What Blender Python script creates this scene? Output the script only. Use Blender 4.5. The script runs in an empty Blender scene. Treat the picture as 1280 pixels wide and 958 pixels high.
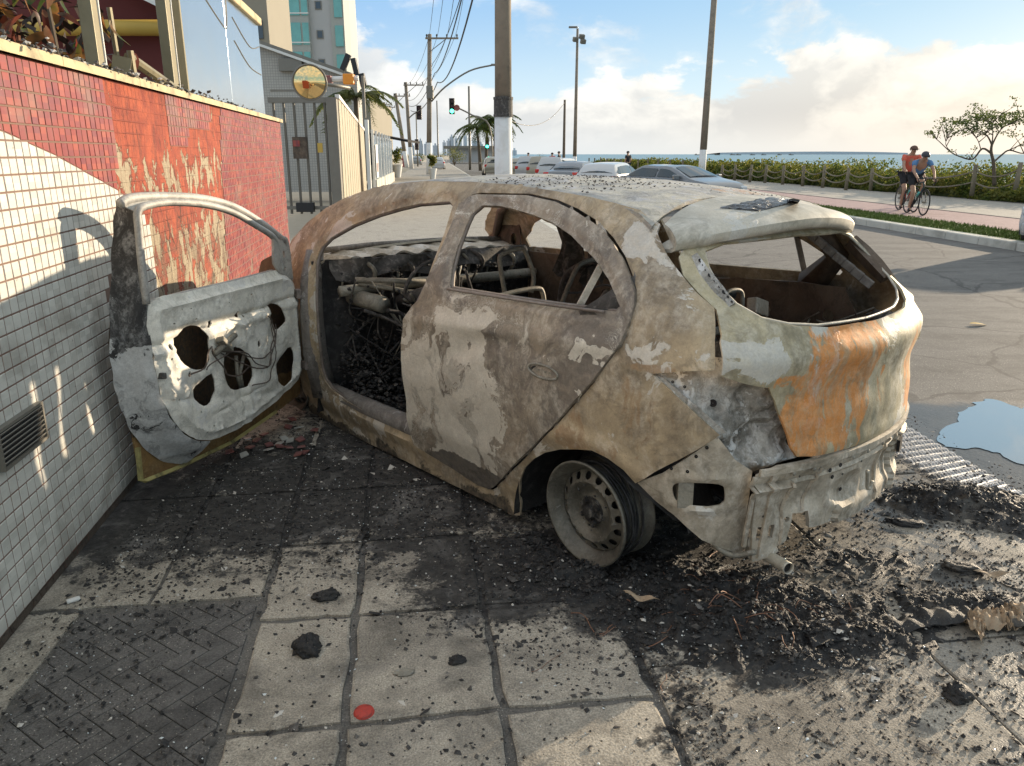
import bpy, bmesh, math, random
import numpy as np
from mathutils import Vector, Matrix, Euler
from mathutils.geometry import delaunay_2d_cdt
PI = math.pi
SC = bpy.context.scene
rnd = random.Random(7)
# ------------------------------------------------------------------ camera
FPX, CH = 965.0, 1.474
PITCH = math.atan(286 / FPX)
cam = bpy.data.objects.new('camera', bpy.data.cameras.new('camera'))
SC.collection.objects.link(cam)
cam.location = (0, 0, CH)
cam.rotation_euler = (PI / 2 - PITCH, 0, 0)
cam.data.sensor_width = 36
cam.data.lens = 36 * FPX / 1280
cam.data.clip_start = .05
cam.data.clip_end = 30000
SC.camera = cam
# ------------------------------------------------------------------ light
SUN_AZ, SUN_EL = math.radians(50.5), math.radians(10.5)
SC.view_settings.view_transform = 'Standard'
SC.view_settings.look = 'None'
SC.view_settings.gamma = 1
SC.view_settings.exposure = 1.92
sd = Vector((math.sin(SUN_AZ) * math.cos(SUN_EL), math.cos(SUN_AZ) * math.cos(SUN_EL), math.sin(SUN_EL)))
sun = bpy.data.objects.new('sun', bpy.data.lights.new('sun', 'SUN'))
SC.collection.objects.link(sun)
sun.data.energy = 1.95
sun.data.angle = math.radians(.6)
sun.data.color = (1, .82, .60)
sun.rotation_euler = sd.to_track_quat('Z', 'Y').to_euler()


class NB:
    """small node builder"""
    def __init__(s, tree):
        s.t = tree; s.n = tree.nodes; s.l = tree.links
    def put(s, sock, v):
        if v is None: return
        if hasattr(v, 'is_linked'): s.l.new(v, sock)
        elif isinstance(v, (tuple, list)) and len(v) == 3 and sock.type == 'RGBA': sock.default_value = (*v, 1)
        else: sock.default_value = v
    def node(s, kind, ins=None, **kw):
        n = s.n.new(kind)
        for k, v in kw.items(): setattr(n, k, v)
        for k, v in (ins or {}).items(): s.put(n.inputs[k], v)
        return n
    def m(s, op, a, b=None, c=None, clamp=False):
        n = s.node('ShaderNodeMath', operation=op, use_clamp=clamp)
        s.put(n.inputs[0], a); s.put(n.inputs[1], b)
        if c is not None: s.put(n.inputs[2], c)
        return n.outputs[0]
    def vm(s, op, a, b=None, sc=None):
        n = s.node('ShaderNodeVectorMath', operation=op)
        s.put(n.inputs[0], a); s.put(n.inputs[1], b)
        if sc is not None: s.put(n.inputs['Scale'], sc)
        return n.outputs['Value'] if op in ('LENGTH', 'DOT_PRODUCT', 'DISTANCE') else n.outputs[0]
    def noise(s, vec, scale, detail=5, rough=.55, dist=0, color=False):
        n = s.node('ShaderNodeTexNoise', {'Scale': scale, 'Detail': detail, 'Roughness': rough, 'Distortion': dist})
        s.put(n.inputs['Vector'], vec)
        return n.outputs['Color' if color else 'Fac']
    def voro(s, vec, scale, feature='F1', out='Distance', rand=1):
        n = s.node('ShaderNodeTexVoronoi', {'Scale': scale, 'Randomness': rand}, feature=feature)
        s.put(n.inputs['Vector'], vec)
        return n.outputs[out]
    def ss(s, v, a, b, lo=0, hi=1):
        n = s.node('ShaderNodeMapRange', interpolation_type='SMOOTHSTEP')
        for i, q in enumerate((v, a, b, lo, hi)): s.put(n.inputs[i], q)
        return n.outputs[0]
    def mix(s, f, a, b, blend='MIX'):
        n = s.node('ShaderNodeMix', data_type='RGBA', blend_type=blend)
        s.put(n.inputs[0], f); s.put(n.inputs[6], a); s.put(n.inputs[7], b)
        return n.outputs[2]
    def ramp(s, f, stops):
        n = s.node('ShaderNodeValToRGB')
        s.put(n.inputs[0], f)
        e = n.color_ramp.elements
        while len(e) < len(stops): e.new(.5)
        for i, (p, c) in enumerate(stops):
            e[i].position = p; e[i].color = (*c, 1) if len(c) == 3 else c
        return n.outputs[0]
    def sep(s, v):
        return s.node('ShaderNodeSeparateXYZ', {0: v}).outputs
    def comb(s, x, y, z):
        return s.node('ShaderNodeCombineXYZ', {0: x, 1: y, 2: z}).outputs[0]
    def scale(s, v, x, y, z):
        return s.vm('MULTIPLY', v, (x, y, z))


# ------------------------------------------------------------------ sky
W = bpy.data.worlds.new('World'); SC.world = W; W.use_nodes = True
W.node_tree.nodes.clear()
b = NB(W.node_tree)
sky = b.node('ShaderNodeTexSky', sky_type='NISHITA', sun_disc=False, sun_elevation=SUN_EL,
             sun_rotation=SUN_AZ, air_density=1.0, dust_density=1.6, ozone_density=1.0)
tc = b.node('ShaderNodeTexCoord').outputs['Generated']
x, y, z = b.sep(tc)
az = b.m('MULTIPLY', b.m('ARCTAN2', x, y), 57.2958)
el = b.m('MULTIPLY', b.m('ARCSINE', z), 57.2958)
warp = b.noise(tc, 4, 4, .6, color=True)
v1 = b.vm('ADD', b.scale(tc, 1, 1, 1.7), b.vm('MULTIPLY', warp, (.12, .12, .12)))
n1 = b.noise(v1, 5.5, 9, .58)
n2 = b.noise(b.scale(v1, 1, 1, 1.5), 13, 9, .6)
nn = b.m('ADD', b.m('MULTIPLY', n1, .72), b.m('MULTIPLY', n2, .28))
def bell(v, c, w):
    q = b.m('DIVIDE', b.m('SUBTRACT', v, c), w)
    return b.m('EXPONENT', b.m('MULTIPLY', b.m('MULTIPLY', q, q), -1))
# cloud bank: cumulus to the left, long bank over the sea to the right
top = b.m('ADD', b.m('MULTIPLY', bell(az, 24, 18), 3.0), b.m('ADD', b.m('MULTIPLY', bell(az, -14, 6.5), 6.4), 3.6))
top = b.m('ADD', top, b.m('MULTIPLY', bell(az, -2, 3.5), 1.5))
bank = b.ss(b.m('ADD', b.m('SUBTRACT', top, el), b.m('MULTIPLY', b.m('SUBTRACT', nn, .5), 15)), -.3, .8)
wisp = b.m('MULTIPLY', b.ss(nn, b.m('SUBTRACT', .49, b.m('MULTIPLY', b.ss(el, 14, 30), .20)), .66), b.m('ADD', b.m('ADD', b.m('MULTIPLY', bell(el, 9.5, 4.5), .75), .35), b.m('MULTIPLY', b.ss(el, 14, 30), .85)))  # extra cloud cover added above the view to neutralise the blue fill light
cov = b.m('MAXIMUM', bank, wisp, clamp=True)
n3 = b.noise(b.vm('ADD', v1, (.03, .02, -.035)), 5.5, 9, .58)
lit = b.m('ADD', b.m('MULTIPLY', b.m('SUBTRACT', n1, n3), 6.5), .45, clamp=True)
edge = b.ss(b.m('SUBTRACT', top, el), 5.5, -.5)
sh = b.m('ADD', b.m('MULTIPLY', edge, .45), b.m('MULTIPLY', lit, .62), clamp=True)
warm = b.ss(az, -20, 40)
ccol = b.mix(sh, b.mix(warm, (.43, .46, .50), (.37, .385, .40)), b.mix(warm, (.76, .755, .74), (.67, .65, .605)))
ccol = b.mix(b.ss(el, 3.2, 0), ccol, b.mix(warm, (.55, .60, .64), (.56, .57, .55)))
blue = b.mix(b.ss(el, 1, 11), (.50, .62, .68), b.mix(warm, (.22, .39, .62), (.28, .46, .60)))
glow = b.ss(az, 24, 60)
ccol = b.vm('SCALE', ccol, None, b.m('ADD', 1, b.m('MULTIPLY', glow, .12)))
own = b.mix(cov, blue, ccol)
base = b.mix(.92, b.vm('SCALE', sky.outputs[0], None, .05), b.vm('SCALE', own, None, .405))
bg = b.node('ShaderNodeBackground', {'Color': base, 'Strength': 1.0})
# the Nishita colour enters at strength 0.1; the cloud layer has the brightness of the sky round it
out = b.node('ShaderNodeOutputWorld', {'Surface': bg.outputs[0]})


# ------------------------------------------------------------------ measuring helpers
cp_, sp_ = math.cos(PITCH), math.sin(PITCH)
def ray(u, v):
    X = (u - 640) / FPX; Y = (v - 479) / FPX
    d = np.array([X, cp_ - Y * sp_, -sp_ - Y * cp_])
    return np.array([0, 0, CH]), d / np.linalg.norm(d)
def G(u, v, z=0.0):            # ground point seen in that direction
    o, d = ray(u, v); t = (z - o[2]) / d[2]; return Vector(o + t * d)
def AY(u, v, y):               # point at forward distance y
    o, d = ray(u, v); t = y / d[1]; return Vector(o + t * d)
WDIR = math.radians(-7.6)
WU = np.array([math.sin(WDIR), math.cos(WDIR)]); WN = np.array([math.cos(WDIR), -math.sin(WDIR)])
W0 = np.array([-1.59, 2.07])
def wallp(u, v):               # (distance along wall from W0, height)
    o, d = ray(u, v); t = (WN @ (W0 - o[:2])) / (WN @ d[:2]); P = o + t * d
    return float(WU @ (P[:2] - W0)), float(P[2])
SA = math.radians(-5.5)        # street frame: s along, v to the right
SU = Vector((math.sin(SA), math.cos(SA), 0)); SV = Vector((math.cos(SA), -math.sin(SA), 0))
def ST(s, v, z=0): return SU * s + SV * v + Vector((0, 0, z))

# ------------------------------------------------------------------ object helpers
def tag(o, label=None, cat=None, group=None, kind=None):
    if label: o['label'] = label
    if cat: o['category'] = cat
    if group: o['group'] = group
    if kind: o['kind'] = kind
    return o
def link(name, me, parent=None, mats=(), smooth=False):
    if isinstance(me, bpy.types.Mesh):
        for m in mats:
            if m: me.materials.append(m)
        if smooth:
            me.polygons.foreach_set('use_smooth', [True] * len(me.polygons))
    o = bpy.data.objects.new(name, me)
    SC.collection.objects.link(o)
    if parent: o.parent = parent
    return o
def empty(name, loc=(0, 0, 0), rz=0, label=None, cat=None, group=None):
    o = bpy.data.objects.new(name, None); SC.collection.objects.link(o)
    o.location = loc; o.rotation_euler = (0, 0, rz)
    return tag(o, label, cat, group)
def copy_tree(o, parent=None):
    c = o.copy(); SC.collection.objects.link(c)
    if parent: c.parent = parent
    for ch in o.children: copy_tree(ch, c)
    return c

class MB:
    """collects vertices and faces for one mesh"""
    def __init__(s): s.v = []; s.f = []; s.mi = []
    def add(s, vs, fs, mi=0):
        k = len(s.v); s.v += [tuple(p) for p in vs]; s.f += [tuple(i + k for i in f) for f in fs]; s.mi += [mi] * len(fs)
        return s
    def box(s, c, d, rot=None, mi=0):
        M = rot.to_matrix() if isinstance(rot, Euler) else rot
        vs = []
        for sx in (-1, 1):
            for sy in (-1, 1):
                for sz in (-1, 1):
                    p = Vector((sx * d[0] / 2, sy * d[1] / 2, sz * d[2] / 2))
                    if M is not None: p = M @ p
                    vs.append(p + Vector(c))
        return s.add(vs, [(0, 1, 3, 2), (4, 6, 7, 5), (0, 4, 5, 1), (2, 3, 7, 6), (0, 2, 6, 4), (1, 5, 7, 3)], mi)
    def tube(s, pts, r, n=8, mi=0, caps=True):
        pts = [Vector(p) for p in pts]
        rs = r if isinstance(r, (list, tuple)) else [r] * len(pts)
        vs = []; up = None
        for i, p in enumerate(pts):
            d = (pts[min(i + 1, len(pts) - 1)] - pts[max(i - 1, 0)]).normalized()
            if up is None:
                up = Vector((0, 0, 1)) if abs(d.z) < .9 else Vector((1, 0, 0))
            a = d.cross(up).normalized(); up = a.cross(d).normalized()
            for k in range(n):
                q = 2 * PI * k / n
                vs.append(p + (a * math.cos(q) + up * math.sin(q)) * rs[i])
        fs = [(i * n + k, i * n + (k + 1) % n, (i + 1) * n + (k + 1) % n, (i + 1) * n + k) for i in range(len(pts) - 1) for k in range(n)]
        if caps: fs += [tuple(range(n))[::-1], tuple((len(pts) - 1) * n + k for k in range(n))]
        return s.add(vs, fs, mi)
    def lathe(s, prof, n=32, M=None, mi=0, closed=False):     # prof: (r, h) about local Z
        vs = []
        for r, h in prof:
            for k in range(n):
                q = 2 * PI * k / n; p = Vector((r * math.cos(q), r * math.sin(q), h))
                vs.append(M @ p if M is not None else p)
        m = len(prof)
        fs = [(i * n + k, i * n + (k + 1) % n, ((i + 1) % m) * n + (k + 1) % n, ((i + 1) % m) * n + k) for i in range(m if closed else m - 1) for k in range(n)]
        return s.add(vs, fs, mi)
    def prism(s, poly, z0, z1, mi=0, M=None):
        n = len(poly)
        vs = [Vector((p[0], p[1], z0)) for p in poly] + [Vector((p[0], p[1], z1)) for p in poly]
        if M is not None: vs = [M @ p for p in vs]
        fs = [(i, (i + 1) % n, (i + 1) % n + n, i + n) for i in range(n)] + [tuple(range(n))[::-1], tuple(range(n, 2 * n))]
        return s.add(vs, fs, mi)
    def grid(s, fn, nu, nv, mi=0):
        vs = [fn(i / nu, j / nv) for i in range(nu + 1) for j in range(nv + 1)]
        fs = [(i * (nv + 1) + j, (i + 1) * (nv + 1) + j, (i + 1) * (nv + 1) + j + 1, i * (nv + 1) + j + 1) for i in range(nu) for j in range(nv)]
        return s.add(vs, fs, mi)
    def mesh(s, name):
        me = bpy.data.meshes.new(name); me.from_pydata(s.v, [], s.f)
        return me
    def build(s, name, mats, parent=None, smooth=False, label=None, cat=None, group=None, kind=None, bevel=0, angle=None):
        me = s.mesh(name)
        mats = mats if isinstance(mats, (list, tuple)) else [mats]
        o = link(name, me, parent, mats, smooth or angle is not None)
        if len(mats) > 1: me.polygons.foreach_set('material_index', s.mi)
        if bevel:
            m = o.modifiers.new('bevel', 'BEVEL'); m.width = bevel; m.segments = 2; m.limit_method = 'ANGLE'; m.angle_limit = .6
        if angle is not None: me.set_sharp_from_angle(angle=angle)
        return tag(o, label, cat, group, kind)

def catmull(pts, k=6, closed=False):
    P = [Vector(p) for p in pts]; n = len(P); out = []
    for i in range(n if closed else n - 1):
        a = P[(i - 1) % n] if closed or i > 0 else P[0]
        b_ = P[i]; c = P[(i + 1) % n]
        d = P[(i + 2) % n] if closed or i + 2 < n else P[-1]
        for j in range(k):
            t = j / k
            out.append(.5 * ((2 * b_) + (c - a) * t + (2 * a - 5 * b_ + 4 * c - d) * t * t + (3 * b_ - a - 3 * c + d) * t ** 3))
    if not closed: out.append(P[-1])
    return out
def inside(poly, pts):
    poly = np.asarray(poly, float); x, y = pts[:, 0], pts[:, 1]
    r = np.zeros(len(pts), bool); n = len(poly); j = n - 1
    for i in range(n):
        xi, yi = poly[i]; xj, yj = poly[j]
        c = ((yi > y) != (yj > y))
        with np.errstate(divide='ignore', invalid='ignore'):
            r ^= c & (x < (xj - xi) * (y - yi) / (yj - yi + 1e-30) + xi)
        j = i
    return r
def resamp(poly, step):
    out = []
    n = len(poly)
    for i in range(n):
        a = np.array(poly[i][:2], float); c = np.array(poly[(i + 1) % n][:2], float)
        k = max(1, int(np.linalg.norm(c - a) / step))
        for j in range(k): out.append(a + (c - a) * j / k)
    return np.array(out)
def segdist(ring, pts):
    m = np.full(len(pts), 9.)
    for i in range(len(ring)):
        a = ring[i]; d = ring[(i + 1) % len(ring)] - a
        t = np.clip(((pts - a) @ d) / (d @ d + 1e-12), 0, 1)
        m = np.minimum(m, np.linalg.norm(pts - a - t[:, None] * d, axis=1))
    return m
def fill2d(outer, holes=(), step=.03):
    rings = [resamp(outer, step)] + [resamp(h, step) for h in holes]
    lo, hi = rings[0].min(0), rings[0].max(0)
    gx = np.arange(lo[0], hi[0], step); gy = np.arange(lo[1], hi[1], step * .87)
    g = np.array([(x_ + (step / 2 if j % 2 else 0), y_) for j, y_ in enumerate(gy) for x_ in gx])
    ok = inside(rings[0], g)
    for h in rings[1:]: ok &= ~inside(h, g)
    g = g[ok]
    for r in rings: g = g[segdist(r, g) > step * .45]
    vs = []; ed = []
    for r in rings:
        k = len(vs); n = len(r); vs += [Vector(p) for p in r]; ed += [(k + i, k + (i + 1) % n) for i in range(n)]
    vs += [Vector(p) for p in g]
    V, E_, Fc, *_ = delaunay_2d_cdt(vs, ed, [], 0, 1e-5)
    V = np.array([tuple(p) for p in V]); Fc = np.array([f for f in Fc if len(f) == 3])
    cen = V[Fc].mean(1)
    ok = inside(rings[0], cen)
    for h in rings[1:]: ok &= ~inside(h, cen)
    Fc = Fc[ok]
    used = np.unique(Fc); mp = -np.ones(len(V), int); mp[used] = np.arange(len(used))
    return V[used], mp[Fc]
def hnoise(P, f, seed=0):
    """cheap smooth value noise (vectorised), -1..1"""
    P = np.asarray(P, float) * f + seed * 17.3
    i = np.floor(P).astype(np.int64); t = P - i; t = t * t * (3 - 2 * t)
    def h(a):
        n = a[:, 0] * 374761393 + a[:, 1] * 668265263 + (a[:, 2] * 1274126177 if a.shape[1] > 2 else 0) + seed * 982451653
        n = (n ^ (n >> 13)) * 1274126177 & 0x7fffffff
        return ((n ^ (n >> 16)) & 0xffff) / 32767.5 - 1
    D = P.shape[1]; r = 0
    for c in range(2 ** D):
        off = np.array([(c >> k) & 1 for k in range(D)])
        w = np.prod(np.where(off, t, 1 - t), axis=1)
        r = r + w * h(i + off)
    return r
def fbm(P, f, o=4, seed=0):
    r = 0; a = 1; s_ = 0
    for k in range(o): r = r + a * hnoise(P, f * 2 ** k, seed + k); s_ += a; a *= .5
    return r / s_
def raw(name, V, Fc, mats, parent=None, smooth=True, solid=0, off=-1, flip=False):
    me = bpy.data.meshes.new(name)
    me.from_pydata([tuple(map(float, v)) for v in V], [], [tuple(int(i) for i in (f[::-1] if flip else f)) for f in Fc])
    o = link(name, me, parent, mats if isinstance(mats, (list, tuple)) else [mats], smooth)
    if solid:
        m = o.modifiers.new('thickness', 'SOLIDIFY'); m.thickness = solid; m.offset = off
        m = o.modifiers.new('crisp', 'EDGE_SPLIT'); m.split_angle = .75
    return o
# ------------------------------------------------------------------ materials
def new_mat(name):
    m = bpy.data.materials.new(name); m.use_nodes = True; m.node_tree.nodes.clear()
    return m, NB(m.node_tree)
def finish(m, B, col, rough=.7, metal=0, bump=None, bs=.3, bd=.01, extra=None):
    ins = {'Base Color': col, 'Roughness': rough, 'Metallic': metal}
    if bump is not None:
        ins['Normal'] = B.node('ShaderNodeBump', {'Height': bump, 'Strength': bs, 'Distance': bd}).outputs[0]
    ins.update(extra or {})
    p = B.node('ShaderNodeBsdfPrincipled', ins)
    B.node('ShaderNodeOutputMaterial', {'Surface': p.outputs[0]})
    return m
def simple(name, col, rough=.6, metal=0, var=.12, scale=8, bs=.15, dirt=None, spec=None):
    m, B = new_mat(name)
    co = B.node('ShaderNodeTexCoord').outputs['Object']
    n = B.noise(co, scale, 6, .6)
    c = B.mix(n, tuple(max(0, k * (1 - var * 1.6)) for k in col), tuple(min(1, k * (1 + var * 1.6)) for k in col))
    if dirt:
        d = B.ss(B.noise(co, scale * .6, 8, .65, .5), .48, .68)
        c = B.mix(B.m('MULTIPLY', d, dirt[1]), c, dirt[0])
    ex = {'Specular IOR Level': spec} if spec is not None else None
    return finish(m, B, c, rough, metal, B.noise(co, scale * 6, 4), bs, .004, ex)
def glow_mat(name, col, s):
    m, B = new_mat(name)
    e = B.node('ShaderNodeEmission', {'Color': col, 'Strength': s})
    B.node('ShaderNodeOutputMaterial', {'Surface': e.outputs[0]})
    return m
def glass_mat(name, col=(.02, .03, .035), rough=.06):
    m, B = new_mat(name)
    return finish(m, B, col, rough, 0, None, extra={'Specular IOR Level': .8})

def burnt(name, A, A2, white=(.60, .57, .52), wa=.3, rust=(.50, .20, .035), ra=0., char=(.02, .02, .022), ka=.1,
          scale=1., wstretch=(1, 1, 1), rstretch=(1, 1, .35), masks=None, rough=.62, metal=.25, sharp=.02, bs=.35, lines=0, swirl=.16):
    """fire-scorched sheet metal: two body tones, sharp-edged ash flakes, rust bloom, soot"""
    m, B = new_mat(name)
    co = B.node('ShaderNodeTexCoord').outputs['Object']
    w1 = B.noise(co, 2.3 * scale, 4, .55, color=True)
    wv = B.vm('ADD', co, B.vm('MULTIPLY', w1, (swirl, swirl, swirl)))
    n1 = B.noise(wv, 1.9 * scale, 7, .6)
    n2 = B.noise(co, 26 * scale, 6, .7)
    col = B.mix(B.ss(n1, .38, .62), A, A2)
    col = B.mix(B.ss(B.noise(wv, 5 * scale, 8, .68), .5, .66), col, tuple(.55 * (p + q) for p, q in zip(A, A2)))
    # ash with crisp broken edges plus soft veils
    wf = B.noise(B.scale(wv, *wstretch), 3.1 * scale, 9, .62, .7)
    wfine = B.noise(co, 60, 3, .6)
    f = B.m('ADD', wf, B.m('MULTIPLY', B.m('SUBTRACT', wfine, .5), .05))
    th = .70 - .28 * wa
    if masks and 'w' in masks:
        f = B.m('ADD', f, masks['w'](B, co))
    ash = B.ss(f, th, th + sharp)
    if lines:
        ph = B.m('FRACT', B.m('MULTIPLY', f, 34))
        ln = B.m('MULTIPLY', B.m('MULTIPLY', B.ss(ph, .50, .62), B.ss(ph, .95, .85)), B.m('MULTIPLY', B.ss(f, th - .10, th - .03), B.ss(B.noise(co, 3.3, 3, .5), .44, .56)))
        ash = B.m('MAXIMUM', ash, B.m('MULTIPLY', ln, .8))
    veil = B.m('MULTIPLY', B.ss(B.noise(B.scale(wv, 1.3, 1.3, .7), 5 * scale, 10, .74), .44, .62), B.ss(n2, .30, .60))
    col = B.mix(B.m('MULTIPLY', veil, .24 + .5 * max(0, wa - .1)), col, white)
    col = B.mix(B.m('MULTIPLY', ash, .88), col, B.mix(B.noise(co, 18, 8, .75), tuple(.52 * q for q in white), white))
    if ra or (masks and 'r' in masks):
        rf = B.noise(B.scale(wv, *rstretch), 4.2 * scale, 9, .70, .6)
        if masks and 'r' in masks: rf = B.m('ADD', rf, masks['r'](B, co))
        rr = B.ss(rf, .70 - .28 * ra, .76 - .28 * ra)
        st = B.noise(B.scale(wv, 5, 7, 1.3), 3.2 * scale, 9, .72, .5)
        rr = B.m('MULTIPLY', rr, B.m('ADD', .42, B.m('MULTIPLY', B.ss(st, .36, .52), .58)))
        rc = B.mix(B.noise(co, 14 * scale, 6, .7), tuple(.50 * q + .04 for q in rust), tuple(1.15 * q for q in rust))
        col = B.mix(B.m('MULTIPLY', rr, .85), col, rc)
    kf = B.noise(wv, 2.7 * scale, 9, .66, .4)
    if masks and 'k' in masks: kf = B.m('ADD', kf, masks['k'](B, co))
    kk = B.ss(kf, .72 - .3 * ka, .76 - .3 * ka)
    col = B.mix(B.m('MULTIPLY', kk, .9), col, char)
    g1 = B.noise(co, 130, 4, .8)
    col = B.vm('SCALE', col, None, B.m('ADD', .62, B.m('MULTIPLY', g1, .78)))
    # rims round patches and fine speckle
    ring = B.m('MULTIPLY', B.ss(wf, .40, .445), B.ss(wf, .49, .445))
    col = B.mix(B.m('MULTIPLY', ring, .35), col, tuple(.45 * q for q in A))
    sp = B.ss(B.voro(co, 75), .16, .08)
    col = B.mix(B.m('MULTIPLY', sp, B.m('MULTIPLY', B.ss(n1, .45, .65), .55)), col, tuple(.35 * q for q in A))
    col = B.mix(B.m('MULTIPLY', B.ss(n2, .35, .75), .28), col, tuple(1.35 * q for q in A2))
    h = B.m('ADD', B.m('MULTIPLY', ash, .6), B.m('ADD', B.m('MULTIPLY', n2, .6), B.m('MULTIPLY', wf, 1.2)))
    r = B.m('ADD', B.m('MULTIPLY', n2, .3), rough - .12)
    return finish(m, B, col, r, metal, h, bs, .006)
def band(axis, a, b_, amt):    # a mask rising from a to b along an axis
    return lambda B, co: B.m('MULTIPLY', B.ss(B.sep(co)[axis], a, b_), amt)
def blob(c, r, amt):
    def f(B, co):
        d = B.vm('LENGTH', B.vm('MULTIPLY', B.vm('SUBTRACT', co, c), tuple(1 / q for q in r)))
        return B.m('MULTIPLY', B.ss(d, 1, .35), amt)
    return f
def plus(*fs):
    def f(B, co):
        r = fs[0](B, co)
        for g in fs[1:]: r = B.m('ADD', r, g(B, co))
        return r
    return f
M = {}
M['side'] = burnt('scorched tan body metal', (.215, .172, .12), (.48, .375, .24), (.80, .755, .67), wa=.27, ra=-.1, ka=-.35, rust=(.36, .225, .115), scale=1.5,
                  masks={'w': plus(blob((-.25, .7, .82), (.35, .3, .10), .10), blob((.1, .6, 1.2), (.45, .2, .16), .07), band(0, 1.2, 2.0, .07)), 'r': plus(blob((-.05, .8, .60), (.50, .4, .30), .22), blob((-.30, .72, .80), (.2, .2, .03), .25), blob((.1, .8, .45), (.5, .3, .10), .10)), 'k': plus(band(2, .12, .03, .2), band(2, .27, .07, .17), band(0, 1.75, 2.35, .10))})
M['door'] = burnt('rear door metal with flaked ash', (.165, .142, .12), (.34, .28, .21), (.90, .84, .72), wa=.33, ka=.10, char=(.075, .068, .062), ra=-.2, sharp=.012, scale=1.5, lines=1, swirl=.40,
                  wstretch=(1.0, 1, .8), masks={'w': plus(blob((.85, .8, .45), (.62, .5, .48), .20), blob((.5, .8, .82), (.5, .4, .10), .12)),
                                               'k': plus(blob((.74, .76, .12), (.42, .4, .13), .5), band(2, .14, .04, .1))})
M['gate'] = burnt('rusted tailgate metal', (.26, .225, .145), (.50, .43, .28), (.70, .68, .62), wa=.34, ra=.02, scale=1.3, rust=(.74, .25, .02), ka=-.35,
                  masks={'r': plus(blob((-.6, .20, .70), (.4, .40, .36), .27), blob((-.57, .42, .56), (.25, .2, .2), .22), blob((-.6, .3, .82), (.25, .2, .12), .08), blob((-.6, -.38, .66), (.3, .16, .32), .24), blob((-.6, .05, .90), (.3, .3, .05), .12), blob((-.55, .5, .76), (.2, .2, .035), .2)),
                         'w': plus(blob((-.45, .60, .84), (.3, .28, .12), .14), blob((-.6, -.10, .84), (.2, .2, .10), .14))}, rstretch=(1.6, 2.4, .75))
M['spoiler'] = burnt('bleached spoiler metal', (.36, .33, .26), (.52, .48, .40), (.70, .68, .62), wa=.30, ka=-.1, ra=-.3, rough=.5)
M['roof'] = burnt('blistered roof metal', (.24, .235, .225), (.48, .44, .35), (.52, .52, .54), wa=.46, ka=.10, ra=-.05, rust=(.42, .17, .04), scale=3.4,
                  masks={'r': blob((.12, -.22, 1.33), (.16, .3, .2), .22), 'k': band(0, .5, 1.5, .06)})
M['beam'] = burnt('pale burnt rear beam', (.26, .225, .17), (.55, .48, .38), (.80, .77, .70), wa=.38, ka=-.2, ra=-.05, rust=(.46, .24, .08), scale=1.6,
                  masks={'k': band(2, .13, .05, .3)})
M['bucket'] = burnt('grey burnt inner corner', (.13, .12, .10), (.42, .40, .36), (.84, .84, .82), wa=.46, ka=.30, ra=.05, rust=(.30, .17, .08), scale=3.0, bs=.6)
M['frame'] = burnt('brown grey pillar metal', (.155, .125, .105), (.235, .195, .165), (.45, .42, .40), wa=.12, ka=-.05, ra=-.1, scale=1.6)
M['sill'] = burnt('sooty sill metal', (.12, .105, .09), (.22, .20, .18), (.46, .44, .41), wa=.25, ka=.35, ra=-.1, scale=2.4)
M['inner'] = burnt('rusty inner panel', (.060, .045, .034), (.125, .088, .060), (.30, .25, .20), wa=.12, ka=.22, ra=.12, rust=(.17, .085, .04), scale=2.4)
M['dinner'] = burnt('ash white door inner', (.62, .59, .51), (.76, .73, .65), (.84, .82, .77), wa=.45, ka=-.30, ra=-.5, scale=2.0, metal=.05, rough=.7, char=(.10, .10, .10), masks={'k': band(2, .42, .22, .12)})
M['dedge'] = burnt('sooty door edge', (.018, .017, .017), (.045, .043, .042), (.80, .79, .76), wa=.30, ka=.2, ra=-.5, scale=2.6, metal=.05,
                   masks={'w': band(2, .80, .62, .22)})
M['dframe'] = burnt('door window frame metal', (.30, .29, .27), (.44, .42, .38), (.60, .58, .54), wa=.35, ka=-.1, ra=-.4, scale=2.2)
M['skin'] = burnt('blistered door skin', (.13, .07, .028), (.24, .14, .05), (.52, .46, .26), wa=.05, ka=.15, masks={'k': band(2, .28, .36, .5)}, ra=.1, rust=(.30, .13, .05), scale=2.4, metal=0)
M['char'] = simple('charred black', (.018, .017, .017), .75, var=.5, scale=30, bs=.8, dirt=((.10, .095, .09), .5))
M['char2'] = simple('charred grey', (.06, .055, .05), .8, var=.5, scale=40, bs=.8, dirt=((.24, .22, .20), .6))
M['steel'] = burnt('heat dulled steel', (.17, .155, .125), (.27, .25, .20), (.44, .42, .37), wa=.3, ka=.15, ra=-.2, scale=3)
M['rim'] = burnt('sooty steel rim', (.085, .080, .065), (.14, .13, .105), (.30, .29, .26), wa=.18, ka=.12, ra=-.3, scale=3.5, metal=.4, rough=.5)
M['hub'] = simple('burnt hub', (.03, .028, .026), .6, .3, .5, 60, .8, dirt=((.22, .21, .19), .7))
M['wire'] = simple('burnt wire', (.12, .095, .08), .6, .5, .3, 40)
M['wirebr'] = simple('rust brown wire', (.20, .10, .06), .6, .3, .3, 40)

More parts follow.
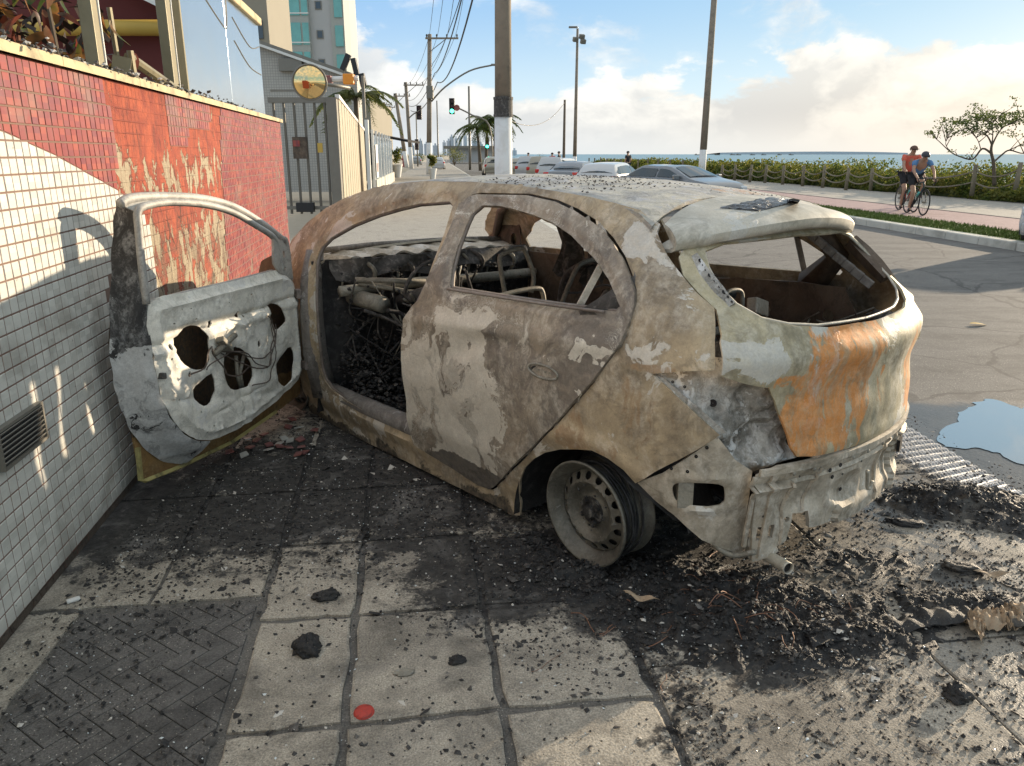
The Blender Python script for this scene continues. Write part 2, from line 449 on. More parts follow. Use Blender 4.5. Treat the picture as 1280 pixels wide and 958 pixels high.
# ---- ground with soot
SOOT = [  # world x, y, rx, ry, rotation (deg), strength
    (-.80, 3.35, 1.35, .72, 22, 1.5), (-.95, 2.95, .75, .22, 15, .9), (.35, 2.55, .80, .38, 8, 1.4), (.66, 2.22, .50, .30, -10, 1.5), (.3, 4.1, 1.5, 1.2, 0, 1.5),
    (1.35, 2.45, .85, .16, 10, .75), (1.85, 3.15, .65, .30, 25, .9), (-.3, 2.72, .75, .22, 0, .95), (-1.45, 2.75, .35, .9, 8, .45),
    (1.05, 1.95, .5, .18, 0, .45), (.44, 1.8, .06, .5, 3, .7), (1.5, 2.0, .9, .5, 0, .2)]
def soot_py(P):
    P = np.asarray(P)[:, :2]
    wx = fbm(P, 2.2, 4, 3) * .28; wy = fbm(P, 2.2, 4, 9) * .28
    m = np.zeros(len(P))
    for cx, cy, rx, ry, ro, s in SOOT:
        a = math.radians(ro); dx = P[:, 0] + wx - cx; dy = P[:, 1] + wy - cy
        u = (dx * math.cos(a) + dy * math.sin(a)) / rx; v = (-dx * math.sin(a) + dy * math.cos(a)) / ry
        m = np.maximum(m, s * np.clip(1.35 - np.hypot(u, v), 0, 1))
    return np.clip(m * 1.3, 0, 1)
def soot_group():
    t = bpy.data.node_groups.new('soot', 'ShaderNodeTree')
    t.interface.new_socket('Soot', in_out='OUTPUT', socket_type='NodeSocketFloat')
    B = NB(t)
    pos = B.node('ShaderNodeNewGeometry').outputs['Position']
    w = B.noise(pos, 2.6, 6, .62, color=True)
    p = B.vm('ADD', pos, B.vm('MULTIPLY', B.vm('SUBTRACT', w, (.5, .5, .5)), (.9, .9, 0)))
    px, py, pz = B.sep(p)
    r = None
    for cx, cy, rx, ry, ro, s in SOOT:
        a = math.radians(ro); ca, sa = math.cos(a), math.sin(a)
        dx = B.m('SUBTRACT', px, cx); dy = B.m('SUBTRACT', py, cy)
        u = B.m('ADD', B.m('MULTIPLY', dx, ca / rx), B.m('MULTIPLY', dy, sa / rx))
        v = B.m('SUBTRACT', B.m('MULTIPLY', dy, ca / ry), B.m('MULTIPLY', dx, sa / ry))
        d = B.m('SQRT', B.m('ADD', B.m('MULTIPLY', u, u), B.m('MULTIPLY', v, v)))
        e = B.m('MULTIPLY', B.m('SUBTRACT', 1.4, d), s, clamp=True)
        r = e if r is None else B.m('MAXIMUM', r, e)
    n = B.noise(pos, 9, 9, .68, .5)
    n2 = B.noise(pos, 60, 5, .7)
    f = B.m('ADD', r, B.m('ADD', B.m('MULTIPLY', B.m('SUBTRACT', n, .5), 2.2), B.m('MULTIPLY', B.m('SUBTRACT', n2, .5), 1.1)))
    o = B.m('MULTIPLY', B.ss(f, .25, .85), .96)
    # thin general greyness and scattered specks
    spk = B.m('MULTIPLY', B.ss(B.noise(pos, 42, 4, .7), .60, .68), .55)
    thin = B.m('ADD', B.m('MULTIPLY', B.ss(n, .40, .75), .32), B.m('MULTIPLY', B.ss(B.noise(pos, 1.9, 8, .7, .5), .40, .64), .48))
    B.node('NodeGroupOutput', {0: B.m('MAXIMUM', o, B.m('MAXIMUM', spk, thin), clamp=True)})
    return t
SG = soot_group()
def ground_mat(name, c1, c2, gran=170, rough=.85, joint=False, soot=1, wet=False, spec=.4, damp=False):
    m, B = new_mat(name)
    pos = B.node('ShaderNodeNewGeometry').outputs['Position']
    n = B.noise(pos, 1.7, 6, .6)
    f = B.noise(pos, gran, 3, .75)
    v = B.voro(pos, gran * .8)
    c = B.mix(n, c1, c2)
    c = B.mix(B.ss(f, .30, .70), B.vm('SCALE', c, None, .55), B.vm('SCALE', c, None, 1.25))
    c = B.mix(B.m('MULTIPLY', B.ss(B.voro(pos, gran * .45), .16, .10), .8), c, (.66, .60, .50))
    c = B.mix(B.m('MULTIPLY', B.ss(B.noise(pos, 3.3, 7, .6, .6), .52, .64), .35), c, tuple(q * .45 for q in c1))
    if soot:
        s = B.node('ShaderNodeGroup', node_tree=SG).outputs[0]
        s = B.m('MULTIPLY', s, soot)
        c = B.mix(s, c, B.mix(B.m('MULTIPLY', B.ss(B.noise(pos, 3.1, 9, .72, .7), .50, .66), .8), B.mix(B.ss(B.noise(pos, 22, 8, .75), .35, .68), (.008, .008, .009), (.045, .043, .041)), (.145, .138, .13)))
    r = rough
    if damp:
        cr = B.ss(B.voro(B.vm('ADD', pos, B.vm('MULTIPLY', B.noise(pos, 1.5, 5, color=True), (.5, .5, 0))), .55, 'DISTANCE_TO_EDGE'), .012, .004)
        c = B.mix(B.m('MULTIPLY', cr, .55), c, (.03, .028, .026))
        c = B.mix(B.m('MULTIPLY', B.ss(B.noise(B.scale(pos, .35, 1.6, 1), .9, 7, .66, .5), .46, .60), .5), c, B.vm('SCALE', c, None, .55))
        dd = B.vm('LENGTH', B.vm('MULTIPLY', B.vm('SUBTRACT', B.vm('ADD', pos, B.vm('MULTIPLY', B.noise(pos, 3, 6, .65, color=True), (.7, .7, 0))), (3.15, 4.45, -.18)), (.75, 1.0, 0)))
        dm = B.ss(dd, 1.25, .85); c = B.mix(B.m('MULTIPLY', dm, .65), c, (.03, .028, .026)); r = B.m('SUBTRACT', rough, B.m('MULTIPLY', dm, .55))
    if wet:
        wz = B.ss(B.noise(pos, 2.3, 7, .62, .6), .42, .56)
        xx, yy, zz = B.sep(pos)
        wm = B.m('MULTIPLY', wz, B.m('MULTIPLY', B.ss(B.m('ADD', xx, B.m('MULTIPLY', yy, .35)), 1.4, 2.1), B.ss(yy, 4.4, 3.2)))
        mud = B.m('MULTIPLY', B.ss(B.noise(pos, 7, 9, .72, .8), .50, .60), B.ss(xx, .35, 1.0)); c = B.mix(B.m('MULTIPLY', mud, .62), c, (.065, .058, .050)); r = B.m('SUBTRACT', rough, B.m('MULTIPLY', mud, .35))
        r = B.m('SUBTRACT', r, B.m('MULTIPLY', wm, .5)); c = B.mix(B.m('MULTIPLY', wm, .5), c, tuple(q * .45 for q in c1))
    h = B.m('ADD', B.m('MULTIPLY', f, .5), B.m('ADD', B.m('MULTIPLY', B.noise(pos, 14, 8, .75), 1.0), B.m('MULTIPLY', v, .5)))
    return finish(m, B, c, r, 0, h, .38, .004, {'Specular IOR Level': spec})
M['slab'] = ground_mat('sandy concrete slab', (.385, .34, .275), (.49, .44, .36), wet=True)
M['bed'] = ground_mat('dirty joint filling', (.13, .122, .11), (.20, .188, .168))
M['paver'] = ground_mat('dark block paver', (.12, .113, .105), (.19, .178, .165))
M['walk'] = ground_mat('pale promenade paving', (.36, .33, .28), (.42, .38, .32), 60, soot=0)
M['road'] = ground_mat('worn asphalt', (.12, .112, .102), (.20, .188, .168), 90, soot=0, damp=True)
M['pink'] = ground_mat('faded pink cycle path', (.34, .22, .21), (.38, .26, .25), 60, soot=0)
M['tact'] = ground_mat('grey tactile paving', (.34, .345, .36), (.46, .47, .48), 120, soot=.75, rough=.55)
M['kerb'] = simple('lime washed kerb', (.55, .53, .46), .85, var=.15, scale=2, dirt=((.25, .23, .19), .6))
M['grass'] = simple('short grass', (.11, .15, .03), .9, var=.35, scale=6)
M['sand'] = simple('beach sand', (.45, .38, .28), .95)
def water(name, col, rough, sc, bs, ex=None):
    m, B = new_mat(name)
    pos = B.node('ShaderNodeNewGeometry').outputs['Position']
    return finish(m, B, col, rough, 0, B.noise(B.scale(pos, 1, 1, 1), sc, 4), bs, .1, {'Specular IOR Level': .6, **(ex or {})})
M['sea'] = water('sea water', (.10, .22, .26), .35, .4, .5)
M['puddle'] = water('puddle water', (.10, .12, .13), .015, 1.5, .01, {'Specular IOR Level': 1.0, 'Coat Weight': 1.0, 'Coat Roughness': .01, 'Coat IOR': 2.0})
# ---- wall
def tile_mat(name, cols, soot=0.0):
    m, B = new_mat(name)
    co = B.node('ShaderNodeTexCoord').outputs['Object']   # wall frame: x along, z up
    X, Y, Z = B.sep(co)
    cell = B.comb(B.m('FLOOR', B.m('DIVIDE', X, .054)), 0, B.m('FLOOR', B.m('DIVIDE', B.m('SUBTRACT', Z, .0055), .055)))
    w = B.node('ShaderNodeTexWhiteNoise', noise_dimensions='3D'); B.put(w.inputs['Vector'], cell)
    c = B.ramp(w.outputs['Value'], [(i / (len(cols) - 1), q) for i, q in enumerate(cols)])
    n = B.noise(co, 3.2, 7, .62, .4)
    c = B.mix(B.m('MULTIPLY', B.ss(n, .5, .7), .45), c, (.19, .165, .13))
    # soot licked up the wall behind the door
    so = B.m('MULTIPLY', B.ss(B.m('ABSOLUTE', B.m('SUBTRACT', X, 1.75)), .9, .1), B.m('ADD', B.ss(Z, 1.15, .2), B.m('MULTIPLY', B.m('SUBTRACT', n, .5), 1.6)))
    c = B.mix(B.m('MULTIPLY', B.ss(so, .25, .95), .9), c, (.03, .028, .026))
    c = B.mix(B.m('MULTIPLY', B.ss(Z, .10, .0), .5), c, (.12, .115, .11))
    sp = B.ss(B.noise(co, 48, 3, .7), .66, .72)
    c = B.mix(B.m('MULTIPLY', sp, .6), c, (.05, .045, .04))
    return finish(m, B, c, B.m('ADD', .22, B.m('MULTIPLY', n, .35)), 0, B.noise(co, 30, 4), .12, .003)
M['tilew'] = tile_mat('cream glazed tile', [(.50, .49, .44), (.66, .645, .585), (.58, .565, .51)])
M['tiler'] = tile_mat('red glazed tile', [(.27, .045, .035), (.20, .038, .045), (.36, .075, .045), (.24, .045, .045), (.30, .05, .035)])
M['grout'] = simple('brown grout', (.20, .13, .10), .95, scale=20)
def plaster():
    m, B = new_mat('scarred orange plaster')
    co = B.node('ShaderNodeTexCoord').outputs['Object']
    X, Y, Z = B.sep(co)
    n = B.noise(co, 5, 9, .68, .8); f = B.noise(co, 70, 4, .7)
    # faint print of the lost tiles
    gx = B.m('ABSOLUTE', B.m('SUBTRACT', B.m('FRACT', B.m('DIVIDE', X, .054)), .5))
    gz = B.m('ABSOLUTE', B.m('SUBTRACT', B.m('FRACT', B.m('DIVIDE', B.m('SUBTRACT', Z, .03), .055)), .5))
    grid = B.m('MULTIPLY', B.ss(B.m('MAXIMUM', gx, gz), .42, .48), B.ss(B.noise(co, 3, 4, .6), .38, .6))
    c = B.mix(B.ss(n, .3, .7), (.24, .045, .028), (.44, .10, .045))
    c = B.mix(B.m('MULTIPLY', B.ss(B.noise(co, 16, 7, .72), .45, .68), .65), c, (.15, .04, .028))
    scar = B.noise(B.vm('ADD', B.scale(co, 1.5, 1, .9), B.vm('MULTIPLY', B.noise(co, 9, 3, .6, color=True), (.12, .12, .12))), 6.5, 8, .66, .5)
    band_ = B.m('ADD', B.ss(B.m('ABSOLUTE', B.m('SUBTRACT', Z, 1.36)), .22, .02), B.m('MULTIPLY', B.ss(Z, 1.25, 1.0), 1.1))
    lo = B.ss(B.m('ADD', scar, B.m('MULTIPLY', band_, .15)), .63, .655)
    spot = B.ss(B.vm('LENGTH', B.vm('MULTIPLY', B.vm('SUBTRACT', B.vm('ADD', co, B.vm('MULTIPLY', B.noise(co, 12, 4, color=True), (.05, .05, .05))), (4.02, 0, 1.62)), (7, 0, 5.5))), 1.0, .9)
    lo = B.m('MAXIMUM', lo, spot)
    c = B.mix(lo, c, B.mix(f, (.30, .24, .16), (.44, .37, .26)))
    dk = B.ss(B.noise(B.scale(co, 3.4, 1, .8), 4.5, 9, .7, .6), .52, .66)
    c = B.mix(B.m('MULTIPLY', dk, .65), c, (.10, .035, .025))
    c = B.mix(B.m('MULTIPLY', B.m('MULTIPLY', B.ss(Z, 1.2, .9), B.ss(B.noise(co, 3.2, 8, .66, .5), .42, .62)), .75), c, (.17, .12, .08))
    c = B.mix(B.ss(B.m('ADD', Z, B.m('MULTIPLY', n, .5)), .95, .55), c, (.08, .06, .045))
    crack = B.ss(B.voro(B.scale(B.vm('ADD', co, B.vm('MULTIPLY', B.noise(co, 6, 4, color=True), (.1, .1, .1))), 2.6, 1, .7), 2.0, 'DISTANCE_TO_EDGE'), .018, .006)
    c = B.mix(B.m('MULTIPLY', crack, B.m('MULTIPLY', B.ss(Z, 1.3, 1.1), .8)), c, (.05, .03, .02))
    c = B.mix(B.m('MULTIPLY', grid, B.m('MULTIPLY', B.m('SUBTRACT', 1, lo), .4)), c, (.20, .05, .035))
    h = B.m('ADD', B.m('ADD', B.m('MULTIPLY', n, 1.2), B.m('MULTIPLY', f, .5)), B.m('SUBTRACT', B.m('MULTIPLY', grid, .5), lo))
    return finish(m, B, c, .9, 0, h, .9, .012)
M['plaster'] = plaster()
M['cap'] = simple('cream painted coping', (.52, .42, .24), .7, var=.2, scale=7, dirt=((.05, .045, .04), .55), bs=.4)
M['metalc'] = simple('dusty bronze frame', (.22, .19, .115), .5, .3, .15, 6, dirt=((.06, .05, .04), .5))
M['maroon'] = simple('maroon painted wall', (.12, .025, .022), .85, var=.15, scale=2)
M['yellow'] = simple('ochre painted beam', (.55, .36, .07), .6, var=.1, scale=3)
M['dark'] = simple('dark opening', (.012, .010, .010), .9)
M['white'] = simple('white paint', (.72, .71, .67), .6, var=.06, scale=2)
M['conc'] = simple('weathered concrete pole', (.25, .205, .155), .85, var=.2, scale=5, dirt=((.12, .10, .08), .5))
M['limew'] = simple('lime white pole base', (.74, .73, .70), .8, var=.05, scale=5, dirt=((.45, .40, .33), .35))
M['iron'] = simple('grey painted iron', (.20, .185, .155), .5, .3, .1, 8)
M['blackp'] = simple('black plastic', (.015, .015, .016), .45)
M['slatb'] = simple('beige metal slat', (.40, .35, .25), .5, .1, .12, 3)
M['leafr'] = None
def multi(name, cols, rough=.55, trans=0, spec=.4, scale=5):
    m, B = new_mat(name)
    oi = B.node('ShaderNodeObjectInfo').outputs['Random']
    co = B.node('ShaderNodeNewGeometry').outputs['Position']
    n = B.noise(co, scale, 3, .6)
    v = B.m('FRACT', B.m('ADD', oi, B.m('MULTIPLY', n, 1.3)))
    c = B.ramp(v, [(i / (len(cols) - 1), q) for i, q in enumerate(cols)])
    p = B.node('ShaderNodeBsdfPrincipled', {'Base Color': c, 'Roughness': rough, 'Specular IOR Level': spec})
    t = B.node('ShaderNodeBsdfTranslucent', {'Color': B.vm('SCALE', c, None, 1.3)})
    x = B.node('ShaderNodeMixShader', {0: .45, 1: p.outputs[0], 2: t.outputs[0]})
    B.node('ShaderNodeOutputMaterial', {'Surface': x.outputs[0]})
    return m
M['leafr'] = multi('croton leaf', [(.10, .02, .015), (.20, .045, .02), (.04, .03, .015), (.28, .12, .04), (.05, .10, .02), (.14, .03, .03), (.30, .16, .08)], .4)
M['leafg'] = multi('coastal shrub leaf', [(.045, .075, .012), (.10, .14, .02), (.18, .20, .03), (.07, .10, .015), (.21, .19, .04)], .6, scale=1.3)
M['leafd'] = multi('tree leaf', [(.05, .075, .02), (.10, .125, .03), (.15, .15, .045), (.08, .09, .03)], .6, scale=2)
M['palm'] = multi('palm frond', [(.04, .07, .015), (.09, .12, .025), (.13, .14, .04)], .5, scale=2)
M['bark'] = simple('grey bark', (.13, .10, .07), .9, var=.25, scale=8, bs=.5)
M['wood'] = simple('weathered wood post', (.20, .165, .11), .9, var=.2, scale=6)
M['rope'] = simple('old rope', (.22, .18, .13), .95)
M['paneg'] = None
m_, B_ = new_mat('silver blue cladding')
co_ = B_.node('ShaderNodeTexCoord').outputs['Object']
M['paneg'] = finish(m_, B_, (.36, .43, .50), .18, .75, B_.noise(co_, .9, 3, .5), .25, .08)
def brick_tex(name, a, b_, mortar, w, h, axis='xz', ms=.06, rough=.6):
    m, B = new_mat(name)
    co = B.node('ShaderNodeTexCoord').outputs['Object']
    X, Y, Z = B.sep(co)
    v = B.comb(X if axis[0] == 'x' else Y, Z, 0)
    t = B.node('ShaderNodeTexBrick', {'Color1': a, 'Color2': b_, 'Mortar': mortar, 'Scale': 1.0, 'Mortar Size': ms * min(w, h), 'Brick Width': w, 'Row Height': h}, offset=0)
    B.put(t.inputs['Vector'], v)
    return finish(m, B, t.outputs['Color'], rough, 0, t.outputs['Fac'], -.3, .003)
M['gtile'] = brick_tex('small grey facade tile', (.46, .435, .385), (.42, .40, .355), (.30, .285, .26), .10, .10, ms=.10)
M['gtiley'] = brick_tex('small grey facade tile side', (.40, .40, .385), (.35, .35, .34), (.17, .17, .165), .14, .14, 'yz', ms=.10)
M['fac'] = simple('pale grey facade', (.42, .42, .41), .8, var=.05, scale=.3)
M['teal'] = simple('teal balcony glass', (.16, .40, .37), .25, .1, .25, .5)
M['winf'] = glass_mat('dark window', (.05, .06, .065))
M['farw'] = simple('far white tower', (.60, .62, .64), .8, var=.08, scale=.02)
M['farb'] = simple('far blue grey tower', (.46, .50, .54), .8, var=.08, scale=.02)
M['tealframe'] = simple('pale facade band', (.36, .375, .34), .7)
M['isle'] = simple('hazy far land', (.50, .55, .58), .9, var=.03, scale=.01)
M['tan'] = simple('tan render', (.27, .245, .19), .8, var=.05, scale=.5)
# ------------------------------------------------------------------ setting
def sheet(name, s0, s1, v0, v1, z, mat, n=1, z1=None):
    mb = MB()
    def fn(u, w):
        p = ST(s0 + (s1 - s0) * u, v0 + (v1 - v0) * w)
        p.z = z + ((z1 - z) * w if z1 is not None else 0)
        return p
    mb.grid(fn, n, n if n > 1 else 1)
    me = mb.mesh(name)
    o = link(name, me, None, [mat]); me.update()
    if me.polygons[0].normal.z < 0: me.flip_normals()
    return tag(o, kind='structure')
sheet('ground', -60, 9000, -6000, 25, -.42, M['sand'])
sheet('sea', -400, 26000, 25, 26000, -1.6, M['sea'])
sheet('sidewalk', 3.9, 150, -2.6, 2.38, -.004, M['walk'])
sheet('sidewalk_bed', -5, 4.0, -2.0, 2.34, -.011, M['bed'])
sheet('road', -14, 260, 2.3, 10.3, -.18, M['road'])
sheet('ramp', -4, 7.6, 2.33, 2.92, -.010, M['tact'], z1=-.176)
sheet('beach', -30, 400, 18.6, 25.5, -.10, M['sand'])
sheet('promenade', -8, 260, 14.2, 19.0, -.045, M['walk'])
sheet('cycle_path', -8, 260, 11.75, 14.2, -.04, M['pink'])
sheet('verge', -8, 260, 10.55, 11.75, -.036, M['grass'])
# a straight joint and kerb edges along the paths
mb = MB()
for s0 in np.arange(-6, 200, 1.0):
    L = .985
    mb.box(ST(s0 + L / 2, 10.42, -.115), (.26, L, .17), Euler((0, 0, -SA)))
mb.build('far_kerb', M['kerb'], bevel=.02, kind='structure')
mb = MB()
for s0 in np.arange(7.6, 150, 1.0):
    mb.box(ST(s0 + .49, 2.46, -.10), (.16, .985, .19), Euler((0, 0, -SA)))
mb.build('near_kerb', M['kerb'], bevel=.015, kind='structure')
mb = MB()
mb.box(ST(100, 14.2, -.04), (.10, 216, .02), Euler((0, 0, -SA)))
mb.build('path_edging', M['bed'], kind='structure')

# ---- slabs and block pavers of the pavement, each a piece
WM = Matrix.Translation((W0[0], W0[1], 0)) @ Matrix.Rotation(math.radians(97.6), 4, 'Z')   # wall frame: x along, y inward, z up
pavement = empty('pavement', label='pavement of sandy slabs and dark block pavers in front of the tiled wall', cat='pavement')
pavement.matrix_world = WM
def piece(name, poly, z0, z1, mat, parent, bev=.004, jit=.0):
    mb = MB(); n = len(poly)
    c = np.mean(poly, axis=0)
    inn = [c + (np.array(p) - c) * (1 - bev * 2.2 / max(.03, np.linalg.norm(np.array(p) - c))) for p in poly]
    vs = [(p[0], p[1], z0) for p in poly] + [(p[0], p[1], z1 - bev) for p in poly] + [(p[0], p[1], z1) for p in inn]
    fs = [(i, (i + 1) % n, (i + 1) % n + n, i + n) for i in range(n)] + [(i + n, (i + 1) % n + n, (i + 1) % n + 2 * n, i + 2 * n) for i in range(n)] + [tuple(range(2 * n, 3 * n))]
    mb.add(vs, fs)
    me = mb.mesh(name); bm = bmesh.new(); bm.from_mesh(me); bmesh.ops.recalc_face_normals(bm, faces=bm.faces); bm.to_mesh(me); bm.free()
    return link(name, me, parent, [mat])
def rough_rect(a0, a1, n0, n1, k=7, amp=.006):
    # wall frame: x=a, y=-n
    P = []
    for (pa, pb) in (((a0, n0), (a1, n0)), ((a1, n0), (a1, n1)), ((a1, n1), (a0, n1)), ((a0, n1), (a0, n0))):
        for j in range(k):
            t = j / k; e = amp if j else amp * 1.6
            P.append((pa[0] + (pb[0] - pa[0]) * t + rnd.uniform(-e, e), -(pa[1] + (pb[1] - pa[1]) * t + rnd.uniform(-e, e))))
    return P[::-1]
rows = [-3.6, -3.08, -2.56, -2.04, -1.52, -1.0, -.48, .04, .56, 1.08, 1.6, 2.12]
cols = [.765, 1.085, 1.515, 1.95]
for i in range(len(rows) - 1):
    for j in range(3):
        piece('slab', rough_rect(rows[i] + .012, rows[i + 1] - .012, cols[j] + .012, cols[j + 1] - .012), -.05, rnd.uniform(-.0025, .0015), M['slab'], pavement)
for i, (a0, a1) in enumerate([(-3.6, -2.56), (-2.56, -1.52), (.2, 1.08), (1.08, 2.12)]):
    for n0, n1 in ((-.03, .38), (.38, .765)):
        piece('slab', rough_rect(a0 + .01, a1 - .008, n0 + .006, n1 - .012), -.05, rnd.uniform(-.002, .001), M['slab'], pavement)
piece('slab', rough_rect(-1.5, .19, -.03, .15, 12, .012), -.05, -.003, M['slab'], pavement)
for a0, a1 in ((-4.1, -2.85), (-2.85, -1.6), (-1.6, -.35), (-.35, .9), (.9, 2.15), (2.15, 3.4)):
    for n0, n1 in ((1.95, 2.85), (2.85, 3.70)):
        piece('slab', rough_rect(a0 + .003, a1 - .003, n0 + (.016 if n0 < 2 else .003), n1 - .003, 12, .002), -.05, rnd.uniform(-.002, .001), M['slab'], pavement)
for a0, a1 in ((2.12, 3.0),):
    for n0, n1 in ((-.03, .95), (.95, 1.95)):
        piece('slab', rough_rect(a0 + .008, a1 - .008, n0 + .006, n1 - .008, 12, .004), -.05, -.001, M['slab'], pavement)
def clip(poly, a0, a1, n0, n1):
    for ax, val, sg in ((0, a0, 1), (0, a1, -1), (1, n0, 1), (1, n1, -1)):
        out = []
        for i in range(len(poly)):
            p, q = poly[i], poly[(i + 1) % len(poly)]
            dp, dq = sg * (p[ax] - val), sg * (q[ax] - val)
            if dp >= 0: out.append(p)
            if dp * dq < 0:
                t = dp / (dp - dq); out.append((p[0] + (q[0] - p[0]) * t, p[1] + (q[1] - p[1]) * t))
        poly = out
        if len(poly) < 3: return None
    return poly
pw_ = .062
for i in range(-30, 30):
    for j in range(-30, 30):
        for o_ in (0, 1):
            # herringbone of 2:1 blocks
            if o_ == 0: x0, y0, w_, h_ = (i + 4 * j) * pw_, i * pw_, 2 * pw_, pw_
            else: x0, y0, w_, h_ = (i + 4 * j + 2) * pw_, (i - 1) * pw_, pw_, 2 * pw_
            g_ = .0014
            P = [(x0 + g_, y0 + g_), (x0 + w_ - g_, y0 + g_), (x0 + w_ - g_, y0 + h_ - g_), (x0 + g_, y0 + h_ - g_)]
            c_, s_ = math.cos(.72), math.sin(.72)
            P = [(p[0] * c_ - p[1] * s_ - .5, p[0] * s_ + p[1] * c_ + .45) for p in P]
            P = clip(P, -1.50, .165, .17, .742)
            if P is None: continue
            ar = abs(sum(P[k][0] * P[(k + 1) % len(P)][1] - P[(k + 1) % len(P)][0] * P[k][1] for k in range(len(P)))) / 2
            if ar < .0006: continue
            piece('paver', [(p[0], -p[1]) for p in P][::-1], -.04, -.004 + rnd.uniform(-.001, .0008), M['paver'], pavement, .0015)

# blisters of the tactile strip
mb = MB()
for i in range(-40, 76):
    for j in range(0, 14):
        s_ = 2.3 + i * .066 + (j % 2) * .033; v_ = 2.35 + j * .042
        p = ST(s_, v_, -.010 - .166 * (v_ - 2.33) / .59)
        r0, r1, hh = .021, .013, .012
        e1 = SU * 1.25; e2 = SV * .75
        jt = rnd.uniform(.8, 1.15)
        b0 = [p + (e1 * math.cos(q) + e2 * math.sin(q)) * r0 * jt for q in [k * PI / 4 for k in range(8)]]
        b1 = [p + (e1 * math.cos(q) + e2 * math.sin(q)) * r1 * jt + Vector((0, 0, hh)) for q in [k * PI / 4 for k in range(8)]]
        mb.add(b0 + b1, [(k, (k + 1) % 8, (k + 1) % 8 + 8, k + 8) for k in range(8)] + [tuple(range(8, 16))])
mb.build('tactile_paving', M['tact'], label='grey tactile blister paving on the ramp beside the road', cat='tactile paving', kind='stuff')

# puddle
pp = [(1176, 553), (1190, 528), (1200, 512), (1222, 499), (1250, 500), (1275, 510), (1310, 505), (1400, 520), (1400, 600), (1330, 590), (1280, 580), (1250, 568), (1222, 560), (1195, 562)]
pp = catmull([G(u, v, -.1765) for u, v in pp], 8, True)
pp = [p + Vector((float(fbm([[p.x * 1.0, p.y]], 9, 3, 2)[0]) * .07, float(fbm([[p.x, p.y + 7]], 9, 3, 5)[0]) * .07, 0)) for p in pp]
mb = MB(); mb.add(pp, [tuple(range(len(pp)))[::-1]]); o = mb.build('puddle', M['puddle'], kind='structure')
if o.data.polygons[0].normal.z < 0: o.data.flip_normals()

# ------------------------------------------------------------------ the tiled wall
wall = empty('boundary_wall', label='long low wall of cream and red tiles with scorched bare plaster', cat='wall')
wall.matrix_world = WM
aend = wallp(361, 290)[0]
TOP = 1.795
MB().box(((aend - 3.4) / 2 - .0, .12, TOP / 2), (aend + 3.4, .24, TOP)).build('core', M['plaster'], wall)
# coping stones
x0 = -3.4
mb = MB(); k = 0
while x0 < aend:
    L = .9; x1 = min(aend + .02, x0 + L)
    piece('coping_stone', [(x0 + .002, -.028), (x1 - .002, -.028), (x1 - .002, .26), (x0 + .002, .26)], TOP, TOP + .035 + rnd.uniform(0, .003), M['cap'], wall, .005)
    x0 = x1
PL = np.array([wallp(u, v) for u, v in [(121, 90), (206, 115), (212, 186), (234, 188), (234, 166), (262, 163), (262, 125), (274, 130), (276, 200), (284, 335), (300, 480), (215, 480), (196, 350), (190, 290), (172, 262), (150, 242), (143, 190), (138, 140)]])
WB_ = np.array([wallp(u, v) for u, v in [(-600, -80), (0, 163), (70, 195), (150, 240), (178, 264), (230, 300), (268, 330), (275, 470), (260, 700), (-900, 1900)]])
SW, SH = .054, .055
def tile_geo(cx, cz, poly=None):
    w, h = SW - .0045, SH - .0045; r = random.Random(int(cx * 9973 + cz * 7919))
    d = .0032 + r.uniform(-.0006, .0008); tx, tz = r.uniform(-.014, .014), r.uniform(-.014, .014); bv = .0022
    P = poly or [(cx + sx * w / 2, cz + sz * h / 2) for sx, sz in ((-1, -1), (1, -1), (1, 1), (-1, 1))]
    n = len(P); mx, mz = sum(p[0] for p in P) / n, sum(p[1] for p in P) / n
    vs = [(p[0], 0.0, p[1]) for p in P]
    for p in P:
        L_ = max(.006, math.hypot(p[0] - mx, p[1] - mz)); k_ = 1 - bv * 1.4 / L_
        x_, z_ = mx + (p[0] - mx) * k_, mz + (p[1] - mz) * k_
        vs.append((x_, -d + tx * (x_ - cx) + tz * (z_ - cz), z_))
    return vs, [(i, (i + 1) % n, (i + 1) % n + n, i + n) for i in range(n)] + [tuple(range(n, 2 * n))]
def zb(a): return float(np.interp(a, [BL[0][0] - 3] + [p[0] for p in BL], [BL[0][1] + .2] + [p[1] for p in BL]))
def halves(cx, cz):
    w, h = SW - .0045, SH - .0045
    P = [(cx + sx * w / 2, cz + sz * h / 2) for sx, sz in ((-1, -1), (1, -1), (1, 1), (-1, 1))]
    D_ = [p[1] - zb(p[0]) for p in P]
    if min(D_) > -.004 or max(D_) < .004 or cx > BL[-1][0]: return None
    lo, up = [], []
    for i in range(4):
        p, q_ = P[i], P[(i + 1) % 4]; dp, dq = D_[i], D_[(i + 1) % 4]
        (up if dp > 0 else lo).append(p)
        if dp * dq < 0:
            t = dp / (dp - dq); m_ = (p[0] + (q_[0] - p[0]) * t, p[1] + (q_[1] - p[1]) * t)
            up.append((m_[0], m_[1] + .0015)); lo.append((m_[0], m_[1] - .0015))
    return lo, up
tiles = []
for i in range(-62, int(aend / SW) + 1):
    for j in range(int(TOP / SH)):
        cx = (i + .5) * SW; cz = (j + .5) * SH + .033
        if cx > aend - .02: continue
        tiles.append((cx, cz))
T = np.array(tiles)
inpl = inside(PL, T); BL = sorted(WB_[1:5].tolist())
inw = inside(WB_, T) | ((T[:, 0] < BL[1][0]) & (T[:, 1] < np.interp(T[:, 0], [BL[0][0] - 3] + [p[0] for p in BL], [BL[0][1] + .2] + [p[1] for p in BL])))
per = np.array([rnd.random() for _ in T])
pn = fbm(T, 3, 3, 4)
mats_t = [M['tilew'], M['tiler']]
cand = []
rest = MB()
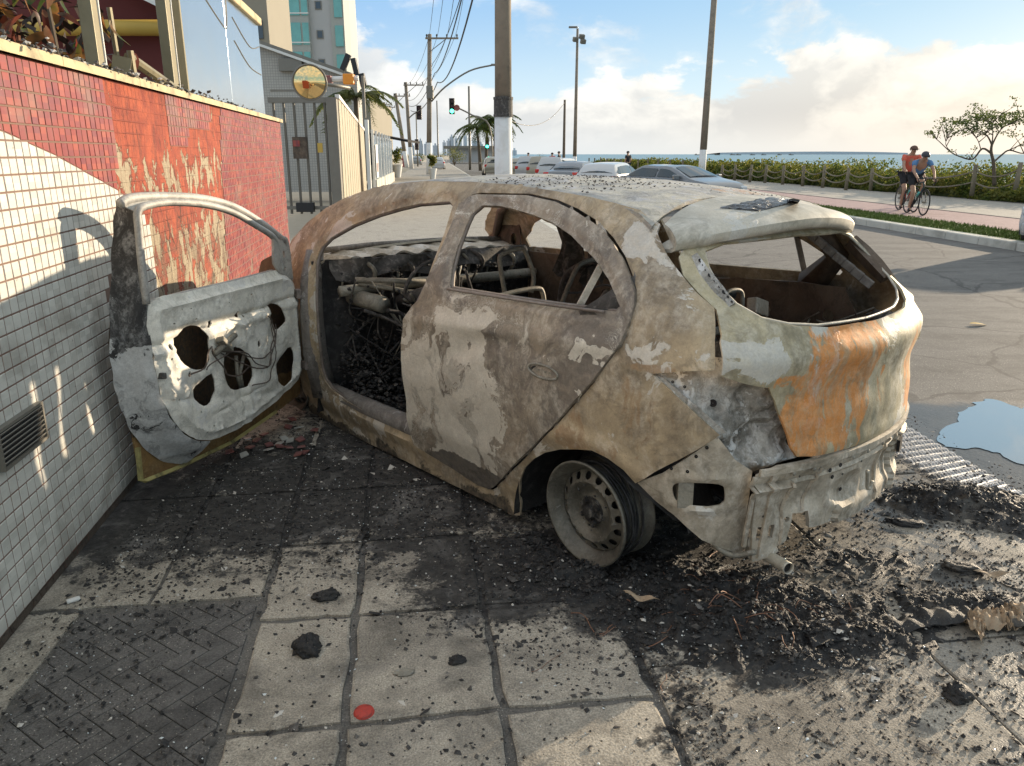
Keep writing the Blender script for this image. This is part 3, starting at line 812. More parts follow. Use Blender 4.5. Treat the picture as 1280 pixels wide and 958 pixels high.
WMn = np.array(WM)
for (cx, cz), ip, iw, q, nz in zip(tiles, inpl, inw, per, pn):
    if ip: continue
    if nz > .62 and q < .5: continue
    wp = WM @ Vector((cx, 0, cz)); d = (wp - Vector((0, 0, CH)))
    yc = -(d.y * sp_ + d.z * cp_); zc = d.y * cp_ - d.z * sp_
    px = 640 + FPX * d.x / zc if zc > 0 else -999; py = 479 + FPX * yc / zc if zc > 0 else -999
    vis = 0 < px < 1280 and 0 < py < 958 and not (140 < px < 380 and 250 < py < 620)
    size = FPX / zc if zc > 0 else 0
    cand.append((vis, size, cx, cz, iw))
cand.sort(key=lambda t: (-t[0], -t[1]))
for k, (vis, size, cx, cz, iw) in enumerate(cand):
    mi = 0 if iw else 1
    hv = halves(cx, cz)
    if hv:
        for m_, pl in zip((0, 1), hv):
            if len(pl) >= 3: rest.add(*tile_geo(cx, cz, pl), m_)
        continue
    vs, fs = tile_geo(cx, cz)
    if k < 298:
        MB().add(vs, fs).build('tile', mats_t[mi], wall)
    else: rest.add(vs, fs, mi)
rest.build('tiles', mats_t, wall, kind='stuff')
# grout bed behind tiles: thin skin, left out where the plaster is bare
bed = MB()
for (cx, cz), ip in zip(tiles, inpl):
    if not ip: bed.add([(cx - SW / 2, -.0010, cz - SH / 2), (cx + SW / 2, -.0010, cz - SH / 2), (cx + SW / 2, -.0010, cz + SH / 2), (cx - SW / 2, -.0010, cz + SH / 2)], [(0, 1, 2, 3)])
bed.build('grout', M['grout'], wall)
# louvred vent
va, vb = wallp(-12, 545)[0], wallp(48, 530)[0]; vc = (va + vb) / 2; vz = wallp(26, 541)[1]
vt = MB().box((vc, -.010, vz), (vb - va - .01, .012, .115)).build('vent', M['dark'], wall)
mb = MB(); w_ = vb - va
for sx in (-1, 1): mb.box((vc + sx * w_ / 2, -.014, vz), (.010, .022, .135))
for sz in (-1, 1): mb.box((vc, -.0145, vz + sz * .063), (w_ - .008, .021, .010))
mb.build('vent_frame', M['iron'], vt)
for i in range(7):
    MB().box((vc, -.020, vz - .048 + i * .016), (w_ - .014, .003, .013), Euler((.7, 0, 0))).build('slat', M['iron'], vt)

# rubble on the wall top
def chunk(mb, p, r, seed, flat=.6, mi=0, spiky=.35):
    q = random.Random(seed)
    a = q.uniform(0, 6.28); R_ = Euler((q.uniform(-.6, .6), q.uniform(-.6, .6), a)).to_matrix()
    vs = [Vector((x_ * q.uniform(1 - spiky, 1 + spiky), y_ * q.uniform(1 - spiky, 1 + spiky), z_ * flat * q.uniform(1 - spiky, 1 + spiky))) * r
          for x_, y_, z_ in ((1, 0, 0), (0, 1, 0), (-1, 0, 0), (0, -1, 0), (0, 0, 1), (0, 0, -1))]
    vs = [R_ @ v + Vector(p) for v in vs]
    mb.add(vs, [(0, 1, 4), (1, 2, 4), (2, 3, 4), (3, 0, 4), (1, 0, 5), (2, 1, 5), (3, 2, 5), (0, 3, 5)], mi)
M['ashw'] = simple('white ash crumbs', (.50, .47, .42), .9, scale=50)
mb = MB()
for i in range(2600):
    a = rnd.uniform(-.2, 5.2)
    if rnd.random() < (a - 2.5) / 4: continue
    pt = WM @ Vector((a, rnd.gauss(.10, .07), TOP + .037 + abs(rnd.gauss(0, .009))))
    chunk(mb, pt, rnd.uniform(.004, .016), i, mi=0 if rnd.random() < .66 else 1)
mb.build('rubble', [M['char2'], M['ashw']], label='burnt crumbs and ash scattered along the top of the tiled wall', cat='rubble', kind='stuff')

# frames, panels and plant above the wall
def wloc(a, y, z): return WM @ Vector((a, y, z))
def wall_post(u, v, h, wx, label, extra=None, mat='metalc', y=.13):
    a, z = wallp(u, v)
    r = empty('fence_post', wloc(a, y, TOP + .036), math.radians(97.6), label, 'metal post')
    MB().box((0, 0, h / 2), (wx, .06, h)).build('shaft', M[mat], r, bevel=.004)
    MB().box((wx * .5 + .007, 0, h / 2 + .002), (.010, .072, h - .01)).build('edge_strip', M['white'], r)
    MB().box((0, 0, .006), (wx * 1.5, .10, .012)).build('base_plate', M['metalc'], r)
    return r
wall_post(158, 98, 1.5, .075, 'bronze metal post beside the red leaved shrub on the wall')
wall_post(243, 115, 1.5, .10, 'dark bronze metal post at the edge of the silver panel')
wall_post(6, 60, 1.5, .05, 'pale metal post at the far left end of the wall top', mat='paneg')
a0, _ = wallp(252, 118); a1 = aend - .35
r = empty('cladding_panel', wloc(a0, .10, TOP + .036), math.radians(97.6), 'silver blue cladding screen standing on the wall end', 'panel')
zt = .86; L = a1 - a0
cuts = [0, L * .47, L]
for i in range(2):
    MB().box(((cuts[i] + cuts[i + 1]) / 2, 0, zt / 2), (cuts[i + 1] - cuts[i] - .012, .03, zt)).build('sheet', M['paneg'], r, bevel=.003)
MB().box((L / 2, -.0, zt + .036), (L + .04, .10, .07)).build('top_rail', M['cap'], r, bevel=.01)
MB().box((0.01, .0, zt / 2), (.03, .045, zt)).build('end_frame', M['metalc'], r)
# thin broken seams of the blistered film
sm_ = empty('seam', parent=None) if False else None
for pts in (((.4, .80), (1.3, .62), (1.45, .66), (1.5, .84)), ((1.7, .74), (2.4, .6), (3.0, .66)), ((1.7, .56), (2.3, .42), (2.9, .40))):
    MB().tube(catmull([Vector((min(p[0], L - .05), -.017, p[1])) for p in pts], 6), .0045, 5).build('film_seam', M['iron'], r)

# collapsed bronze frame lying on the wall
a, z = wallp(205, 108)
r = empty('collapsed_frame', wloc(a, .13, TOP + .05), math.radians(97.6), 'collapsed bronze frame pieces lying on the wall between the posts', 'broken frame')
MB().tube([(-.05, .02, .13), (.75, -.03, .0)], .028, 8).build('rail', M['metalc'], r)
MB().tube([(-.06, .05, .05), (.5, .04, -.01)], .020, 8).build('rail', M['metalc'], r)
MB().tube([(-.06, .0, .0), (-.08, .0, .16)], .018, 6).build('stub', M['metalc'], r)
MB().tube([(-.1, .06, .0), (-.13, .06, .36)], .014, 6).build('stub', M['metalc'], r)
MB().box((-.1, .05, .06), (.10, .09, .12), Euler((.2, .1, .3))).build('bracket', M['metalc'], r)

# red leaved shrub
def leafmesh(L, w, bend, fold=.25):
    vs = []; fs = []
    n = 5
    for i in range(n + 1):
        t = i / n; x_ = L * t; ww = w * math.sin(PI * min(1, t * .92 + .06)) ** .8; zz = -bend * t * t * L
        vs += [(x_, -ww, zz + fold * ww), (x_, 0, zz), (x_, ww, zz + fold * ww)]
    for i in range(n):
        for k in (0, 1): fs.append((i * 3 + k, i * 3 + k + 3, i * 3 + k + 4, i * 3 + k + 1))
    return MB().add(vs, fs).mesh('leaf')
shrub = empty('croton_shrub', wloc(2.1, .42, 1.55), 0, 'croton shrub with big red brown and green leaves behind the wall top', 'shrub')
lm = [leafmesh(.15, .032, .7), leafmesh(.12, .024, 1.1), leafmesh(.17, .028, .4)]
for q in lm:
    q.materials.append(M['leafr']); q.polygons.foreach_set('use_smooth', [True] * len(q.polygons))
stems = []; c0s = Vector(shrub.location)
mb = MB()
def shrub_pt():
    while True:
        p = Vector((rnd.uniform(-2.95, -2.0), rnd.uniform(3.6, 4.75), 0)); zt = 2.62 - .75 * max(0, p.y - 4.1) - .25 * abs(p.y - 3.9)
        p.z = rnd.uniform(1.70, zt)
        l_ = WM.inverted() @ p
        if l_.y > .13: return p - c0s
for k in range(14):
    t_ = shrub_pt(); b0 = Vector((rnd.uniform(-.15, .1), rnd.uniform(-.2, .2), -.3)); mid = b0.lerp(t_, .5) + Vector((rnd.uniform(-.05, .05), 0, .03))
    mb.tube([b0, mid, t_], [.014, .011, .006], 5)
mb.build('stems', M['bark'], shrub)
for k in range(290):
    o = bpy.data.objects.new('leaf', lm[k % 3]); SC.collection.objects.link(o); o.parent = shrub
    o.location = shrub_pt()
    o.rotation_euler = (rnd.uniform(-.7, .7), rnd.uniform(.1, 1.4), rnd.uniform(0, 6.28)); s_ = rnd.uniform(.65, 1.1); o.scale = (s_,) * 3
mb = MB()
for k in range(900):
    p = shrub_pt() + Vector((-.12, .12, -.02)); a_ = Vector((rnd.gauss(0, 1), rnd.gauss(0, 1), rnd.gauss(0, 1))).normalized() * .09; b_ = a_.cross(Vector((0, 0, 1))).normalized() * .025
    mb.add([p, p + a_ * .5 + b_, p + a_, p + a_ * .5 - b_], [(0, 1, 2, 3)])
M['leafk'] = simple('dark inner leaf', (.035, .022, .015), .8, var=.4, scale=12)  # dark fill behind the coloured leaves; inner gloom is put into the colour
mb.build('inner_dark_leaves', M['leafk'], shrub, kind='stuff')

# dark red annexe behind the wall
r = empty('maroon_annexe', (-4.3, 8.6, 0), 0, 'maroon annexe with ochre beam and pale gable behind the wall', 'building')
pL, pR = AY(-60, 40, 8.6), AY(262, 40, 8.6)
g0, g1, g2 = AY(150, -14, 8.6), AY(236, 28, 8.6), AY(60, 28, 8.6)
c0 = Vector((-4.3, 8.6, 0))
poly = [(pL.x + 4.3, 0), (pR.x + 4.3, 0), (pR.x + 4.3, g1.z - .05), (g0.x + 4.3, g0.z), (pL.x + 4.3, g0.z)]
MB().prism(poly, 0, -.2, M=Matrix.Rotation(PI / 2, 4, 'X')).build('wall', M['maroon'], r)
zb = AY(190, 35, 8.45).z
MB().tube([(pL.x + 4.3, -.15, zb), (pR.x + 4.3, -.15, zb)], .075, 14).build('beam', M['yellow'], r, smooth=True)
MB().box(((g0.x + g1.x) / 2 + 4.3, -.12, (g0.z + g1.z) / 2 + .05), ((g1 - g0).length + .3, .35, .07), Euler((0, math.atan2(g0.z - g1.z, g1.x - g0.x), 0))).build('eave_board', M['white'], r)
# ------------------------------------------------------------------ the burnt hatchback
YAW, RA, RB = 2.28, -0.0205, 0.0127
Rz = np.array([[math.cos(YAW), -math.sin(YAW), 0], [math.sin(YAW), math.cos(YAW), 0], [0, 0, 1]])
Rr = np.array([[1, 0, 0], [0, math.cos(RB), -math.sin(RB)], [0, math.sin(RB), math.cos(RB)]])
Rp = np.array([[math.cos(RA), 0, -math.sin(RA)], [0, 1, 0], [math.sin(RA), 0, math.cos(RA)]])
RC = Rz @ Rp @ Rr; TC = np.array([.86949, 3.0715, .19]); PV = np.array([0, 0, .19])
car = empty('burnt_hatchback', label='burnt out five door hatchback shell standing on the pavement with its front door open', cat='car')
Mc = np.eye(4); Mc[:3, :3] = RC; Mc[:3, 3] = TC - RC @ PV
CM = Matrix(Mc.tolist()); car.matrix_world = CM
CMI = CM.inverted()
def w2c(P): return CMI @ Vector(P)
def CL(u, v, axis, val):       # car-frame point in that direction on a plane of the car frame
    o, d = ray(u, v); o = np.array(w2c(o)); d = np.array(CMI.to_3x3() @ Vector(d)); t = (val - o[axis]) / d[axis]
    return o + t * d
zt_ = [.1, .2, .35, .55, .75, .9, .97, 1.1, 1.25, 1.33, 1.45]; wt_ = [.75, .78, .81, .84, .835, .81, .795, .71, .615, .56, .44]
def smooth_table(xs, ys, m=400):
    X = np.linspace(xs[0], xs[-1], m); Y = np.interp(X, xs, ys); k = 21
    Yp = np.pad(Y, k, mode='edge'); Yp[:k] = 2 * Y[0] - Y[1:k + 1][::-1]; Yp[-k:] = 2 * Y[-1] - Y[-k - 1:-1][::-1]
    return X, np.convolve(Yp, np.ones(2 * k + 1) / (2 * k + 1), 'valid')
ZT = smooth_table(zt_, wt_)
RT = smooth_table([.1, .3, .45, .6, .8, .95, 1.1, 1.25, 1.35], [-.58, -.60, -.62, -.64, -.65, -.575, -.40, -.23, -.12])
def Ys(x, z): return np.interp(z, *ZT) - .10 * np.maximum(0, .30 - x) ** 2 / .6 - .05 * np.maximum(0, x - 1.6) ** 2
def Xr(y, z): return np.interp(z, *RT) + .12 * (np.abs(y) / .6) ** 2.2
def Fb(x, y, z):
    a = np.abs(y) - Ys(x, z); b_ = Xr(y, z) - x; k = np.interp(z, [.6, 1.], [.10, .05])
    return (a + b_ + np.hypot(a - b_, k)) / 2
UC = .1 - PI / 2 * .5 - .35
def BM(t, z, off=0, dent=None):
    """body surface: t runs round the shell (left side +, right side -), z up; off pushes outward"""
    t = np.asarray(t, float); z = np.asarray(z, float); s = np.abs(t); sg = np.where(t < 0, -1., 1.); u = UC + s
    th = np.clip((.1 - u) / .5, 0, PI / 2)
    cx = np.where(u >= .1, u, .1); cy = np.where(u >= .1, 0, np.where(s <= .35, s, .35))
    dx = -np.sin(th); dy = np.cos(th)
    lo = np.zeros(len(s)); hi = np.full(len(s), 1.3)
    for _ in range(26):
        m = (lo + hi) / 2; inn = Fb(cx + dx * m, cy + dy * m, z) < 0
        lo = np.where(inn, m, lo); hi = np.where(inn, hi, m)
    r = hi + off
    return np.stack([cx + dx * r, (cy + dy * r) * sg, z], 1)
def inv(P):
    x, y, z = P; a = abs(y)
    if x >= .1: u = x
    elif a >= .35: u = .1 - .5 * math.atan2(.1 - x, a - .35)
    else: u = UC + a
    return (math.copysign(u - UC, y), z)
def tx(x): return x - UC
def tr(u, v):   # (t,z) of the body point seen at that direction
    o, d = ray(u, v); o = np.array(w2c(o)); d = np.array(CMI.to_3x3() @ Vector(d))
    T_ = np.arange(1.5, 7, .004); P = o + T_[:, None] * d
    f = Fb(P[:, 0], P[:, 1], P[:, 2]); i = int(np.argmax(f < 0)); return inv(P[i])
def SP(L):                     # side polygon from (x,z)
    out = []
    for x, z in L:
        if x >= .1: out.append((tx(x), z)); continue
        lo, hi = .2, 1.0
        for _ in range(30):
            m = (lo + hi) / 2
            if Fb(x, m, z) < 0: lo = m
            else: hi = m
        out.append(inv((x, hi, z)))
    return out
def dentn(V, amp=.004, f=3.5, seed=1):
    return amp * fbm(V, f, 3, seed) + amp * .35 * fbm(V, f * 5, 3, seed + 5)
def bpanel(name, outer, holes=(), off=0., mat=None, solid=.012, step=.028, parent=None, mirror=False, amp=.004, fn=None, seed=1):
    V2, F2 = fill2d(outer, holes, step)
    o_ = np.full(len(V2), off) + dentn(V2, amp, 3.5, seed)
    if fn is not None: o_ = o_ + fn(V2[:, 0], V2[:, 1])
    P = BM(V2[:, 0], V2[:, 1], o_)
    if mirror: P = P * [1, -1, 1]
    return raw(name, P, F2, mat, parent or car, True, solid, -1, flip=not mirror)
def arc2(c, r0, r1, n=16): return [(c[0] + r0 * math.cos(2 * PI * i / n), c[1] + r1 * math.sin(2 * PI * i / n)) for i in range(n)]
def sm(L, k=3, closed=True): return [(p.x, p.y) for p in catmull([Vector((a, b_, 0)) for a, b_ in L], k, closed)]

arch = [(.415, .045), (.405, .14), (.375, .224), (.335, .29), (.278, .343), (.20, .395), (.118, .431), (.04, .452), (-.033, .468), (-.10, .455), (-.16, .425), (-.20, .385)]
roofline = [(-.11, 1.215), (-.104, 1.24), (-.01, 1.283), (.10, 1.302), (.223, 1.32), (.404, 1.337), (.7, 1.362), (1.0, 1.372), (1.374, 1.373), (1.698, 1.351), (1.9, 1.315), (2.037, 1.28), (2.2, 1.225), (2.34, 1.145), (2.441, 1.044)]
door_o = [(.853, 1.321), (.576, 1.322), (.40, 1.302), (.273, 1.274), (.15, 1.235), (.046, 1.182), (-.03, 1.13), (-.089, 1.075), (-.130, 1.03), (-.147, .993), (-.147, .93), (-.128, .861), (-.034, .716), (.147, .51), (.36, .31), (.557, .132), (.60, .105), (.678, .099), (1.148, .160),
          (1.150, .20), (1.121, .399), (1.118, .55), (1.117, .667), (1.093, .779), (1.04, .85), (.997, .878), (.965, .95), (.95, 1.049), (.965, 1.18), (.985, 1.279), (.94, 1.312), (.897, 1.321)]
win_o = [(.804, .948), (.835, 1.02), (.865, 1.104), (.878, 1.2), (.878, 1.239), (.842, 1.276), (.73, 1.278), (.626, 1.268), (.49, 1.25), (.366, 1.226), (.25, 1.19), (.148, 1.144), (.06, 1.10), (-.011, 1.056), (-.065, 1.01), (-.10, .975), (-.086, .961), (.2, .956), (.495, .951)]
open_o = [(1.093, 1.287), (1.321, 1.271), (1.47, 1.245), (1.623, 1.212), (1.82, 1.155), (1.998, 1.08), (2.05, 1.03), (2.055, .96), (2.03, .864), (2.012, .70), (2.015, .52), (2.045, .37), (2.03, .30), (1.96, .26), (1.8, .235), (1.5, .215), (1.25, .205), (1.12, .22), (1.06, .28), (1.055, .6), (1.03, .80), (.985, .90), (.99, 1.0), (1.016, 1.161), (1.05, 1.27)]
def shrink(L, d):
    P = resamp(L, .02); c = np.roll(P, -1, 0) - np.roll(P, 1, 0); n = np.stack([c[:, 1], -c[:, 0]], 1); n /= np.linalg.norm(n, axis=1)[:, None] + 1e-9
    a = np.sum(P[:, 0] * np.roll(P[:, 1], -1) - np.roll(P[:, 0], -1) * P[:, 1])
    if a < 0: n = -n
    return [tuple(p) for p in P - n * d]
qpts = [(-.20, .385), inv((-.457, .666, .60)), None]
tail_edge = [inv((-.457, .666, .600)), inv((-.36, .72, .69)), inv((-.257, .77, .783)), inv((-.35, .735, .806)), inv((-.44, .695, .818)), inv((-.405, .665, .90)), inv((-.38, .629, .996)), inv((-.316, .642, 1.04)), inv((-.25, .636, 1.09)), inv((-.185, .626, 1.143))]
side_outer = [(tx(2.36), .04), (tx(1.6), .035), (tx(.465), .035)] + SP(arch) + tail_edge + SP(roofline) + SP([(2.40, .92), (2.375, .6), (2.365, .3)])
def side_off(t, z):
    x = t + UC
    # flared arch lip, character line, shoulder
    d = np.hypot(x - .03, (z - .06) * .97)
    r = .012 * np.exp(-((d - .43) / .03) ** 2)
    r += .008 * np.exp(-((z - (.80 - .03 * x)) / .05) ** 2) * (x < 1)
    r += .010 * np.exp(-((z - .17) / .05) ** 2) * (x > .5)
    V_ = np.stack([t, z], 1)
    if SIDE_RINGS:
        e = segdist(SIDE_RINGS[1], V_); r -= .014 * np.clip((.034 - e) / .008, 0, 1)
        e = segdist(SIDE_RINGS[0], V_); r -= .006 * np.clip((.020 - e) / .010, 0, 1)
    return r
SIDE_RINGS = [resamp(SP(door_o), .05), resamp(SP(open_o), .05)]
for mir in (False, True):
    o = bpanel('body_side', side_outer, [SP(shrink(door_o, -.006)), SP(open_o)] if not mir else [SP(shrink(win_o, -.004)), SP([(1.04, .95), (1.06, 1.25), (1.1, 1.285), (1.321, 1.271), (1.623, 1.205), (1.9, 1.11), (2.05, 1.0), (2.04, .945)])],
               mat=M['side'], solid=.012, fn=side_off, mirror=mir, step=.019 if not mir else .03)
    if mir: o['label'] = 'far flank of the shell with its doors shut'
# rear left door
def door_off(t, z):
    x = t + UC
    r = -.010 * np.exp(-(((x - .33) / .16) ** 2 + ((z - .79) / .07) ** 2))
    r += .012 * np.exp(-((z - (.845 - .05 * x)) / .035) ** 2) * (z < .93)
    r -= .016 * np.exp(-((z - (.58 + .42 * (1.0 - x))) / .05) ** 2) * np.clip((1.05 - x) * 3, 0, 1) * np.clip((x - .3) * 3, 0, 1) * (z < .8)
    r += .010 * np.exp(-((z - .30) / .06) ** 2)
    V_ = np.stack([t, z], 1); e = segdist(WIN_RING, V_); r -= .012 * np.clip((.026 - e) / .008, 0, 1)
    e = segdist(DOOR_RING, V_); r += .003 * np.clip((.016 - e) / .006, 0, 1)
    return r + .006
WIN_RING = resamp(SP(win_o), .05); DOOR_RING = resamp(SP(door_o), .05)
rd = bpanel('rear_door', SP(door_o), [SP(win_o)], mat=M['door'], solid=.018, fn=door_off, amp=.007, seed=4, step=.017)
# handle recess with torn rim
hc = np.array(tr(681, 464)); hr = []
mb = MB()
P1 = BM(*np.array([(hc[0] + .075 * math.cos(q) + .0, hc[1] + .024 * math.sin(q) - .10 * .075 * math.cos(q) * -1 * .5) for q in [i * PI / 12 for i in range(24)]]).T, .010)
mb.tube([Vector(p) for p in P1] + [Vector(P1[0])], .0042, 6, caps=False); mb.build('handle_rim', M['steel'], rd, smooth=True)
V2, F2 = fill2d([tuple(p) for p in arc2((hc[0], hc[1]), .066, .018, 20)], (), .012)
raw('handle_recess', BM(V2[:, 0], V2[:, 1], .0035 + 0 * V2[:, 0]), F2, M['char'], rd, True, .002, -1, flip=True)
for k in (-.035, -.012, .028): MB().box(BM([hc[0] + k], [hc[1]], .005)[0], (.012, .006, .008)).build('handle_stub', M['steel'], rd)
# window channel bar and the belt strip
p0 = Vector(BM([tx(.10)], [.93], -.03)[0]); p1 = Vector(CL(757, 322, 1, .66))
MB().tube([p0 + Vector((.03, -.02, -.1)), p0, p1], .016, 4).build('window_channel', M['beam'], rd)
bs_ = BM(tx(np.linspace(.80, -.07, 24)), np.linspace(.946, .958, 24), .012)
MB().tube([Vector(p) for p in bs_], .006, 6).build('belt_strip', M['frame'], rd, smooth=True)
fr = BM(*np.array(SP(shrink(sm(win_o, 1), -.0))).T, -.018)
MB().tube([Vector(p) for p in fr] + [Vector(fr[0])], .008, 4, caps=False).build('window_frame', M['frame'], rd, smooth=True)
# B pillar, inner door rings, jambs
jl = BM(tx(np.array([1.075, 1.05, 1.02, .97, .98, .97])), np.array([.2, .6, .85, 1.0, 1.16, 1.30]), -.05)
MB().tube([Vector(p) for p in jl], [.05, .05, .045, .035, .03, .03], 8).build('centre_pillar', M['sill'], car, smooth=True)
for sg in (1, -1):
    op = BM(*np.array(SP(shrink(open_o, .004))).T, -.030) * [1, sg, 1]
    if sg == 1: MB().tube([Vector(p) for p in op] + [Vector(op[0])], .010, 4, caps=False).build('door_aperture', M['frame'], car, smooth=True)
jr = BM(tx(np.array([1.0, .99, .97, .97, .98])), np.array([.2, .6, .9, 1.1, 1.30]), -.05) * [1, -1, 1]
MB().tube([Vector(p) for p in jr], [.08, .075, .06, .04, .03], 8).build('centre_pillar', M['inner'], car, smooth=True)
# A pillar inner, right side: perforated rusty gusset seen through the cabin
V2, F2 = fill2d([(2.50, .95), (2.46, .60), (2.10, .60), (2.07, .95), (2.06, 1.14), (2.14, 1.14), (2.30, 1.04)], [arc2((2.13, .99), .03, .04, 10), arc2((2.25, .92), .016, .016, 10), arc2((2.32, .84), .014, .014, 10)], .04)
raw('pillar_gusset', np.stack([V2[:, 0], -.72 + .10 * (V2[:, 1] - .9) + dentn(V2, .01, 6), V2[:, 1]], 1), F2, M['inner'], car, True, .01)
# roof
def Ze(x): return np.interp(x, [-.15, -.1, -.01, .223, .404, .7, 1.0, 1.374, 1.698, 1.9], [1.225, 1.238, 1.281, 1.318, 1.335, 1.360, 1.370, 1.371, 1.349, 1.313])
def Zr(x, y):
    w = .56; return Ze(x) + .030 * (1 - np.clip(np.abs(y) / w, 0, 1) ** 2.2)
def ye(x): return np.abs(BM(tx(np.maximum(x, .10)), Ze(x) - .002, 0)[:, 1]) if hasattr(x, '__len__') else abs(BM([tx(max(x, .10))], [Ze(x) - .002], 0)[0, 1])
xs_ = np.linspace(-.10, 1.80, 26); ws_ = ye(xs_) - .004
rear_arc = [(-.10 + .115 * (1 - (abs(t)) ** 2.2), t * (ws_[0])) for t in np.linspace(-1, 1, 13)]
outl = [(x, w) for x, w in zip(xs_[1:], ws_[1:])] + [(1.86 + .03 * (1 - t * t), -t * ws_[-1] * .98) for t in np.linspace(-1, 1, 9)] + [(x, -w) for x, w in zip(xs_[1:][::-1], ws_[1:][::-1])] + rear_arc
V2, F2 = fill2d(outl, (), .03)
zz = Zr(V2[:, 0], V2[:, 1]) + dentn(V2, .007, 3, 8) - .012 * np.exp(-((np.abs(V2[:, 1]) - np.interp(V2[:, 0], xs_, ws_) + .012) / .010) ** 2)
roof = raw('roof', np.stack([V2[:, 0], V2[:, 1], zz], 1), F2, M['roof'], car, True, .014, -1)
# flakes of burnt lining standing on the roof
mb = MB()
q = random.Random(3)
for i in range(1500):
    x_ = q.uniform(.05, 1.8); y_ = q.uniform(-.52, .52)
    if hnoise([[x_, y_]], 3, 2)[0] < .05: continue
    chunk(mb, (x_, y_, float(Zr(np.array([x_]), np.array([y_]))[0]) + .001), q.uniform(.002, .007), i, .4)
mb.build('roof_flakes', M['char2'], roof, kind='stuff')
# ---- spoiler
M['cover'] = simple('melted black plastic', (.02, .02, .022), .35, var=.4, scale=60, bs=.7, dirt=((.30, .32, .36), .7))
def spoil(u, w):
    yy = (u * 2 - 1); ay = abs(yy); Y = yy * (.574 + .026 * min(1, w * 2))
    x0 = -.115 + .115 * (1 - ay ** 2.2) - .008; z0 = float(Ze(min(.3, x0))) - .003 + .028 * (1 - ay ** 2.2)
    x1 = -.325 + .135 * ay ** 2.4; z1 = 1.225 - .055 * ay ** 2.0
    t = w
    x_ = x0 + (x1 - x0) * min(1, t / .62) if t < .62 else x1 + .05 * ((t - .62) / .38)
    if t < .62: k = t / .62; z_ = z0 + (z1 + .030 - z0) * k + .004 * math.sin(PI * k) - .012 * max(0, k - .8) * 5
    elif t < .80: k = (t - .62) / .18; z_ = z1 + .018 - .026 * k; x_ = x1 + .006 * k
    else: k = (t - .80) / .20; z_ = z1 - .008 - .004 * k; x_ = x1 + .006 + .085 * k
    return Vector((x_, Y, z_))
V = []; nu, nv = 44, 22
mb = MB(); mb.grid(spoil, nu, nv); mb_sp = mb
V = np.array(mb.v); nrm = fbm(V, 6, 3, 2) * .003; V[:, 2] += nrm
sp = raw('spoiler', V, mb.f, M['spoiler'], car, True, .012, 1)
for sgn in (1, -1):   # rounded end cheeks
    sc = MB()
    ends = [spoil(1 if sgn > 0 else 0, i / 12) for i in range(13)]
    c_ = Vector((-.14, sgn * .565, 1.19))
    sc.add([c_] + ends, [(0, i + 1, i + 2) for i in range(12)])
    sc.build('end_cheek', M['spoiler'], sp)
from mathutils.bvhtree import BVHTree
bvh = BVHTree.FromPolygons([Vector(v) for v in V], mb_sp.f)
def patch(name, px, mat, off, parent, nu=14, nv=8, thick=0, rough=0.):
    vs = []
    for i in range(nu + 1):
        for j in range(nv + 1):
            s_, t = i / nu, j / nv
            u = (px[0][0] * (1 - s_) + px[1][0] * s_) * (1 - t) + (px[3][0] * (1 - s_) + px[2][0] * s_) * t
            v = (px[0][1] * (1 - s_) + px[1][1] * s_) * (1 - t) + (px[3][1] * (1 - s_) + px[2][1] * s_) * t
            o, d = ray(u, v); o = w2c(o); d = CMI.to_3x3() @ Vector(d)
            h = bvh.ray_cast(o, d)
            p = h[0] if h[0] is not None else o + d * 3
            vs.append(p + Vector((0, 0, off + rough * float(hnoise([[p.x, p.y]], 60, 3)[0]))))
    return raw(name, vs, [(i * (nv + 1) + j, (i + 1) * (nv + 1) + j, (i + 1) * (nv + 1) + j + 1, i * (nv + 1) + j + 1) for i in range(nu) for j in range(nv)], mat, parent, rough == 0, thick, 0)
patch('melted_cover', [(900, 265), (962, 251.5), (999, 256), (948, 269)], M['cover'], .012, sp, 24, 14, .008, .004)
patch('brake_light_slot', [(968, 273.5), (1002, 262), (1010, 264.5), (980, 276)], M['dark'], .006, sp, 10, 3, .002)
# ---- tailgate
def sym(L):   # mirror an outline given for the left half (from bottom centre outwards round to top centre)
    return L + [(-t, z) for t, z in L[::-1]]
g_low = [(0.0, .470), inv((-.62, .146, .480)), inv((-.585, .339, .488)), inv((-.575, .405, .500)), inv((-.555, .432, .535)), inv((-.56, .47, .62)), inv((-.55, .50, .70)), inv((-.546, .534, .748)), inv((-.50, .62, .772)), inv((-.452, .682, .800)),
         inv((-.415, .655, .90)), inv((-.392, .622, .988)), inv((-.32, .63, 1.035)), inv((-.25, .625, 1.085)), inv((-.20, .59, 1.14)), inv((-.20, .55, 1.17))]
g_top = [(inv((-.2, .40, 1.195))[0], 1.20), (0, 1.215)]
wnd = [(0, .912), inv((-.57, .281, .918)), inv((-.53, .40, .932)), inv((-.487, .492, .955)), inv((-.421, .545, .998)), inv((-.35, .555, 1.05)), inv((-.29, .535, 1.105)), inv((-.24, .50, 1.155)), inv((-.23, .40, 1.175)), (0, 1.185)]
def gate_off(t, z):
    a = np.abs(t)
    r = .018 * np.exp(-((z - (.845 - .0 * a)) / .05) ** 2)                 # shoulder ridge
    r -= .022 * np.exp(-((z - .70) / .08) ** 2) * (a < .5)                  # plate recess
    r += .012 * np.exp(-((z - .50) / .03) ** 2)
    r -= .02 * np.clip((z - .93) / .06, 0, 1)                                # window frame is set in
    r += .010 * np.exp(-((z - .915 - .03 * a ** 2) / .012) ** 2)
    r -= .010 * np.exp(-((t - .30 + .6 * (z - .6)) / .05) ** 2) * (z < .8)
    return r
gate_o = g_low + g_top + [(-t, z) for t, z in (g_low[1:] + g_top[:-1])[::-1]]
gate_h = wnd + [(-t, z) for t, z in wnd[1:-1][::-1]]
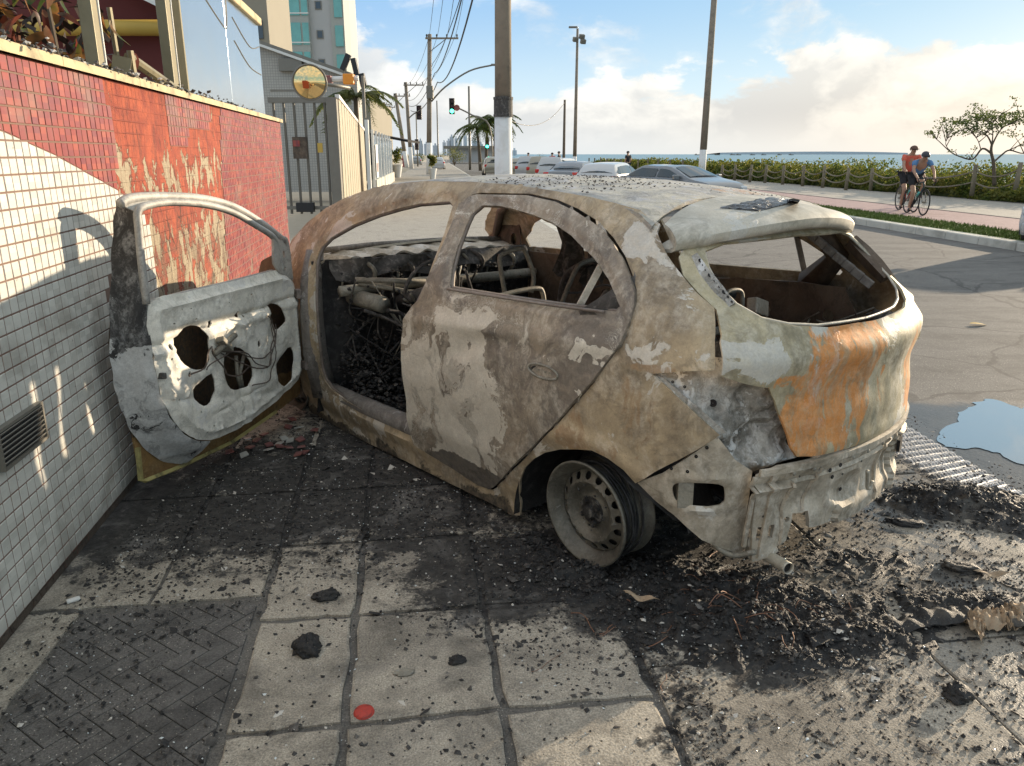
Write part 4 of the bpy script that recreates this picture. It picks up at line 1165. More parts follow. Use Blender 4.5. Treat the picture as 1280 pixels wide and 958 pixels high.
tg = bpanel('tailgate', gate_o, [gate_h], .006, M['gate'], .010, .020, amp=.008, fn=gate_off, seed=7)
hp = [tuple(p) for p in resamp(gate_h, .05)]
fr = BM(*np.array(hp).T, -.022)
MB().tube([Vector(p) for p in fr] + [Vector(fr[0])], .006, 4, caps=False).build('window_flange', M['spoiler'], tg, smooth=True)
# perforated window frame rails (bright left one, dark far one)
for sg, mt in ((1, 'beam'), (-1, 'inner')):
    L_ = [inv((-.22, .54, 1.13)), inv((-.30, .57, 1.085)), inv((-.38, .575, 1.03)), inv((-.44, .575, .985))]
    P = BM(*np.array(L_).T, -.038) * [1, sg, 1]
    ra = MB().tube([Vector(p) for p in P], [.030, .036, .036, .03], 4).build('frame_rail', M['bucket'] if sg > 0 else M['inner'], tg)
    if sg > 0:
        for k in range(9):
            f_ = .1 + k * .1; i = min(2, int(f_ * 3)); p = Vector(P[i]).lerp(Vector(P[i + 1]), f_ * 3 - i) + Vector((-.028, .012, .012))
            MB().lathe([(.001, .0), (.0045 if k % 3 else .008, .0)], 10, Matrix.Translation(p) @ Vector((-.75, .25, .6)).to_track_quat('Z', 'Y').to_matrix().to_4x4()).build('hole', M['dark'], ra)
# ---- lower back: recessed lamp corner, bracket, beam
bk_o = [inv((-.457, .666, .585)), inv((-.35, .725, .69)), inv((-.245, .772, .79)), inv((-.35, .735, .83)), inv((-.46, .66, .84)), inv((-.56, .50, .82)), inv((-.60, .36, .66)), inv((-.58, .36, .48)), inv((-.515, .53, .43))]
def bucket_off(t, z):
    V = np.stack([t, z], 1)
    e = segdist(np.array([bk_o[0], bk_o[2]]), V)
    d = -.02 - .060 * np.clip(e / .13, 0, 1) ** .7
    d = d - .03 * np.exp(-(((t - inv((-.52, .56, .7))[0]) / .06) ** 2 + ((z - .70) / .05) ** 2))
    d = d + .035 * fbm(V, 11, 3, 5) + .015 * hnoise(V, 42, 6)
    d = d + .05 * np.exp(-((z - .47) / .035) ** 2)
    return d
for mir in (False, True):
    bk = bpanel('lamp_corner', bk_o, (), 0, M['bucket'], .010, .014, amp=.0, fn=bucket_off, mirror=mir)
    if not mir:
        fl_ = [inv((-.457, .666, .600)), inv((-.36, .72, .69)), inv((-.257, .77, .783)), inv((-.29, .755, .772)), inv((-.385, .70, .69)), inv((-.475, .645, .605))]
        bpanel('lamp_flange', fl_, (), -.012, M['bucket'], .006, .016, parent=bk, amp=.002)
        for u, v, r_ in ((829, 489, .007), (857, 524, .007), (841, 478, .005), (873, 535, .006), (900, 510, .013), (856, 484, .005)):
            P = BM(*[[q_] for q_ in tr(u, v)], -.004 if r_ < .01 else -.055)[0]
            MB().lathe([(.001, 0), (r_, 0)], 12, Matrix.Translation(P) @ Vector((-.35, .9, .1)).to_track_quat('Z', 'Y').to_matrix().to_4x4()).build('bolt_hole', M['dark'], bk)
    # side bracket with the oval opening
    br_o = [(tx(-.215), .372)] + [inv((-.30, .74, .44)), inv((-.457, .664, .590)), inv((-.50, .60, .50)), inv((-.515, .532, .455)), inv((-.505, .52, .30)), inv((-.489, .50, .125)), inv((-.44, .56, .16)), inv((-.39, .63, .20)), inv((-.335, .708, .285))]
    oc = tr(877, 621)
    br = bpanel('bumper_bracket', br_o, [sm([(oc[0] - .060, oc[1] - .040), (oc[0] + .045, oc[1] - .040), (oc[0] + .070, oc[1] - .01), (oc[0] + .070, oc[1] + .025), (oc[0] + .04, oc[1] + .040), (oc[0] - .045, oc[1] + .040), (oc[0] - .068, oc[1] + .01)], 3)], -.020, M['beam'], .010, .02, amp=.005,
                mirror=mir, fn=lambda t, z: .010 * np.exp(-((np.hypot((t - oc[0]) / 1.7, z - oc[1]) - .065) / .012) ** 2))
    if not mir:
        MB().box(BM([oc[0] + .030], [oc[1]], -.075)[0], (.10, .05, .11), Euler((0, 0, -.75))).build('bracket_back', M['steel'], br)
        for u, v in ((840, 588), (872, 573), (861, 592), (886, 562)):
            P = BM(*[[q_] for q_ in tr(u, v)], -.016)[0]
            MB().lathe([(.001, 0), (.006, 0)], 10, Matrix.Translation(P) @ Vector((-.4, .9, .1)).to_track_quat('Z', 'Y').to_matrix().to_4x4()).build('bolt_hole', M['dark'], br)
bm_l = [(0, .165), inv((-.58, .10, .172)), inv((-.57, .20, .178)), inv((-.565, .235, .185)), inv((-.56, .255, .255)), inv((-.545, .33, .262)), inv((-.54, .345, .16)), inv((-.50, .44, .125)), inv((-.489, .497, .120)), inv((-.50, .525, .28)), inv((-.512, .54, .45)), inv((-.54, .47, .475))]
beam_o = bm_l + [(0, .475)] + [(-t, z) for t, z in bm_l[1:][::-1] if True]
# right half without the notch
beam_o = bm_l + [(0, .475)] + [(-t, z) for t, z in ([inv((-.54, .47, .475)), inv((-.512, .545, .45)), inv((-.50, .535, .28)), inv((-.489, .51, .15)), inv((-.54, .345, .160)), inv((-.57, .20, .165))])]
def beam_off(t, z):
    r = .022 * np.clip((z - .41) / .02, 0, 1)
    r += .016 * np.exp(-((z - .40) / .012) ** 2)
    r -= .018 * np.exp(-((z - .31) / .05) ** 2) * (np.abs(t) < .42)
    r += .020 * np.clip((.25 - z) / .03, 0, 1) * (t < .1)
    r += .026 * (np.abs(np.abs(t) - .47) < .085) * (z < .41)
    r += .014 * np.exp(-((np.hypot((t - .05) / 1.6, z - .30) - .07) / .015) ** 2)
    r += .016 * np.exp(-(((t + .22) / .05) ** 2 + ((z - .30) / .06) ** 2))
    r += .010 * np.exp(-((t - .30) / .012) ** 2) - .012 * (t < -.58)
    return r
def hole_tz(u, v, a, b_): c = tr(u, v); return arc2(c, a, b_, 12)
def rect_tz(u, v, a, b_): c = tr(u, v); return [(c[0] - a, c[1] - b_), (c[0] + a, c[1] - b_), (c[0] + a, c[1] + b_), (c[0] - a, c[1] + b_)]
beam = bpanel('rear_beam', beam_o, [hole_tz(1056, 564, .016, .024), rect_tz(950, 663, .026, .026), rect_tz(1100, 572, .026, .024) if False else hole_tz(1018, 600, .007, .007), hole_tz(985, 650, .010, .010), hole_tz(1079, 545, .008, .008)], -.004, M['beam'], .014, .016, amp=.004, fn=beam_off)
for t_ in (-.44, -.52):
    P = BM([t_], [.33], .030)[0]
    MB().box(P, (.012, .055, .05), Euler((0, 0, .25))).build('square_hole', M['dark'], beam)
hk = [Vector(p) for p in BM(np.array([.02, .0, -.02, -.045, -.05]), np.array([.37, .33, .29, .285, .31]), .045)]
MB().tube(catmull(hk, 4), .007, 6).build('tow_hook', M['spoiler'], beam, smooth=True)
for t_ in (.40, .33, .12, .02, -.1): MB().lathe([(.001, .006), (.007, .004), (.009, 0)], 8, Matrix.Translation(BM([t_], [.445], .028)[0]) @ Vector((-1, 0, 0)).to_track_quat('Z', 'Y').to_matrix().to_4x4()).build('bolt', M['steel'], beam)
for (ta, tb_, za, zb_) in ((.445, .462, .135, .455), (.385, .397, .17, .41), (.505, .515, .19, .45), (.285, .295, .27, .44), (-.20, -.19, .18, .44), (-.36, -.345, .18, .44), (-.57, -.555, .17, .45)):
    bpanel('seam_flange', [(ta, za), (tb_, za), (tb_, zb_), (ta, zb_)], (), .006, M['beam'], .010, .012, parent=beam, fn=beam_off, amp=.002)
bpanel('top_lip', [(.50, .452), (-.56, .452), (-.56, .475), (.50, .475)], (), .030, M['beam'], .012, .02, parent=beam, amp=.004)
q = random.Random(8)
for k in range(26):
    t_, z_ = q.uniform(-.5, .52), q.choice([.43, .40, .22, .30, .36, .18]) + q.uniform(-.012, .012); r_ = q.choice([.004, .005, .008])
    P = BM([t_], [z_], float(beam_off(np.array([t_]), np.array([z_]))[0]) + .0035)[0]
    MB().lathe([(.001, .0), (r_, .0)], 9, Matrix.Translation(P) @ Vector((-1, .3 * np.sign(t_), 0)).to_track_quat('Z', 'Y').to_matrix().to_4x4()).build('bolt_hole', M['dark'], beam)
# dark cavity behind lamp corner and under the tailgate
V2, F2 = fill2d([inv((-.5, .6, .86)), (0, .86), (0, .44), inv((-.5, .56, .42))], (), .05)
raw('inner_wall', BM(V2[:, 0], V2[:, 1], -.20 + 0 * V2[:, 0]), F2, M['char2'], car, True, .004, -1, flip=True)
# exhaust tip
e0 = CL(945, 686, 0, -.46); e1 = CL(986, 711, 0, -.62)
ep = MB().tube(catmull([Vector(e0) + Vector((.25, .05, .05)), Vector(e0) + Vector((.05, .01, .01)), Vector(e0).lerp(Vector(e1), .5), Vector(e1)], 5), .019, 14, caps=False).build('exhaust_pipe', M['spoiler'], car, smooth=True)
m = ep.modifiers.new('thickness', 'SOLIDIFY'); m.thickness = .002
MB().lathe([(.001, 0), (.017, 0)], 14, Matrix.Translation(Vector(e0).lerp(Vector(e1), .93)) @ (Vector(e1) - Vector(e0)).to_track_quat('Z', 'Y').to_matrix().to_4x4()).build('pipe_bore', M['dark'], ep)
u0 = CL(905, 690, 0, -.40)
MB().tube(catmull([Vector(CL(886, 655, 1, .60)), Vector(CL(893, 680, 1, .58)), Vector(CL(915, 694, 1, .55)), Vector(CL(944, 690, 1, .52))], 4), .010, 7).build('hanger_pipe', M['steel'], car, smooth=True)

# ---- wheels
def wheel(x, y, sg, lean=0, toe=0):
    Mw = Matrix.Translation((x, y, .212)) @ Euler((0, 0, toe)).to_matrix().to_4x4() @ Matrix.Rotation(-sg * (PI / 2 + lean), 4, 'X')
    R0 = .193
    w = MB().lathe([(R0 * .995, -.165), (R0 * 1.03, -.160), (R0 * 1.03, -.152), (R0 * .93, -.145), (R0 * .90, -.11), (R0 * .84, -.08), (R0 * .84, -.05), (R0 * .90, -.03), (R0 * .935, -.012), (R0 * 1.035, -.006), (R0 * 1.04, .004), (R0 * 1.0, .006), (R0 * .985, 0), (R0 * .90, -.010), (R0 * .86, -.03), (R0 * .81, -.045)], 56, Mw).build('wheel', M['rim'], car, smooth=True)
    holes = [[(c_[0] + .0150 * math.cos(q), c_[1] + .0150 * math.sin(q)) for q in [k * PI / 5 for k in range(10)]] for c_ in [(.138 * math.cos(a_), .138 * math.sin(a_)) for a_ in [j * 2 * PI / 16 + .1 for j in range(16)]]]
    V2, F2 = fill2d([(.155 * math.cos(q), .155 * math.sin(q)) for q in [k * PI / 30 for k in range(60)]], holes, .011)
    rr_ = np.hypot(V2[:, 0], V2[:, 1])
    hz = np.interp(rr_, [0, .05, .065, .08, .115, .122, .155], [-.040, -.040, -.052, -.050, -.020, -.028, -.046])
    P = [Mw @ Vector((a_, b_, h_)) for (a_, b_), h_ in zip(V2, hz)]
    raw('disc', P, F2, M['rim'], w, True, .004, -1)
    hb = MB(); hb.lathe([(.001, -.012), (.024, -.014), (.028, -.034), (.052, -.036), (.056, -.05)], 20, Mw)
    for k in range(4):
        a_ = k * PI / 2 + .5; hb.lathe([(.001, -.018), (.009, -.020), (.010, -.044)], 6, Mw @ Matrix.Translation((.042 * math.cos(a_), .042 * math.sin(a_), 0)))
    q = random.Random(int(x * 10 + y * 100))
    for k in range(60): chunk(hb, Mw @ Vector((q.gauss(0, .03), q.gauss(0, .03), -.030 + q.uniform(-.01, .012))), q.uniform(.003, .009), k)
    hb.build('hub', M['hub'], w)
    MB().lathe([(.10, -.11), (.150, -.11), (.150, -.06), (.10, -.06)], 30, Mw, closed=True).build('brake_drum', M['char'], w, smooth=True)
    tb = MB()
    for k in range(6):    # rings of bared tyre cord, fallen round the barrel
        r_ = R0 * q.uniform(.88, .99); h_ = -.04 - k * .013
        pts = [Mw @ Vector((r_ * math.cos(a_) + .006 * math.sin(3 * a_ + k), r_ * math.sin(a_) + .006 * math.cos(5 * a_ + k * 2), h_ + .006 * math.sin(2 * a_ + k))) for a_ in [i * PI / 20 for i in range(41)]]
        tb.tube(pts, q.uniform(.003, .006), 5, caps=False)
    tb.build('tyre_cords', M['char'], w, smooth=True)
    return w
wheel(0.0, .800, 1, .05, -.02); wheel(0.0, -.800, -1); wheel(2.50, .76, 1, 0, .1); wheel(2.50, -.76, -1, 0, .1)
# wheel house and underside
def half_tub(sg):
    mb = MB()
    def fn(u, w):
        a_ = PI * u; return Vector((.03 + .385 * math.cos(a_), sg * ((.78 if a_ < 2.2 else .78 - .12 * min(1, (a_ - 2.2) * 2)) * (1 - w) + .44 * w), (.06 if a_ < 2.6 else .06 + .16 * (a_ - 2.6) / .54) + .39 * math.sin(a_) * (1 if a_ < 2.6 else 1)))
    mb.grid(fn, 24, 6); mb.add([fn(i / 24, 1) for i in range(25)], [tuple(range(25))])
    return mb
for sg in (1, -1): half_tub(sg).build('wheel_house', M['char'], car, smooth=True)
V2, F2 = fill2d([(-.50, -.50), (-.50, .50), (-.3, .44), (.5, .44), (.5, .74), (2.3, .74), (2.3, -.74), (.5, -.74), (.5, -.44), (-.3, -.44)], (), .05)
raw('floor', np.stack([V2[:, 0], V2[:, 1], .14 + .02 * fbm(V2, 6, 3, 1) + .16 * np.clip((.55 - V2[:, 0]) / .1, 0, 1) * (V2[:, 0] < .6)], 1), F2, M['char'], car, True, .01)
V2, F2 = fill2d([(-.46, -.44), (-.46, .44), (.40, .44), (.40, -.44)], [arc2((-.08, -.02), .27, .27, 24)], .045)
raw('boot_floor', np.stack([V2[:, 0], V2[:, 1], .42 + .015 * fbm(V2, 7, 3, 1)], 1), F2, M['char2'], car, True, .01)
MB().lathe([(.27, .42), (.26, .28), (.001, .27)], 28, Matrix.Translation((-.08, -.02, 0))).build('spare_well', M['char'], car, smooth=True)
MB().lathe([(.25, .46), (.26, .50), (.20, .52), (.10, .50), (.001, .50)], 28, Matrix.Translation((-.10, -.02, 0))).build('spare_wheel', M['char2'], car, smooth=True)
for sg in (1, -1):   # inner quarter sheets
    L_ = [(.42, .42), (-.28, .42), (-.30, .80), (-.22, .93), (.0, .93), (.5, .90), (.55, .5)]
    V2, F2 = fill2d(L_, [arc2((.2, .78), .05, .03, 10), arc2((-.15, .80), .03, .03, 10), arc2((.05, .62), .02, .02, 8)], .05)
    raw('inner_quarter', np.stack([V2[:, 0], sg * (.60 - .12 * np.maximum(0, .1 - V2[:, 0]) + .03 * fbm(V2, 5, 3, 2)), V2[:, 1]], 1), F2, M['inner'], car, True, .008)
    L_ = [(.55, .50), (.55, .90), (2.0, .92), (2.0, .25), (.7, .22)]
    if sg < 0:
        V2, F2 = fill2d(L_, [arc2((.80, .62), .07, .11, 14), arc2((1.30, .70), .05, .05, 10), arc2((1.35, .45), .10, .08, 12), arc2((.72, .82), .02, .02, 8), arc2((1.65, .8), .02, .02, 8), arc2((1.75, .45), .10, .08, 12)], .05)
        raw('inner_door_sheet', np.stack([V2[:, 0], -(.725 + .02 * fbm(V2, 5, 3, 2)), V2[:, 1]], 1), F2, M['inner'], car, True, .008)
    # inner rear pillar
    P = BM(np.array([inv((.05, sg * .7, .93))[0], inv((-.12, sg * .66, 1.05))[0], inv((-.06, sg * .6, 1.18))[0]]), np.array([.90, 1.05, 1.2]), -.06)
    MB().tube([Vector(p) for p in P], [.07, .05, .04], 6).build('rear_pillar', M['char2' if sg > 0 else 'inner'], car, smooth=True)
# right rear window divider
p0 = Vector(BM([-tx(.10)], [.95], -.01)[0]); p1 = Vector(BM([-tx(.10)], [1.135], -.01)[0])
MB().tube([p0, p1], .016, 4).build('window_divider', M['sill'], car)
# ---- cabin wreckage
def curve(name, pts, r, mat, n=7, k=5, parent=None): return MB().tube(catmull([Vector(p) for p in pts], k), r, n).build(name, M[mat], parent or car, smooth=True)
curve('dash_beam', [(1.93, .70, .80), (1.90, .3, .81), (1.88, -.2, .80), (1.93, -.70, .79)], .030, 'steel')
# seat frames
sx = .95
def seat(y0, x0, burnt_=False, tall=.72):
    s = curve('seat_frame', [(x0 + .02, y0 - .21, .36), (x0 - .05, y0 - .20, .62), (x0 - .16, y0 - .17, tall + .18), (x0 - .18, y0 - .10, tall + .24), (x0 - .18, y0 + .10, tall + .24), (x0 - .16, y0 + .17, tall + .18), (x0 - .05, y0 + .20, .62), (x0 + .02, y0 + .21, .36)], .013, 'steel')
    for z_ in (.45, .56, .68, .80): MB().tube(catmull([Vector((x0 - .04 - (z_ - .5) * .25, y0 + q_ * .2, z_ + .012 * math.sin(q_ * 9))) for q_ in (-1, -.5, 0, .5, 1)], 3), .006, 5).build('spring', M['wire'], s)
    for q_ in (-.2, .2): MB().box((x0 + .25, y0 + q_, .34), (.5, .03, .07), Euler((0, -.1, 0))).build('seat_rail', M['char2'], s)
    for k in range(7): MB().tube([(x0 + .05 + k * .07, y0 - .2, .37), (x0 + .05 + k * .07, y0, .35), (x0 + .05 + k * .07, y0 + .2, .37)], .006, 5).build('spring', M['wire'], s)
    return s
s = seat(-.36, 1.22)
hr_ = [CL(u, v, 0, .98) for u, v in ((632, 372), (625, 330), (628, 318), (650, 311), (657, 316), (667, 345), (664, 366))]
MB().tube(catmull([Vector(p) for p in hr_], 4), .011, 7).build('head_rest_hoop', M['steel'], s, smooth=True)
hr_ = [CL(u, v, 0, .70) for u, v in ((600, 382), (625, 370), (668, 361), (678, 366), (681, 392))]
curve('rear_seat_hoop', hr_, .011, 'steel')
seat(.30, 1.15, tall=.50)
for (a_, b_) in (((.32, .18, .86), (.30, -.12, .86)), ((.30, -.20, .86), (.28, -.46, .86))):
    a_, b_ = Vector(a_), Vector(b_)
    rs_ = curve('rear_seat_frame', [a_ - Vector((-.1, 0, .45)), a_ - Vector((0, 0, .05)), a_ + Vector((-.02, -.04, .0)), b_ + Vector((-.02, .04, .0)), b_ - Vector((0, 0, .05)), b_ - Vector((-.1, 0, .45))], .013, 'char2')
    for k in range(9):
        p = a_.lerp(b_, (k + .5) / 9); MB().tube(catmull([p - Vector((-.1, 0, .44)), p - Vector((-.03, .01, .2)), p - Vector((0, 0, .02))], 3), .005, 5).build('spring', M['wire'], rs_)
for c_ in ((.06, .08, .86), (.05, -.12, .87)):   # head rest hoops seen through the tailgate
    c_ = Vector(c_); curve('head_rest_hoop', [c_ + Vector((0, .06, -.12)), c_ + Vector((0, .075, 0)), c_ + Vector((0, .05, .055)), c_ + Vector((0, -.05, .055)), c_ + Vector((0, -.075, 0)), c_ + Vector((0, -.06, -.12))], .009, 'steel')
MB().tube(catmull([(.05, .30, .72), (.06, .05, .76), (.05, -.22, .78), (.05, -.34, .80)], 4), .018, 7).build('latch_bar', M['steel'], car, smooth=True)
MB().box((.04, -.30, .84), (.05, .11, .07), Euler((.3, .2, .1))).build('latch_block', M['beam'], car, bevel=.006)
for k in range(7): curve('burnt_coil', [(-.05 + .02 * k, .20 - k * .045, .46), (-.08 + .02 * k, .20 - k * .045, .62), (-.0 + .02 * k, .16 - k * .045, .72)], .008, 'char2')
q = random.Random(5)
for k in range(22):
    a_ = Vector((q.uniform(-.35, .5), q.choice([-1, -1, 1]) * q.uniform(.40, .56), q.uniform(.5, .92))); b_ = a_ + Vector((q.uniform(-.3, .3), q.uniform(-.15, .15), q.uniform(-.35, .15)))
    curve('wiring' if k % 2 else 'boot_strut', [a_, a_.lerp(b_, .5) + Vector((q.uniform(-.05, .05), q.uniform(-.05, .05), -.04)), b_], q.uniform(.003, .006) if k % 2 else q.uniform(.008, .014), q.choice(['char2', 'steel', 'inner']), 5, 4)
for k in range(7):
    P = BM(np.array([inv((-.36, -.60, .98))[0]]), np.array([.95]), -.05)[0]; t_ = k / 7
    p = Vector((-.33 + .30 * t_, -.50 + .0 * t_, .97 + .20 * t_)); MB().box(p, (.05, .02, .035), Euler((0, -.6, .2))).build('pillar_gusset', M['sill'], car, bevel=.004)
rl = MB(); q = random.Random(14)
def baffle_strip(x0, x1, zl):  # hidden strip added in the cabin to cut the sun into wall streaks
    mb = MB(); mb.grid(lambda u, w: Vector((x0 + (x1 - x0) * u + .02 * math.sin(w * 7), -.50 + .035 * math.sin(u * 8 + w * 5), 1.33 - (1.33 - zl - .03 * math.sin(u * 13)) * w)), 10, 12)
    raw('sun_baffle', mb.v, mb.f, M['char2'], car, False, .006, 0)
baffle_strip(.98, 1.13, .86); baffle_strip(1.16, 1.30, .80); baffle_strip(1.325, 1.52, .84)
# belts / inner wheel arch band seen through the rear window
curve('belt_guide', [CL(u, v, 1, -.45) for u, v in ((700, 382), (706, 350), (722, 334), (745, 326))], .022, 'char2')
curve('belt_stalk', [CL(u, v, 1, -.55) for u, v in ((719, 325), (715, 305), (718, 298))], .010, 'sill')
# steering column, pedals, tangled wiring and collapsed dashboard
MB().tube([(1.95, .36, .70), (1.60, .36, .80)], .035, 8).build('steering_column', M['char2'], car, smooth=True)
MB().tube([(1.56 + .0 * math.cos(q_) - .06 * math.sin(q_), .36 + .17 * math.cos(q_), .82 + .16 * math.sin(q_)) for q_ in [i * PI / 16 for i in range(20)]], .010, 7).build('steering_wheel', M['char2'], car, smooth=True)
cw = MB()
def cowl(u, w):
    x_ = 2.08 + .22 * w; y_ = .72 - 1.44 * u
    return Vector((x_ + .012 * math.sin(u * 40), y_, .965 - .02 * (2 * u - 1) ** 2 + .012 * math.sin(u * 55 + w * 6) + .02 * w))
cw.grid(cowl, 70, 6)
raw('cowl_panel', cw.v, cw.f, M['beam'], car, True, .012)
mb = MB(); mb.grid(lambda u, w: Vector((2.08 - .03 * w + .02 * math.sin(u * 33) + .25 * max(0, w - .5) ** 1.5, .78 - 1.56 * u, .955 - .86 * w)), 40, 16)
raw('bulkhead', mb.v, mb.f, M['char'], car, True, .01)
for k in range(16):
    y_ = .66 - k * .085
    MB().tube(catmull([Vector((2.05, y_, .95)), Vector((2.02 - .03 * (k % 3), y_ - .03, .86 + .01 * (k % 4))), Vector((2.05, y_ - .02, .74))], 4), .006 + .004 * (k % 3), 5).build('dash_bracket', M['char2' if k % 2 else 'steel'], car, smooth=True)
mb = MB(); mb.grid(lambda u, w: Vector((2.03 - .05 * w + .02 * math.sin(u * 29 + w * 4), .70 - 1.40 * u, .955 - .10 * w - .02 * math.sin(u * 17) * w)), 50, 5)
raw('dash_shell', mb.v, mb.f, M['char2'], car, True, .006)
q = random.Random(21)
for k in range(64):
    a_ = Vector((q.uniform(1.6, 2.0), q.uniform(-.1, .66), q.uniform(.6, .9))); b_ = Vector((q.uniform(1.35, 2.0), q.uniform(-.1, .66), q.uniform(.18, .6)))
    m_1 = a_.lerp(b_, .5) + Vector((q.uniform(-.15, .15), q.uniform(-.12, .12), q.uniform(-.1, .05)))
    curve('dash_strut' if k < 12 else 'wiring', [a_, m_1, b_], q.uniform(.007, .014) if k < 12 else q.uniform(.003, .007), q.choice(['steel', 'char', 'char2', 'char', 'char2']), 6, 6)
for (a_, b_, r_) in (((1.9, .62, .86), (1.70, .30, .84), .016), ((1.9, .60, .84), (1.72, .26, .76), .014), ((1.86, .14, .86), (1.62, .02, .60), .012), ((1.86, .14, .88), (1.66, .30, .58), .010)):
    MB().tube([a_, b_], r_, 6).build('dash_strut', M['steel'], car, smooth=True)
MB().tube([(1.98, .60, .76), (1.72, .56, .74)], .045, 12).build('blower_tube', M['steel'], car, smooth=True)
mb = MB(); mb2 = MB()
for i in range(9000):
    x_ = q.uniform(.45, 2.05); y_ = q.uniform(-.68, .70)
    pile = .14 + .22 * math.exp(-((x_ - 1.95) / .22) ** 2) + .10 * math.exp(-(((x_ - 1.5) / .3) ** 2 + ((y_ - .1) / .3) ** 2))
    chunk(mb, (x_, y_, pile * q.uniform(.9, 1.2) + q.random() ** 3 * .10), q.uniform(.004, .020), i, .7, 0 if q.random() < .8 else 1)
for i in range(1700):
    x_ = q.uniform(1.85, 2.05); chunk(mb, (x_, q.uniform(-.6, .68), .2 + .7 * q.random() ** 1.6), q.uniform(.004, .018), i, .8, 0 if q.random() < .8 else 1)
for i in range(260): chunk(mb, (q.uniform(-.4, .3), q.uniform(-.4, .4), .44 + q.random() * .05), q.uniform(.008, .03), i, .7, 0)
mb.build('cabin_debris', [M['char'], M['char2']], car, kind='stuff')
# ---- front end
def hood(u, w):
    x_ = 2.26 + .86 * u; y_ = (w * 2 - 1) * (.70 - .10 * u ** 2)
    return Vector((x_, y_, 1.00 - .20 * u ** 1.8 - .05 * abs(w * 2 - 1) ** 3 + .012 * math.sin(u * 7 + w * 5)))
mb = MB(); mb.grid(hood, 20, 24); raw('bonnet', mb.v, mb.f, M['spoiler'], car, True, .012, flip=False)
for sg in (1, -1):
    L_ = [(2.34, .05), (2.30, .9), (2.36, 1.0), (2.6, .96), (3.0, .87), (3.15, .75), (3.17, .30), (2.98, .10), (2.93, .30), (2.78, .44), (2.55, .50), (2.38, .44), (2.42, .15)]
    V2, F2 = fill2d([(2.30, .06), (2.27, .9), (2.33, 1.0), (2.6, .96), (3.0, .87), (3.15, .75), (3.17, .30), (2.95, .12), (2.91, .28), (2.80, .42), (2.63, .50), (2.44, .50), (2.24 + .1, .40), (2.33, .20)], (), .04)
    raw('front_fender', np.stack([V2[:, 0], sg * (Ys(V2[:, 0], np.minimum(V2[:, 1], .9)) - .03 - .22 * np.maximum(0, V2[:, 0] - 2.75) ** 1.5 - .10 * np.maximum(0, V2[:, 1] - .88) * 3), V2[:, 1]], 1), F2, M['inner'] if sg > 0 else M['side'], car, True, .012)
mb = MB(); mb.grid(lambda u, w: Vector((3.14 + .05 * math.sin(PI * u), .56 - 1.12 * u, .15 + .62 * w)), 16, 8); raw('front_panel', mb.v, mb.f, M['sill'], car, True, .012)
MB().box((2.65, 0, .50), (.55, .7, .45), Euler((0, 0, .1))).build('engine_block', M['char2'], car, bevel=.05)
# windscreen lower rail and header
for sg in (1, -1): pass
mb = MB().tube([Vector(p) for p in [(1.86, y_, float(Zr(np.array([1.8]), np.array([y_]))[0]) - .02) for y_ in np.linspace(-.50, .50, 9)]], .022, 7).build('windscreen_header', M['frame'], car, smooth=True)
mb = MB().tube([(2.27, .70, .985), (2.29, .3, 1.0), (2.29, -.3, 1.0), (2.27, -.70, .985)], .018, 6).build('scuttle_rail', M['sill'], car, smooth=True)
# inner A pillars
for sg in (1, -1):
    P = BM(tx(np.array([2.30, 2.15, 1.95, 1.75, 1.5])), np.array([1.02, 1.17, 1.26, 1.315, 1.34]), -.045) * [1, sg, 1]
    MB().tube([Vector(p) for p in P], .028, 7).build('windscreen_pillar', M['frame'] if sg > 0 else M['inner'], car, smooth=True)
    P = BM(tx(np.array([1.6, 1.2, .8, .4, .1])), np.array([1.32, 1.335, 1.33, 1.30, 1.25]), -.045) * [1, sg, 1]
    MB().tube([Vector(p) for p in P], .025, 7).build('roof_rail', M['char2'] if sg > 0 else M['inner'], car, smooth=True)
# hinge pillar (front edge of the left opening) and sill top
P = BM(tx(np.array([2.13, 2.12, 2.10, 2.12, 2.14])), np.array([.20, .45, .65, .85, 1.0]), -.035)
hpil = MB().tube([Vector(p) for p in P], [.075, .070, .065, .06, .05], 8).build('hinge_pillar', M['sill'], car, smooth=True)
for z_ in (.38, .78): MB().box(BM([tx(2.14)], [z_], .02)[0], (.06, .05, .05)).build('hinge', M['frame'], hpil, bevel=.006)
MB().tube([Vector(BM([tx(x_)], [.215], -.06)[0]) for x_ in np.linspace(2.1, .9, 8)], .055, 8).build('sill_top', M['sill'], car, smooth=True)

# ---- the open front door
DA = math.radians(-163); P0d = np.array([-1.165, 4.24, 0]); Dd = np.array([math.sin(DA), math.cos(DA), 0]); Dn = np.array([Dd[1], -Dd[0], 0])   # Dn points to the wall
def DP(u, v, off=0.):
    o, d = ray(u, v); P_ = P0d + Dn * off; t = Dn @ (P_ - o) / (Dn @ d); P = o + t * d
    return (float((P - P0d) @ Dd), float(P[2]))
def DW(a_, z_, off=0.): return w2c(P0d + Dd * a_ + Dn * off + np.array([0, 0, z_]))
def dpanel(name, outer, holes, off, mat, solid, step, parent, fn=None, amp=.003):
    V2, F2 = fill2d(outer, holes, step); o_ = off + dentn(V2, amp, 5, 3)
    if fn is not None: o_ = o_ + fn(V2[:, 0], V2[:, 1])
    P = [DW(a_, z_, k) for (a_, z_), k in zip(V2, o_)]
    return raw(name, P, F2, mat, parent, True, solid, 0)
inn = sm([DP(u, v) for u, v in [(185, 380), (230, 366), (290, 352), (345, 338), (362, 345), (369, 370), (374, 420), (376, 450), (372, 474), (350, 497), (320, 520), (295, 537), (262, 550), (236, 545), (216, 525), (200, 492), (190, 440)]], 2)
